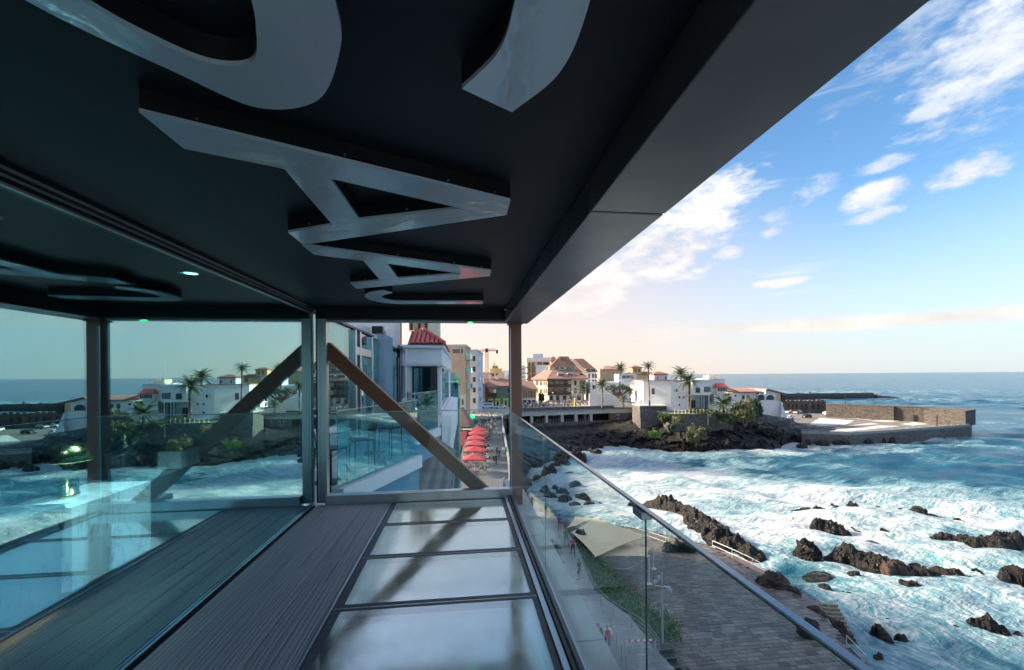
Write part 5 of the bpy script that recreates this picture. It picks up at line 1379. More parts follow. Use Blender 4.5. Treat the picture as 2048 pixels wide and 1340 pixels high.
for i in range(len(base) - 1):
    for j in range(w_ - 1): fs_.append((i * w_ + j, (i + 1) * w_ + j, (i + 1) * w_ + j + 1, i * w_ + j + 1))
cl = MB().add(vs_, fs_).build('cliff', M('basalt')); struct(cl, label='black basalt cliff below the town')

# ------------------------------------------------------------------ rocks in the surf
def rock_mesh(w, d, h, seed, sub=4, rough=.42, mat='basalt', lay=0.0):
    bm = bmesh.new(); bmesh.ops.create_icosphere(bm, subdivisions=sub, radius=1)
    o = Vector((seed * 7.3 % 91, seed * 3.1 % 57, seed * 1.7 % 33))
    for v in bm.verts:
        p = v.co.normalized()
        s = Vector((p.x * w / 2, p.y * d / 2, p.z * h)); k = 1.6 / max(w, d) ** .55
        r_ = 1 + rough * fbm(s * k + o, 5, 1.0, True) - rough * .55 + .22 * noise.noise(s * k * .6 + o * 2)
        r_ += .10 * abs(noise.noise(s * k * 5 + o)) + .06 * noise.noise(s * k * 11 + o)
        q = Vector((p.x * w / 2 * r_, p.y * d / 2 * r_, p.z * h * r_))
        if lay: q.z += lay * math.sin(q.x * 2.2 + q.z * 7)
        v.co = q
    me = bpy.data.meshes.new('rock'); bm.to_mesh(me); bm.free(); me.materials.append(M(mat)); me.update()
    return me
ROCKS = []
def rock(label, px, py, wpx, hpx, seed, z=SEA, dep=.7, mat='basalt', sub=4, turn=0.0, group=None, sink=.35, name='sea_rock'):
    p = gz(px, py, z); d = p.dot(FWD); k = d / FPX
    w, h = wpx * k, max(hpx * k * 1.15, .25)
    o = link(name, rock_mesh(w, w * dep, h, seed, sub, mat=mat), None, 0, (p.x, p.y, z - h * sink + h * .25), -YAW + turn)
    ROCKS.append((p.x, p.y, w / 2)); return tag(o, label, 'rock', group)
def reef(label, pts, wid, hts, seed, mat='basalt', n=110, mm=26):
    """an elongated jagged ridge of rock lying in the surf"""
    P = spline([tuple(gz(px, py, SEA)) for px, py in pts], max(2, n // (len(pts) - 1)))
    L = len(P); Wd = np.interp(np.linspace(0, 1, L), np.linspace(0, 1, len(wid)), wid); Hh = np.interp(np.linspace(0, 1, L), np.linspace(0, 1, len(hts)), hts)
    o = P[L // 2].copy(); vs, fs = [], []
    off = Vector((seed * 5.1, seed * 2.7, seed * .9))
    for i, p in enumerate(P):
        tg = (P[min(i + 1, L - 1)] - P[max(i - 1, 0)]).normalized(); sd_ = Vector((tg.y, -tg.x, 0))
        e = min(1, 6 * i / L, 6 * (L - 1 - i) / L) ** .6
        wob = noise.noise(Vector((i * .07, seed, 0))) * .5
        for j in range(mm):
            v = 2 * j / (mm - 1) - 1
            w = Wd[i] * (.75 + .5 * abs(noise.noise(Vector((i * .11, seed * 3.3, 1.5)))))
            q = p + sd_ * (v * w * .5 + wob * Wd[i] * .4)
            s_ = q * .55 + off
            rid = fbm(s_, 5, 1.0, True); bl = abs(noise.noise(s_ * 2.3)) + .5 * abs(noise.noise(s_ * 5.2)) + .25 * abs(noise.noise(s_ * 11))
            z = Hh[i] * e * (1 - abs(v) ** 2.2) * (.25 + .75 * max(0, rid + .35)) + (bl - .35) * .5 * e * Hh[i] ** .5 - .55 * abs(v) ** 3 - .35 * (1 - e)
            vs.append(tuple(Vector((q.x, q.y, SEA + z)) - o))
        ROCKS.append((p.x, p.y, Wd[i] / 2)) if i % 12 == 0 else None
    for i in range(L - 1):
        for j in range(mm - 1): a_ = i * mm + j; fs.append((a_, a_ + mm, a_ + mm + 1, a_ + 1))
    ob = MB().add(vs, fs).build('reef', M(mat), None, False, 0, tuple(o))
    return tag(ob, label, 'rock')
reef('long rugged black reef running beside the deck towards the pool', [(1286, 1008), (1330, 1028), (1390, 1058), (1450, 1090), (1500, 1112), (1540, 1118)], [3.2, 5.0, 5.4, 4.6, 3.2, 2.4], [1.6, 2.5, 2.4, 2.0, 1.3, .8], 3)
reef('middle reef of dark blocks crossing the surf from the split boulder', [(1640, 1125), (1700, 1130), (1770, 1150), (1840, 1152), (1900, 1156), (1960, 1166)], [2.2, 3.0, 2.8, 2.2, 1.8, 1.4], [1.5, 2.0, 1.7, 1.1, 1.0, .6], 4, n=130)
reef('long low black reef reaching the right edge of the photo', [(1846, 1076), (1900, 1086), (1960, 1098), (2020, 1096), (2080, 1100)], [1.8, 3.4, 3.4, 3.2, 2.6], [.8, 1.2, 1.3, 1.9, 1.5], 5)
reef('thin sloping ridge in the upper surf on the right', [(1735, 1030), (1780, 1038), (1835, 1052)], [1.2, 2.0, 1.4], [.7, .9, .6], 6, n=70)
reef('slim broken ridge in the upper surf nearest the deck reef', [(1565, 1026), (1610, 1030), (1660, 1022)], [1.4, 2.2, 1.6], [.7, 1.0, .7], 7, n=70)
reef('flat ridge right of the slim broken ridge in the upper surf', [(1640, 1020), (1690, 1022), (1722, 1021)], [1.4, 2.2, 1.8], [.7, .9, 1.2], 8, n=70)
rock('large split boulder at the left end of the middle reef', 1618, 1120, 50, 36, 5, dep=.9, sub=5)
reef('reddish reef against the middle reef half way along', [(1740, 1150), (1790, 1158), (1830, 1150)], [2.0, 2.6, 1.6], [1.2, 1.5, .8], 17, 'basalt_brown', 70)
reef('wide flat dark rock cut by the right edge of the photo', [(1990, 1158), (2040, 1166), (2090, 1180)], [2.4, 3.4, 3.0], [1.0, 1.6, 1.4], 18, n=70)
reef('reef block in the upper surf with steep left end', [(1618, 1062), (1655, 1066), (1706, 1072)], [2.4, 3.2, 2.0], [1.9, 1.6, .8], 19, n=80)
rock('knobbly rock at the end of the thin sloping ridge', 1835, 1032, 40, 18, 15, dep=.6)
reef('low rock streaked with foam above the wide flat one at the right edge', [(1970, 1114), (2005, 1122), (2048, 1136)], [1.6, 2.2, 1.4], [.7, .9, .6], 20, n=60)
reef('humped reef standing alone in the lower surf', [(1788, 1184), (1822, 1190), (1868, 1202)], [2.2, 2.8, 1.8], [1.5, 1.3, .9], 21, n=70)
rock('rounded rock pair in front of the middle reef, left one', 1708, 1160, 36, 16, 20)
rock('rounded rock pair in front of the middle reef, right one', 1750, 1152, 44, 24, 21)
rock('black boulder in foam beside the deck stairs', 1650, 1188, 34, 18, 22)
reef('pointed dark reef in the lower right surf', [(1925, 1262), (1970, 1268), (2034, 1284)], [1.6, 2.2, 1.6], [.8, 1.4, .9], 23, n=80)
reef('slanting wet reef in the lower surf', [(1736, 1266), (1762, 1276), (1796, 1296)], [1.1, 1.5, 1.0], [.8, .9, .6], 25, n=60)
reef('sharp wet ledge in the surf below the sea stairs', [(1790, 1276), (1815, 1288)], [.9, .9], [.6, .6], 26, n=50)
rock('brown boulder at the bottom edge of the surf', 1758, 1330, 24, 26, 27, mat='basalt_brown')
reef('small reef showing right of the humped reef', [(1945, 1186), (1975, 1192), (2000, 1202)], [1.2, 1.5, .9], [.6, .8, .5], 28, n=50)
reef('thin ledge of rock in the lower surf left of the pointed reef', [(1735, 1210), (1765, 1220), (1795, 1232)], [.9, 1.2, .8], [.5, .7, .4], 29, n=50)
reef('low streaked ledge near the right edge in the lower surf', [(1990, 1214), (2030, 1226), (2070, 1240)], [1.0, 1.3, 1.0], [.5, .6, .5], 30, n=50)
r9 = random.Random(19)
for i in range(26):
    px, py = r9.uniform(1560, 2060), r9.uniform(1020, 1330)
    if px < 1500 + (py - 1000) * .9: continue
    ln = r9.uniform(14, 46); k = 21 / (py - 751)
    o = reef('low jagged black reef among the foam', [(px, py), (px + ln * .5, py + ln * .10), (px + ln, py + ln * .32)], [8 * k, 13 * k, 7 * k], [.35, r9.uniform(.4, .8), .3], 60 + i, n=40, mm=14)
    o['group'] = 'low black reefs in the surf'
for i, (px, py, w, h) in enumerate(((1740, 1093, 34, 10), (1715, 1056, 30, 6), (1785, 1060, 16, 6), (1930, 1062, 22, 10), (1970, 1072, 16, 5), (1570, 1075, 30, 10), (1590, 1072, 20, 9), (1640, 1158, 60, 12), (1755, 1018, 12, 6), (1800, 1021, 10, 5), (1860, 1035, 30, 8), (1720, 1178, 24, 5), (1690, 1203, 14, 6), (1770, 1222, 40, 9), (1710, 1220, 10, 4), (1965, 1235, 30, 7), (2020, 1225, 40, 8), (1630, 1076, 26, 7), (1795, 1103, 12, 4), (1890, 1115, 24, 5), (1545, 1085, 24, 8))):
    rock('small low rock awash in the foam', px, py, w, h, 40 + i, sub=3, group='small rocks awash in the foam')
for i, (px, py, w, h) in enumerate(((1150, 977, 26, 14), (1125, 988, 26, 12), (1100, 998, 30, 12), (1165, 1002, 34, 16), (1130, 1008, 36, 18), (1110, 978, 12, 8), (1140, 952, 22, 9), (1120, 958, 14, 6), (1090, 985, 22, 14), (1200, 1018, 14, 12), (1180, 1022, 30, 18), (1262, 1012, 16, 10), (1270, 1024, 18, 8), (1230, 1035, 14, 6), (1150, 1022, 30, 18), (1075, 962, 18, 12))):
    rock('dark rounded boulder in the foam beside the walkway', px, py, w, h, 80 + i, sub=3, group='boulders beside the walkway', name='shore_boulder')
r_ = random.Random(3)
for i in range(46):
    px = r_.uniform(1085, 1200); py = 945 - (px - 1085) * .42 + r_.uniform(-16, 10)
    rock('dark boulder in the heap at the foot of the cliff', px, py, r_.uniform(8, 18), r_.uniform(6, 12), 120 + i, SEA + r_.uniform(0, 1.2), sub=3, group='boulder heap below the arcade', name='shore_boulder', mat='basalt' if i % 3 else 'basalt_brown')

for i in range(30):
    px = 1600 + i * 8.5 + r_.uniform(-4, 4); py = 893 - max(0, px - 1700) * .10 + r_.uniform(-7, 1)
    rock('dark boulder at the foot of the jetty wall', px, py, r_.uniform(10, 22), r_.uniform(7, 14), 330 + i, SEA + .5, sub=3, group='boulders at the jetty foot', name='shore_boulder')
for i, (px, w, h) in enumerate(((1758, 16, 7), (1766, 14, 6), (1775, 16, 6), (1786, 12, 4), (1797, 12, 3))):
    rock('dark rock in the tail of the far breakwater', px, 798, w, h, 380 + i, sub=3, group='rocks at the breakwater tail', name='shore_boulder')
# ------------------------------------------------------------------ sea
rows_y = np.concatenate([np.linspace(1480, 800, 470), np.linspace(799, 752.2, 130)[:-1], 751 + np.array([1.0, .7, .45, .28, .2])])
rr = 21 * FPX / (rows_y - 751.0)
azs = np.radians(np.concatenate([np.linspace(-12, 62, 760), np.linspace(62.3, 150, 120)]))
RRg, AZg = np.meshgrid(rr, azs, indexing='ij')
X = RRg * np.sin(AZg); Y = RRg * np.cos(AZg)
Zs = np.zeros_like(X)
r2 = np.random.default_rng(5)
dr = np.gradient(rr)[:, None] * np.ones_like(X); dr = np.abs(dr) + .2
for k in range(60):
    lam = 1.6 * (26 / 1.6) ** (k / 59); th = math.radians(215) + r2.normal() * .55
    amp = .016 * lam ** .80; ph = r2.uniform(0, 6.28)
    damp = np.clip((lam / (dr * 2.2)) - .4, 0, 1)
    wv = np.sin((X * math.sin(th) + Y * math.cos(th)) * 2 * math.pi / lam + ph)
    Zs += amp * damp * (wv + .25 * np.abs(wv))
# foam density from the shore, the rocks and breaking bands
shore = np.array([(p.x, p.y) for p in base[::6]] + [(a, b) for a, b, _ in ROCKS])
F = np.zeros_like(X)
mind = np.full(X.shape, 1e9)
for sx, sy in shore:
    mind = np.minimum(mind, (X - sx) ** 2 + (Y - sy) ** 2)
mind = np.sqrt(mind)
F += .75 * np.exp(-(mind / 3.0) ** 2) + .50 * np.exp(-(mind / 9.0) ** 2) + .34 * np.exp(-(mind / 24.0) ** 2)
def blob(px, py, rx, ry, s):
    global F
    p = gz(px, py, SEA); dx, dy = X - p.x, Y - p.y
    u = dx * RGT.x + dy * RGT.y; v = dx * FWD.x + dy * FWD.y
    F += s * np.exp(-(u / rx) ** 2 - (v / ry) ** 2)
blob(1290, 945, 22, 16, .80); blob(1400, 965, 22, 14, .60); blob(1240, 990, 16, 18, .8); blob(1480, 1050, 12, 9, .55); blob(1540, 1000, 16, 8, .45); blob(1330, 905, 26, 8, .4)
blob(1760, 1000, 26, 6, .45); blob(1950, 1030, 20, 7, .60); blob(2000, 1050, 12, 5, .4); blob(1700, 1240, 9, 7, .25); blob(1900, 1230, 12, 10, .18); blob(1560, 910, 14, 5, .35); blob(1700, 905, 26, 4, .25)
blob(1980, 950, 24, 7, -.18); blob(1750, 950, 24, 5, -.10)
far = gz(1700, 800, SEA)
d2 = np.hypot(X - far.x, (Y - far.y) * 1.0)
blob(1600, 785, 240, 60, .62); blob(1850, 800, 90, 26, .35); blob(1800, 825, 60, 14, .22); blob(1990, 850, 40, 8, .2)
F += .10 * np.clip((260 - RRg) / 160, .15, 1)
nearf = np.clip((Y - 30) / 40, 0, 1)
F = np.clip(F * (.33 + .25 * nearf) - .045, 0, .78)
Zs *= .62
# breaking surf heaps up in the bay
hx = np.array([0.0])
for (px, py, rx, ry, hh) in ((1235, 925, 9, 5, 1.5), (1280, 912, 8, 4, .9), (1780, 992, 22, 2.5, .7), (1940, 1015, 14, 2.5, .8), (1500, 990, 14, 3, .6)):
    p = gz(px, py, SEA); dx, dy = X - p.x, Y - p.y
    Zs += .45 * hh * np.exp(-((dx * RGT.x + dy * RGT.y) / rx) ** 2 - ((dx * FWD.x + dy * FWD.y) / ry) ** 2)
nR, nA = X.shape
co = np.stack([X, Y, SEA + Zs], -1).reshape(-1, 3)
idx = np.arange(nR * nA).reshape(nR, nA)
quads = np.stack([idx[:-1, :-1], idx[:-1, 1:], idx[1:, 1:], idx[1:, :-1]], -1).reshape(-1, 4)
me = bpy.data.meshes.new('sea')
me.vertices.add(len(co)); me.vertices.foreach_set('co', co.ravel())
me.loops.add(quads.size); me.loops.foreach_set('vertex_index', quads.ravel())
me.polygons.add(len(quads)); me.polygons.foreach_set('loop_start', np.arange(0, quads.size, 4)); me.polygons.foreach_set('loop_total', np.full(len(quads), 4))
me.polygons.foreach_set('use_smooth', np.ones(len(quads), bool))
at = me.attributes.new('foam', 'FLOAT', 'POINT'); at.data.foreach_set('value', F.ravel().astype(np.float32))
me.update(); me.validate()
t = NT('sea_water')
at_ = t.n.new('ShaderNodeAttribute'); at_.attribute_name = 'foam'; Fo = at_.outputs['Fac']
pos = t.coord((1, 1, 0), 'Object', (0, 0, R(-12)))
wv = t.n.new('ShaderNodeTexNoise'); wv.inputs['Scale'].default_value = .13; wv.inputs['Detail'].default_value = 3; t.l.new(pos, wv.inputs['Vector'])
warp = t.n.new('ShaderNodeVectorMath'); warp.operation = 'MULTIPLY_ADD'
t.l.new(wv.outputs['Color'], warp.inputs[0]); warp.inputs[1].default_value = (5.5, 5.5, 0); t.l.new(pos, warp.inputs[2])
def mp(vec, sc):
    m_ = t.n.new('ShaderNodeMapping'); m_.inputs['Scale'].default_value = sc; t.l.new(vec, m_.inputs[0]); return m_.outputs[0]
sy = t.n.new('ShaderNodeSeparateXYZ'); t.l.new(t.tc.outputs['Object'], sy.inputs[0])
farf = t.ramp(sy.outputs[1], 48, 92)
# drifting streaks: towards the shore near the rocks, along the crests further out
vmix = t.n.new('ShaderNodeMix'); vmix.data_type = 'VECTOR'
t.l.new(farf, vmix.inputs[0]); t.l.new(mp(warp.outputs[0], (.85, .24, 1)), vmix.inputs[4]); t.l.new(mp(warp.outputs[0], (.26, .85, 1)), vmix.inputs[5])
V = vmix.outputs[1]
big = t.noise(.075, 5, .62, mp(warp.outputs[0], (.75, 1.35, 1)))
def ridge(n, w): return t.ramp(t.math('ABSOLUTE', t.math('SUBTRACT', n, .5)), 0, w, 1, 0)
n1 = t.noise(.55, 4, .55, V); n2 = t.noise(1.5, 4, .6, V); n3 = t.noise(4.2, 3, .6, V)
lines = t.math('MAXIMUM', ridge(n1, .028), t.math('MAXIMUM', t.math('MULTIPLY', ridge(n2, .035), .8), t.math('MULTIPLY', ridge(n3, .05), .5)))
dens = t.math('ADD', Fo, t.math('MULTIPLY', t.math('SUBTRACT', big, .5), 1.75))
dens = t.math('ADD', dens, t.math('MULTIPLY', t.math('SUBTRACT', n1, .5), .8))
dens2 = t.math('ADD', dens, t.math('MULTIPLY', t.math('SUBTRACT', n2, .5), .9))
solid = t.ramp(t.math('ADD', dens2, t.math('MULTIPLY', t.math('SUBTRACT', n3, .5), .5)), .52, .92)
lacy = t.math('MULTIPLY', lines, t.ramp(dens, .16, .60))
fo = t.math('MAXIMUM', solid, t.math('MULTIPLY', lacy, .9))
caps = t.ramp(t.noise(.10, 4, .7, mp(pos, (.30, 2.2, 1))), .69, .77)
fo = t.math('MINIMUM', t.math('MAXIMUM', fo, t.math('MULTIPLY', caps, .55)), 1.0)
deep = t.mix(t.ramp(big, .35, .65), (.005, .050, .100), (.010, .090, .140))
aer = t.mix(t.ramp(dens, .02, .62), deep, (.085, .24, .30))
fcol = t.mix(t.ramp(n3, .36, .60), (.31, .40, .45), (.53, .56, .58))
col = t.mix(fo, aer, fcol)
bmp = t.bump(t.noise(1.0, 4, .62, mp(pos, (.7, 1.6, 1))), .6, .6)
wb = t.bsdf(col, t.mix(fo, (.20, .20, .20), (.75, .75, .75)), 0, bmp)
wb.inputs['IOR'].default_value = 1.25
me.materials.append(t.done(wb))
struct(link('sea', me), label='foaming blue sea')
# ------------------------------------------------------------------ promenade, deck
flat('promenade', [(-9, -10), (11.2, -10), (11.6, 20), (11.0, 24.2), (10.9, 27), (9.6, 30.6), (9.9, 34), (10.6, 40), (10.2, 50), (6.2, 60), (6.0, 41), (-1.6, 41), (-1.6, 39.9), (-9, 39.9)], PROM, 5.5, M('sett_paving'), 'grey paved walkway below the terrace')
dk = flat('deck', [(11.2, -10), (40, -10), (24.6, 22.5), (26.0, 26.2), (27.6, 31.5), (26.6, 38.9), (26.0, 43), (21, 48.5), (15, 52), (10.2, 52), (9.6, 40), (9.5, 30.6), (11.0, 24)], DECK - .06, 3.2, M('dark_stone'), 'dark slab deck beside the sea')
# paving slabs one by one near, the rest in one mesh
def inpoly(x, y, P):
    c = False
    for i in range(len(P)):
        x1, y1 = P[i]; x2, y2 = P[i - 1]
        if (y1 > y) != (y2 > y) and x < (x2 - x1) * (y - y1) / (y2 - y1) + x1: c = not c
    return c
DP = [(13.2, 14), (30, 14), (24.4, 22.7), (25.8, 26.4), (27.3, 31.5), (26.3, 38.7), (25.6, 42.8), (20.8, 48), (14, 51), (12.5, 44), (12.0, 35), (12.6, 28)]
sl_me = {}
r_ = random.Random(21); slabs = []
y = 14.0; row = 0
while y < 51:
    h = .36; x = 10.0 + r_.random() * .6
    while x < 30:
        w = r_.choice((.42, .55, .7, .85, 1.1))
        if inpoly(x + w / 2, y + h / 2, DP): slabs.append((x, y, w, h))
        x += w
    y += h; row += 1
def slab_mesh(w, h):
    k = (w, h)
    if k not in sl_me: sl_me[k] = MB().hexa([(0.008, .008, -.05), (w - .008, .008, -.05), (w - .008, h - .008, -.05), (.008, h - .008, -.05)], [(.016, .016, 0), (w - .016, .016, 0), (w - .016, h - .016, 0), (.016, h - .016, 0)]).mesh('slab', M('slab'))
    return sl_me[k]
def vis(s):
    d = Vector((s[0], s[1], 0)).dot(FWD); px = CX + Vector((s[0], s[1], 0)).dot(RGT) / d * FPX; py = CY - DECK / d * FPX
    return py < 1345 and px < 1760
sv = sorted([s for s in slabs if vis(s)], key=lambda s: s[0] ** 2 + s[1] ** 2); near = sv[:300]; nset = set(near)
dk_o = bpy.data.objects['deck']
for (x, y, w, h) in near:
    o = link('slab', slab_mesh(w, h), dk_o, 0, (x, y, DECK + r_.uniform(-.008, .010)))
    o.rotation_euler = (r_.uniform(-.008, .008), r_.uniform(-.008, .008), 0)
m = MB()
mats_far = []
for i, (x, y, w, h) in enumerate(s for s in slabs if s not in nset):
    z = DECK + r_.uniform(-.008, .010)
    m.hexa([(x + .008, y + .008, z - .05), (x + w - .008, y + .008, z - .05), (x + w - .008, y + h - .008, z - .05), (x + .008, y + h - .008, z - .05)], [(x + .016, y + .016, z), (x + w - .016, y + .016, z), (x + w - .016, y + h - .016, z), (x + .016, y + h - .016, z)], i % 4)
for k, (a, b) in enumerate((((.085, .076, .067), (.13, .115, .10)), ((.115, .102, .09), (.17, .15, .132)), ((.15, .133, .117), (.215, .19, .168)), ((.095, .086, .078), (.15, .134, .118)))): var_mat('slab_far%d' % k, a, b, .45, 2, 0, .3, 14)
o = m.build('far_slabs', [M('slab_far%d' % k) for k in range(4)], dk_o); o['kind'] = 'stuff'
# outer reddish landing, sea stairs, rails
var_mat('red_landing', (.15, .085, .072), (.21, .13, .11), .4, 1.2, 0, .3, 12)
flat('sea_landing', [W(1438, 1100, -18.8), W(1470, 1112, -18.8), W(1520, 1136, -18.8), W(1580, 1170, -18.8), W(1630, 1202, -18.8), W(1642, 1212, -18.8), W(1664, 1250, -18.8), W(1700, 1310, -18.8), W(1722, 1345, -18.8), (24.5, 20.0), (24.5, 22.6), (26.0, 26.2), (27.4, 31.5), (26.6, 38.9), (26.0, 43)], DECK - .5, 2.6, M('red_landing'), 'reddish stone landing beside the deck')
s0 = gz(1672, 1208, -18.9); s1 = gz(1722, 1296, -20.6)
stp = thing('sea_stairs', 'stone stairs going down from the landing into the surf', 'stairs', (0, 0, 0))
dv = Vector((s1.x - s0.x, s1.y - s0.y, 0)); n = 11
for i in range(n):
    p0 = s0.lerp(s1, i / n); p1 = s0.lerp(s1, (i + 1) / n); d = dv.normalized(); q = Vector((d.y, -d.x, 0))
    if q.x > 0: q = -q
    q = q * 1.5; z = -18.85 - i * .18
    var = 'cream_wall' if i < 6 else 'dark_stone'
    MB().hexa([(p0.x, p0.y, z - 2), (p1.x, p1.y, z - 2), (p1.x + q.x, p1.y + q.y, z - 2), (p0.x + q.x, p0.y + q.y, z - 2)], [(p0.x, p0.y, z), (p1.x, p1.y, z), (p1.x + q.x, p1.y + q.y, z), (p0.x + q.x, p0.y + q.y, z)]).build('step', M('stair_stone' if i < 7 else 'dark_stone') if 'stair_stone' in MATS else var_mat('stair_stone', (.20, .17, .12), (.27, .23, .17), .8, 2, 0, .3, 14), stp)
def railing(label, pts, h=.95, bars=2, mat='white_paint', post=2.0, r=.025, name='handrail', group=None):
    t = thing(name, label, 'railing', tuple(pts[0]), 0, group); o = Vector(pts[0])
    for k in range(bars):
        z = h * (k + 1) / bars
        MB().tube([tuple(Vector(p) - o + Vector((0, 0, z))) for p in pts], r, 5).build('bar', M(mat), t)
    acc_ = 0; last = None
    for a, b in zip(pts[:-1], pts[1:]):
        a, b = Vector(a), Vector(b); L = (b - a).length; s = 0 if last is None else post - acc_
        while s < L:
            p = a.lerp(b, s / L) - o; MB().tube([tuple(p), tuple(p + Vector((0, 0, h)))], r * 1.2, 5).build('post', M(mat), t); s += post; last = 1
        acc_ = L - (s - post)
    e = Vector(pts[-1]) - o; MB().tube([tuple(e), tuple(e + Vector((0, 0, h)))], r * 1.2, 5).build('post', M(mat), t)
    return t
railing('thin pale handrail along the outer edge of the reddish landing', [tuple(gz(*p, -18.8)) for p in ((1425, 1100), (1465, 1118), (1500, 1135), (1535, 1155), (1575, 1180))], 1.0, 2, 'galvanised', 2.4)
railing('short white handrail leading down the sea stairs', [tuple(gz(1634, 1212, -18.8)), tuple(gz(1657, 1236, -19.9))], 1.0, 2, 'galvanised', 2.4)
railing('white handrail at the lower corner of the deck by the sea', [tuple(gz(1693, 1300, -18.8)), tuple(gz(1735, 1345, -18.9))], 1.0, 2, 'galvanised', 2.0)
railing('pale handrail on the deck behind the sail shade', [tuple(gz(*p, -18.3)) for p in ((1250, 1068), (1300, 1082), (1338, 1096))], 1.0, 2, 'galvanised', 2.5)
rock('red brown boulder on the reddish landing', 1548, 1182, 62, 34, 201, -18.9, .8, 'basalt_brown', 5, name='boulder')
rock('rounded brown boulder beside the landing handrail', 1587, 1196, 26, 20, 202, -18.9, .9, 'basalt_brown', name='boulder')
rock('dark red boulder at the foot of the sea stairs, upper one', 1622, 1240, 44, 24, 203, -19.2, .8, 'basalt_brown', 5, name='boulder')
rock('dark red boulder at the foot of the sea stairs, middle one', 1650, 1252, 40, 24, 204, -19.6, .8, 'basalt_brown', name='boulder')
rock('dark red boulder at the foot of the sea stairs, lowest one', 1672, 1278, 44, 34, 205, -19.9, .8, 'basalt_brown', 5, name='boulder')
rock('dark boulder standing on the deck behind the glass', 1618, 1270, 40, 30, 206, -18.3, .8, 'basalt', name='boulder')
for i, (px, w, h, lab) in enumerate(((1338, 26, 18, 'left black rock of the row standing on the deck edge'), (1358, 24, 18, 'middle black rock of the row standing on the deck edge'), (1378, 26, 17, 'right black rock of the row standing on the deck edge'))):
    rock(lab, px, 1102, w, h, 210 + i, -18.3, .7, 'basalt', name='boulder')
# curved walkway fence with four bars, hedge behind it
fp = [(1000, 1005), (1060, 1000), (1105, 1042), (1130, 1080), (1150, 1110), (1163, 1140), (1176, 1165), (1188, 1190), (1205, 1215), (1235, 1240), (1265, 1258), (1295, 1282), (1318, 1312)]
fpw = spline([tuple(gz(px, py, PROM)) for px, py in fp[1:]], 5)
railing('curved four bar metal fence along the walkway', [tuple(p) for p in fpw], 1.0, 4, 'fence_metal' if 'fence_metal' in MATS else var_mat('fence_metal', (.30, .30, .25), (.42, .42, .36), .4, 4, .5).name, 1.5, .022, 'walkway_fence')
railing('straight metal fence beside the two people at the steps', [tuple(gz(*p, PROM)) for p in ((1222, 1272), (1236, 1305), (1252, 1345))], 1.0, 4, 'fence_metal', 1.2, .022, 'walkway_fence')
hd = thing('hedge', 'leafy green hedge between walkway fence and deck', 'hedge', (0, 0, 0))
lob = []
for p in spline([(10.6, 39.0, 0), (10.9, 36.4, 0), (10.9, 33.5, 0), (10.9, 31.0, 0), (11.9, 28.6, 0), (13.2, 27.0, 0)], 7):
    for _ in range(3): lob.append((p.x + r_.uniform(-.3, 1.1), p.y + r_.uniform(-.4, .4), -16.9 + r_.uniform(-.7, .75), r_.uniform(.6, 1.0), r_.uniform(.6, 1.0), r_.uniform(.5, .9)))
leaf_cloud(lob, 15000, .085, 91, .55).build('foliage', M('hedge_leaf') if 'hedge_leaf' in MATS else var_mat('hedge_leaf', (.06, .13, .035), (.16, .24, .075), .55, 1.2), hd)
m = MB()
for k in range(30):
    l = lob[k]; m.tube([(l[0], l[1], DECK), (l[0] + r_.uniform(-.2, .2), l[1], l[2])], [.03, .015], 4)
m.build('stems', M('bark'), hd)
rock('mossy dark boulder at the top of the hedge under the sail', 1166, 1092, 36, 30, 220, -16.6, .9, 'basalt', 4, name='boulder')
# steps from walkway to deck with barrier
ws = thing('walkway_steps', 'dark stone steps from the walkway down to the deck', 'stairs', (0, 0, 0))
for i in range(9):
    z = PROM - .02 - i * .25; y_ = 24.0 - i * .42
    MB().box(9.2, 12.1, y_ - .42, y_, z - 3, z).build('step', M('dark_stone'), ws, bevel=.015)
    MB().box(9.2, 12.1, y_ - .43, y_ - .40, z + .002, z + .012).build('nosing', M('concrete'), ws)
MB().box(12.12, 12.6, 19.8, 25.0, DECK - 1, PROM - .6).build('side_wall', M('rubble_grey'), ws)
bp_ = gz(1250, 1308, PROM); bq = gz(1310, 1280, PROM + .95)
ba = thing('barrier_pole', 'red and white striped barrier pole across the steps', 'barrier', tuple(bp_)); e = Vector(bq) - Vector(bp_); s_ = Vector((0, 0, .75))
for i in range(10):
    a = s_.lerp(e, i / 10); b = s_.lerp(e, (i + 1) / 10); MB().tube([tuple(a), tuple(b)], .04, 6).build('stripe', M('red_paint' if i % 2 else 'white_paint'), ba)
for q in (Vector((0, 0, 0)), e - Vector((0, 0, .95))): MB().tube([tuple(q), tuple(q + Vector((0, 0, .95)))], .04, 6).build('post', M('galvanised'), ba)
# floodlight mast
fl = gz(1325, 1312, DECK); tz = gd(1323, 1146, fl.dot(FWD)).z - DECK
lm = thing('floodlight_mast', 'grey floodlight mast standing on the deck', 'lamp post', tuple(fl))
MB().tube([(0, 0, 0), (0, 0, .12), (0, 0, tz)], [.16, .085, .065], 10).build('pole', M('galvanised'), lm)
MB().tube([(-.55, -.1, tz - .75), (.6, .1, tz - 1.0)], .05, 6).build('cross_arm', M('galvanised'), lm)
for x, z, s in ((-.45, tz - .55, -1), (-.2, tz - .30, -1), (.35, tz - 1.05, 1), (.52, tz - 1.2, 1)):
    h_ = MB().hexa([(-.16, -.12, -.05), (.16, -.12, -.05), (.16, .12, -.05), (-.16, .12, -.05)], [(-.09, -.07, .14), (.09, -.07, .14), (.09, .07, .14), (-.09, .07, .14)]).build('floodlight', M('galvanised'), lm)
    h_.location = (x, 0, z); h_.rotation_euler = (R(20), R(35 * s), 0)
    MB().box(-.14, .14, -.10, .10, -.06, -.051).build('lens', M('white_paint'), h_)
MB().tube([(0, .12, .1), (0, .12, 3.2)], .03, 5).build('cable', M('galvanised'), lm)
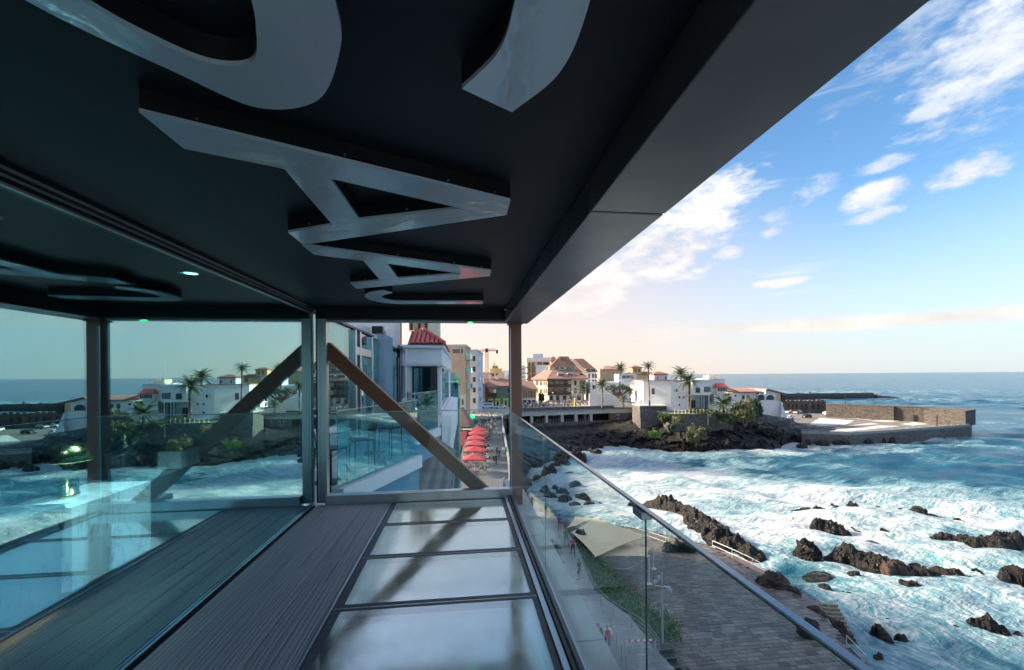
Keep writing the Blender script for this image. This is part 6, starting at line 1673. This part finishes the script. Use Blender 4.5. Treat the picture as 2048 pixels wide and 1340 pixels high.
# sail shades
def sail(label, cor, zc, sag=.16, n=12):
    P = [Vector(gz(px, py, z)) for (px, py), z in zip(cor, zc)]; o = P[0].copy()
    s = thing('shade_sail', label, 'sail', tuple(o)); k = len(P); cen = sum(P, Vector()) / k
    if k == 3: P.append(P[2].copy()); 
    vs, fs = [], []
    for i in range(n + 1):
        for j in range(n + 1):
            u, v = i / n, j / n
            # pull edges inwards
            p = (P[0] * (1 - u) + P[1] * u) * (1 - v) + (P[3] * (1 - u) + P[2] * u) * v
            pull = sag * (4 * u * (1 - u) * (1 - 4 * v * (1 - v)) + 4 * v * (1 - v) * (1 - 4 * u * (1 - u)))
            p = p.lerp(cen, max(0, pull)); p.z -= .35 * 16 * u * (1 - u) * v * (1 - v) * .5
            vs.append(tuple(p - o))
    for i in range(n):
        for j in range(n): a = i * (n + 1) + j; fs.append((a, a + n + 1, a + n + 2, a + 1))
    nv_ = len(vs); vs += [(x, y, z - .012) for x, y, z in vs]; fs += [tuple(nv_ + q for q in f[::-1]) for f in fs]
    MB().add(vs, fs).build('cloth', M('sail_cloth'), s, True)
    return s
sail('large cream shade sail stretched over the deck', [(1142, 1064), (1189, 1035), (1294, 1071), (1191, 1114)], [-15.2, -15.6, -15.2, -15.5], .05)
sail('second cream shade sail under the large one, pointing at the white post', [(1190, 1112), (1234, 1088), (1302, 1094), (1294, 1112)], [-15.9, -16.0, -15.6, -15.9], .05)
sail('small cream shade sail nearest the walkway people', [(1133, 1056), (1150, 1033), (1186, 1036), (1150, 1052)], [-15.3, -15.5, -15.6, -15.5], .12)
for i, (px, pyb, pyt, lab) in enumerate(((1298, 1168, 1113, 'white sail post nearest the floodlight mast'), (1307, 1138, 1093, 'white sail post behind the nearest one'), (1294, 1112, 1071, 'white sail post holding the large sail'), (1191, 1150, 1113, 'short white sail post in the hedge'))):
    b0 = gz(px, pyb, DECK); zt_ = gd(px, pyt, b0.dot(FWD)).z - DECK
    sp_ = thing('sail_post', lab, 'post', tuple(b0)); MB().tube([(0, 0, 0), (0, 0, zt_)], .055, 8).build('pole', M('white_paint'), sp_)
    MB().box(-.22, .22, -.22, .22, -.02, .05).build('foot_plate', M('sail_cloth'), sp_); MB().lathe([(.09, 0), (.09, .06)], 8, (0, 0, zt_)).build('cap', M('white_paint'), sp_)
# string lights under the sail edge
a, b = gz(1193, 1117, -16.2), gz(1290, 1117, -16.3)
sg = thing('string_lights', 'drooping string of small lights below the sail edge', 'lights', tuple(a)); m = MB(); pts = []
for i in range(25):
    u = i / 24; p = a.lerp(b, u) - a; p.z -= .9 * 4 * u * (1 - u); pts.append(tuple(p))
MB().tube(pts, .012, 4).build('cable', M('white_paint'), sg)
for p in pts[1:-1]: m.lathe([(.02, -.06), (.035, -.03), (.02, .0)], 6, p)
m.build('bulbs', M('white_paint'), sg)
# green slope with weeds between the walkway and the ledge
bush('low green weeds on the strip beside the walkway', (7.6, 37.5, PROM), 2.6, 7, .9, 'leaf_dark', 301, 2200, .08, 'plants', 'weeds', False)
bush('patch of grass and weeds further along the walkway', (7.4, 43.5, PROM), 2.2, 5, .8, 'leaf_olive', 302, 1500, .08, 'plants', 'weeds', False)
# ------------------------------------------------------------------ people
def person_mesh(pose):
    """joints joined by a skin surface; faces are coloured by the limb they belong to"""
    J = {'pel': (0, 0, .95), 'waist': (0, 0, 1.08), 'chest': (0, 0, 1.30), 'neck': (0, 0, 1.46), 'head': (0, -.015, 1.56), 'crown': (0, 0, 1.69)}
    Rd = {'pel': (.155, .11), 'waist': (.135, .10), 'chest': (.165, .11), 'neck': (.055, .055), 'head': (.078, .095), 'crown': (.07, .08)}
    E = [('pel', 'waist', 1), ('waist', 'chest', 1), ('chest', 'neck', 0), ('neck', 'head', 0), ('head', 'crown', 3)]
    for s, S in ((-1, 'l'), (1, 'r')):
        f = {'stand': (0, 0), 'walk': (.24 * s, .05), 'sit': (0, 0)}[pose]
        sw = {'stand': .03, 'walk': -.20 * s, 'sit': -.10}[pose]
        if pose == 'sit':
            J['pel'] = (0, 0, .55); J['waist'] = (0, .02, .68); J['chest'] = (0, .03, .90); J['neck'] = (0, .02, 1.06); J['head'] = (0, 0, 1.16); J['crown'] = (0, .01, 1.29)
            J['hip' + S] = (.09 * s, -.03, .53); J['knee' + S] = (.12 * s, -.43, .52); J['ank' + S] = (.12 * s, -.45, .09); J['toe' + S] = (.13 * s, -.60, .03)
            J['sho' + S] = (.19 * s, .03, 1.0); J['elb' + S] = (.24 * s, -.05, .75); J['wri' + S] = (.16 * s, -.27, .70); J['han' + S] = (.13 * s, -.36, .70)
        else:
            J['hip' + S] = (.09 * s, 0, .90); J['knee' + S] = (.10 * s, -.5 * f[0] - .04, .50); J['ank' + S] = (.10 * s, -f[0] + (.06 if f[0] < 0 else 0), .09); J['toe' + S] = (.12 * s, -f[0] - .16, .035)
            J['sho' + S] = (.185 * s, 0, 1.40); J['elb' + S] = (.235 * s, sw * .5 + .02, 1.13); J['wri' + S] = (.245 * s, sw, .89); J['han' + S] = (.24 * s, sw - .03, .79)
        for k, v in (('hip', (.085, .09)), ('knee', (.062, .062)), ('ank', (.042, .045)), ('toe', (.04, .03)), ('sho', (.062, .065)), ('elb', (.044, .044)), ('wri', (.03, .03)), ('han', (.036, .022))): Rd[k + S] = v
        E += [('pel', 'hip' + S, 2), ('hip' + S, 'knee' + S, 2), ('knee' + S, 'ank' + S, 5), ('ank' + S, 'toe' + S, 4), ('chest', 'sho' + S, 1), ('sho' + S, 'elb' + S, 1), ('elb' + S, 'wri' + S, 0), ('wri' + S, 'han' + S, 0)]
    names = list(J); me = bpy.data.meshes.new('skel'); me.from_pydata([J[n] for n in names], [(names.index(a), names.index(b)) for a, b, _ in E], [])
    o = bpy.data.objects.new('skel', me); C.objects.link(o)
    md = o.modifiers.new('skin', 'SKIN'); md.use_smooth_shade = True
    if not me.skin_vertices: 
        bpy.context.view_layer.objects.active = o; bpy.ops.mesh.customdata_skin_add()
    for i, n in enumerate(names):
        me.skin_vertices[0].data[i].radius = Rd[n]; me.skin_vertices[0].data[i].use_root = (n == 'pel')
    sb = o.modifiers.new('sub', 'SUBSURF'); sb.levels = 1; sb.render_levels = 1
    dg = bpy.context.evaluated_depsgraph_get(); out = bpy.data.meshes.new_from_object(o.evaluated_get(dg)); bpy.data.objects.remove(o)
    segs = [(Vector(J[a]), Vector(J[b]), t) for a, b, t in E]
    out.materials.clear()
    for _ in range(6): out.materials.append(M('skin'))
    for p in out.polygons:
        c = p.center; best = 1e9
        for a, b, t in segs:
            ab = b - a; u = max(0, min(1, (c - a).dot(ab) / ab.length_squared)); d = (c - a - ab * u).length
            if d < best: best, bt = d, t
        if bt == 3 or (bt == 0 and c.z > J['head'][2] - .06 and c.y > J['head'][1] + .03): bt = 3
        p.material_index = bt; p.use_smooth = True
    return out
var_mat('skin', (.42, .25, .17), (.50, .31, .22), .55)
CLO = {'white': (.72, .72, .70), 'black': (.015, .015, .017), 'navy': (.02, .03, .075), 'red': (.52, .03, .04), 'cyan': (.03, .42, .58), 'grey': (.22, .23, .24), 'beige': (.45, .37, .26), 'blue': (.06, .15, .38), 'pink': (.62, .25, .30), 'yellow': (.65, .50, .06), 'green': (.10, .22, .07), 'denim': (.07, .10, .17), 'brown': (.10, .06, .04), 'lime': (.45, .60, .06), 'maroon': (.22, .03, .05)}
for k, c in CLO.items(): var_mat('cloth_' + k, tuple(x * .88 for x in c), c, .85, 8)
for k, c in (('dark', (.02, .013, .009)), ('fair', (.30, .20, .10)), ('grey', (.35, .34, .33))): var_mat('hair_' + k, tuple(x * .8 for x in c), c, .6)
PM = {k: person_mesh(k) for k in ('stand', 'walk', 'sit')}
def person(label, loc, face, pose, shirt, pants, hair='dark', shorts=False, group=None, scale=1.0):
    o = link('person', PM[pose], None, 0, loc, face); o.scale = (scale,) * 3
    ms = [M('skin'), M('cloth_' + shirt), M('cloth_' + pants), M('hair_' + hair), M('cloth_black'), M('skin') if shorts else M('cloth_' + pants)]
    for i, m_ in enumerate(ms):
        o.material_slots[i].link = 'OBJECT'; o.material_slots[i].material = m_
    return tag(o, label, 'person', group)
def backpack(p, mat):
    m = MB(); m.hexa([(-.16, .07, 1.0), (.16, .07, 1.0), (.14, .25, 1.02), (-.14, .25, 1.02)], [(-.14, .08, 1.42), (.14, .08, 1.42), (.10, .18, 1.44), (-.10, .18, 1.44)])
    return m.build('backpack', M('cloth_' + mat), p, bevel=.03)
def gat(px, py, z=PROM): return tuple(gz(px, py, z))
AW = math.pi                       # facing away from the eye (towards +Y)
p = person('person with dark hair in black dress walking away at the steps', gat(1197, 1303), AW - .2, 'walk', 'black', 'black', 'dark', True, scale=.97)
p = person('person in white cap with red backpack walking beside the person in black', gat(1215, 1307), AW - .1, 'walk', 'white', 'denim', 'grey', True); backpack(p, 'red')
person('person in dark red top partly hidden by the ledge', gat(1180, 1290), AW, 'walk', 'maroon', 'black', 'dark')
person('person in black leaning on the curved fence beside the hedge', gat(1158, 1160), AW + .8, 'stand', 'black', 'navy', 'dark', True)
person('person in red top and dark trousers at the top of the hedge', gat(1146, 1112), AW, 'walk', 'red', 'navy', 'dark')
person('person in grey green shirt behind the one in red top', gat(1133, 1092), AW + .1, 'walk', 'green', 'grey', 'fair')
person('person in pink top with pale trousers on the walkway', gat(1122, 1078), AW, 'walk', 'pink', 'white', 'dark')
person('person in blue shirt ahead of the one in pink top', gat(1119, 1062), AW, 'stand', 'blue', 'denim', 'dark')
person('person in teal shirt by the fence under the end sill', gat(1092, 1030), AW - .4, 'stand', 'cyan', 'navy', 'dark')
person('person in cyan top furthest along the walkway', gat(1053, 1016), AW, 'walk', 'cyan', 'grey', 'dark')
person('person in maroon top beside the one in cyan on the walkway', gat(1063, 1020), AW, 'walk', 'maroon', 'black', 'dark')
person('person in green shirt sitting on the weedy strip', (7.2, 37.2, PROM - .05), 1.0, 'sit', 'green', 'brown', 'dark')
def street_z(y):
    ys_ = [40, 59, 70, 105, 150]; zz = [-16, -16, -15.4, -12.6, -10.99]
    return float(np.interp(y, ys_, zz))
def sgat(px, py):
    d = pixdir(px, py); t_ = 60.0
    for _ in range(40): t_ = street_z((d * t_).y) / d.z if d.z < 0 else t_
    v = d * t_; return (v.x, v.y, street_z(v.y) + .01)
person('person in dark teal top and black shorts walking alone up the street', sgat(1009, 977), AW, 'walk', 'cyan', 'black', 'grey', True)
for lab, px, py, sh, pa, h, sho in (('person in bright cyan shirt at the street parapet', 1012, 910, 'cyan', 'black', 'grey', False), ('person in white top with yellow bag beside the parapet', 1007, 911, 'white', 'beige', 'dark', True), ('person in lime top in the group on the street', 988, 924, 'lime', 'black', 'dark', False), ('person all in black at the front of the street group', 992.5, 928, 'black', 'black', 'dark', False), ('person in black standing right of the street group', 999, 916, 'black', 'black', 'dark', False), ('person in white shirt and dark shorts left of the street group', 984, 909, 'white', 'navy', 'dark', True), ('person in navy behind the street group', 994, 910, 'navy', 'black', 'dark', False), ('person in white walking beside the one in maroon', 999, 877, 'white', 'navy', 'dark', True), ('person in maroon walking along the parapet', 1005, 879, 'maroon', 'grey', 'dark', False)):
    person(lab, sgat(px, py), AW + random.uniform(-.6, .6), 'walk' if random.random() < .6 else 'stand', sh, pa, h, sho)
cols = ['white', 'white', 'white', 'grey', 'black', 'navy', 'red', 'beige', 'blue', 'pink', 'denim', 'cyan', 'yellow']
ADJ = {'white': 'white', 'grey': 'grey', 'black': 'black', 'navy': 'navy', 'red': 'red', 'beige': 'beige', 'blue': 'blue', 'pink': 'pink', 'denim': 'dark blue', 'cyan': 'cyan', 'yellow': 'yellow'}
r_ = random.Random(77)
for i in range(58):
    py = r_.uniform(832, 868); px = r_.uniform(945 + (868 - py) * .05, 998) if i % 2 else r_.uniform(966, 985)
    sh = r_.choice(cols)
    person('person in %s top among the crowd at the upper end of the street' % ADJ[sh], sgat(px, py), r_.uniform(0, 6.28), r_.choice(('walk', 'stand')), sh, r_.choice(('black', 'navy', 'denim', 'beige')), r_.choice(('dark', 'fair', 'grey')), r_.random() < .3, 'crowd at the upper street')
for i in range(125):
    u = r_.random() ** 1.5; px = 1046 + 150 * u; py = r_.uniform(808, 817.5) - u * 3
    sh = r_.choice(cols)
    person('person in %s top in the crowd on the seafront plaza' % ADJ[sh], gat(px, py, -11.02), r_.uniform(0, 6.28), r_.choice(('walk', 'stand')), sh, r_.choice(('black', 'navy', 'denim', 'beige', 'white')), r_.choice(('dark', 'fair', 'grey')), r_.random() < .3, 'crowd on the seafront plaza')
for i, (px, lab) in enumerate(((1187, 'person in red shirt at the road parapet, left of two'), (1194, 'person in red shirt at the road parapet, right of two'))):
    person(lab, gat(px, 814, -11.02), 0.0, 'stand', 'red', 'denim')
for i in range(16):
    px = r_.choice((1052, 1074, 1081, 1087, 1099, 1104, 1112, 1117)) + r_.uniform(-3, 3); q = apt(px, r_.uniform(1.0, 3.5)); sh = r_.choice(('white', 'red', 'grey', 'black', 'pink'))
    person('diner in %s top sitting inside the arcade' % ADJ[sh], (q.x, q.y, -15.3), r_.uniform(-.8, .8), 'sit', sh, 'denim', 'dark', False, 'diners inside the arcade')
person('person with white cap and yellow bag sitting behind the far teal parapet', (-1.75, 14.2, -1.75), .5, 'sit', 'white', 'grey', 'grey')

# ------------------------------------------------------------------ café umbrellas, tables and chairs on the street
def umbrella():
    u = thing('cafe_umbrella', 'x', 'umbrella', (0, 0, 0), 0, 'red umbrellas on the street')
    n = 8; m = MB(); s = 1.75; zz = 2.25
    c8 = [(s, s), (0, s * .97), (-s, s), (-s * .97, 0), (-s, -s), (0, -s * .97), (s, -s), (s * .97, 0)]
    vs = [(0, 0, 2.95)] + [(x * .5, y * .5, 2.62 + (0 if i % 2 == 0 else -.03)) for i, (x, y) in enumerate(c8)] + [(x, y, zz + (0 if i % 2 == 0 else .05)) for i, (x, y) in enumerate(c8)] + [(x, y, zz - .16) for x, y in c8]
    fs = [(0, 1 + i, 1 + (i + 1) % 8) for i in range(8)] + [(1 + i, 9 + i, 9 + (i + 1) % 8, 1 + (i + 1) % 8) for i in range(8)] + [(9 + i, 17 + i, 17 + (i + 1) % 8, 9 + (i + 1) % 8) for i in range(8)]
    m.add(vs, fs).build('canopy', M('awning_red'), u)
    MB().lathe([(.03, 0), (.03, 2.9)], 8).build('pole', M('white_paint'), u); MB().box(-.3, .3, -.3, .3, 0, .08).build('base', M('concrete'), u)
    return u
u0 = umbrella(); US = []
for i, (px, py) in enumerate(((949, 944), (950, 926), (951, 912), (952, 900), (955, 889), (956, 880))):
    u = u0 if i == 0 else copy_tree(u0); loc = sgat(px, py); u.location = loc; u.rotation_euler = (0, 0, r_.uniform(-.1, .1)); US.append(loc)
    u['label'] = ['nearest red cafe umbrella on the street', 'second red cafe umbrella from the near end', 'middle red cafe umbrella of the row', 'fourth red cafe umbrella from the near end', 'fifth red cafe umbrella from the near end', 'furthest red cafe umbrella of the row'][i]
t0_ = thing('cafe_table', 'x', 'table', (0, 0, 0)); MB().lathe([(.36, .70), (.38, .71), (.38, .735)], 12).build('top', M('brown_wood'), t0_); MB().lathe([(.03, 0), (.03, .70)], 6).build('leg', M('galvanised'), t0_)
c0_ = thing('cafe_chair', 'x', 'chair', (0, 0, 0)); MB().box(-.2, .2, -.2, .2, .42, .46).build('seat', M('cloth_maroon'), c0_); MB().box(-.2, .2, .18, .22, .46, .85).build('backrest', M('cloth_maroon'), c0_)
for sx in (-.17, .17):
    for sy in (-.17, .17): MB().box(sx - .02, sx + .02, sy - .02, sy + .02, 0, .42).build('leg', M('galvanised'), c0_)
first = [True]
for i, L in enumerate(US):
    for (dx, dy) in ((-1.1, -1.0), (1.0, -1.1), (1.7, .4), (-1.3, .7)):
        tt = t0_ if first[0] else copy_tree(t0_); tx, ty = L[0] + dx, L[1] + dy; tz_ = street_z(ty) + .01
        tt.location = (tx, ty, tz_); tt['label'] = 'small round table at the red umbrellas'; tt['group'] = 'cafe tables'
        for k, a in enumerate((0.3, 3.3)):
            cc = c0_ if first[0] else copy_tree(c0_); first[0] = False
            cc.location = (tx + math.cos(a) * .65, ty + math.sin(a) * .65, street_z(ty + math.sin(a) * .65) + .01); cc.rotation_euler = (0, 0, a - math.pi / 2)
            cc['label'] = 'dark red cafe chair at the red umbrellas'; cc['group'] = 'cafe chairs'
            if r_.random() < .7:
                sh = r_.choice(cols); person('seated guest in %s top at the red umbrellas' % ADJ[sh], tuple(cc.location), a - math.pi / 2, 'sit', sh, 'denim', r_.choice(('dark', 'fair', 'grey')), False, 'guests at the red umbrellas')
for i, (px, py) in enumerate(((973, 952), (975, 935))):
    pass
wt = thing('white_canopy', 'small white square canopy behind the red umbrellas', 'canopy', sgat(936, 880)); MB().box(-1.1, 1.1, -1.1, 1.1, 2.3, 2.4).build('cover', M('white_paint'), wt)
for sx in (-1, 1):
    for sy in (-1, 1): MB().tube([(sx, sy, 0), (sx, sy, 2.3)], .03, 5).build('post', M('white_paint'), wt)
# pharmacy cross sign
px_ = sgat(943, 858); cz_ = gd(943, 834, Vector(px_).dot(FWD)).z
ph = thing('green_cross_sign', 'lit green cross sign on the left of the street', 'sign', (px_[0], px_[1], px_[2])); h_ = cz_ - px_[2]
MB().box(-.25, .25, -.06, .06, h_ - .75, h_ + .75).build('cross', M('green_light'), ph); MB().box(-.75, .75, -.055, .055, h_ - .25, h_ + .25).build('cross', M('green_light'), ph); MB().tube([(0, .1, 0), (0, .1, h_)], .05, 6).build('post', M('galvanised'), ph)
# yellow figure sign on the plaza
ys_ = gat(1150, 812, -11.02); yf = thing('yellow_sign_column', 'bright yellow advertising column on the plaza', 'sign', ys_); MB().lathe([(.5, 0), (.5, .3), (.35, .5), (.45, 1.6), (.35, 2.0), (.42, 2.5), (.2, 2.8)], 10).build('column', M('yellow_sign'), yf)
# street lamps of the plaza
for i, (px, py, pt) in enumerate(((1093, 812, 795), (1106, 812, 787), (1145, 812, 786), (1203, 816, 782))):
    L = gz(px, py, -11.02); zt_ = gd(px, pt, Vector(L).dot(FWD)).z + 11.02
    lp_ = thing('street_lamp', ['lowest street lamp on the plaza, by the yellow house', 'second street lamp on the plaza before the hotel', 'third street lamp on the plaza near the yellow column', 'tall street lamp before the white garden wall'][i], 'street lamp', (L.x, L.y, -11.02))
    MB().tube([(0, 0, 0), (0, 0, zt_)], [.08, .05], 6).build('pole', M('galvanised'), lp_); MB().lathe([(.05, 0), (.28, .15), (.30, .35), (.05, .5)], 8, (0, 0, zt_)).build('lantern', M('white_paint'), lp_)

# ------------------------------------------------------------------ cars
def car(label, loc, rz, paint, van=False):
    c = thing('parked_car', label, 'car', loc, rz)
    prof = [(-2.1, .32), (-2.12, .62), (-1.95, .85), (-1.1, .95), (-.55, 1.42), (.9, 1.46), (1.75, 1.02), (2.08, .92), (2.12, .45), (2.05, .30)] if not van else [(-2.3, .32), (-2.32, .8), (-1.7, 1.05), (-1.2, 1.85), (2.2, 1.92), (2.3, .6), (2.25, .30)]
    nP = len(prof); vs = []
    for s in (-1, 1): vs += [(x, s * (.86 - (.14 if z > 1.1 else 0)), z) for x, z in prof]
    m = MB(); m.add(vs, [tuple(range(nP - 1, -1, -1)), tuple(range(nP, 2 * nP))] + [(i, (i + 1) % nP, nP + (i + 1) % nP, nP + i) for i in range(nP)]); m.build('body', M(paint), c, bevel=.05)
    for s in (-1, 1):
        if van: q = [(-1.3, 1.1), (-1.0, 1.7), (1.9, 1.75), (2.0, 1.1)]
        else: q = [(-.95, 1.0), (-.52, 1.36), (.85, 1.40), (1.45, 1.05)]
        yy = s * .84
        MB().add([(x, yy if z < 1.15 else s * .745, z) for x, z in q] + [(x, (yy if z < 1.15 else s * .745) + s * .02, z) for x, z in q], [(0, 1, 2, 3), (7, 6, 5, 4), (0, 4, 5, 1), (1, 5, 6, 2), (2, 6, 7, 3), (3, 7, 4, 0)]).build('side_window', M('window_glass'), c)
        for x in (-1.35, 1.35):
            w = thing_part_wheel(c, x, s)
    MB().hexa([(-1.12, -.68, .97), (-1.12, .68, .97), (-1.09, .68, 1.0), (-1.09, -.68, 1.0)], [(-.62, -.62, 1.38), (-.62, .62, 1.38), (-.58, .62, 1.40), (-.58, -.62, 1.40)]).build('windscreen', M('window_glass'), c)
    MB().hexa([(1.72, -.68, 1.06), (1.72, .68, 1.06), (1.70, .68, 1.08), (1.70, -.68, 1.08)], [(.98, -.62, 1.44), (.98, .62, 1.44), (.96, .62, 1.46), (.96, -.62, 1.46)]).build('rear_window', M('window_glass'), c)
    for s in (-.6, .6):
        MB().box(-2.15, -2.08, s - .15, s + .15, .62, .74).build('headlight', M('white_paint'), c); MB().box(2.08, 2.14, s - .14, s + .14, .70, .82).build('tail_light', M('red_paint'), c)
    return c
def thing_part_wheel(c, x, s):
    m = MB(); n = 14
    for rad, y0, y1 in ((.33, .66, .88),):
        vs = [(x + rad * math.cos(2 * math.pi * k / n), s * y0, .33 + rad * math.sin(2 * math.pi * k / n)) for k in range(n)] + [(x + rad * math.cos(2 * math.pi * k / n), s * y1, .33 + rad * math.sin(2 * math.pi * k / n)) for k in range(n)]
        m.add(vs, [tuple(range(n)), tuple(range(2 * n - 1, n - 1, -1))] + [(k, n + k, n + (k + 1) % n, (k + 1) % n) for k in range(n)])
    return m.build('wheel', M('rubber'), c)
var_mat('silver_paint', (.42, .44, .46), (.5, .52, .54), .25, 3, .5)
for lab, px, py, rz, paint in (('silver car parked nearest the white buttress', 1568, 833, .5, 'silver_paint'), ('white car parked in front of the silver car', 1577, 838, .4, 'white_paint'), ('white car parked further back by the ruined hall', 1580, 826, .2, 'white_paint'), ('small pale car parked right of the ruined hall cars', 1596, 827, .3, 'silver_paint'), ('black car parked alone on the car park', 1613, 835.5, .3, 'black_paint'), ('white car parked against the harbour wall', 1654, 830, 1.2, 'white_paint')):
    car(lab, (*gat(px, py, JZ)[:2], JZ + .008), rz, paint)
car('white van parked before the pink house', sgat(973, 817), .1, 'white_paint', True)
car('white car parked before the green house', sgat(1001, 817.5), .1, 'white_paint')
for px, py in ((1802, 839),):
    q = gat(px, py, JZ); s_ = thing('red_sign', 'small red round sign on the car park', 'sign', q); MB().tube([(0, 0, 0), (0, 0, 1.4)], .04, 5).build('post', M('galvanised'), s_); MB().lathe([(.02, 0), (.5, .01), (.5, .06), (.02, .07)], 14).build('disc', M('red_paint'), s_); s_.children[1].location = (0, 0, 1.5); s_.children[1].rotation_euler = (R(90), 0, 0)
q = gat(1874, 853, JZ); dp = thing('dark_post', 'dark upright post before the blockhouse', 'post', q); MB().tube([(0, 0, 0), (0, 0, 3.4)], [.16, .13], 8).build('shaft', M('black_paint'), dp); MB().lathe([(.22, 0), (.22, .15)], 8, (0, 0, 3.4)).build('cap', M('black_paint'), dp)
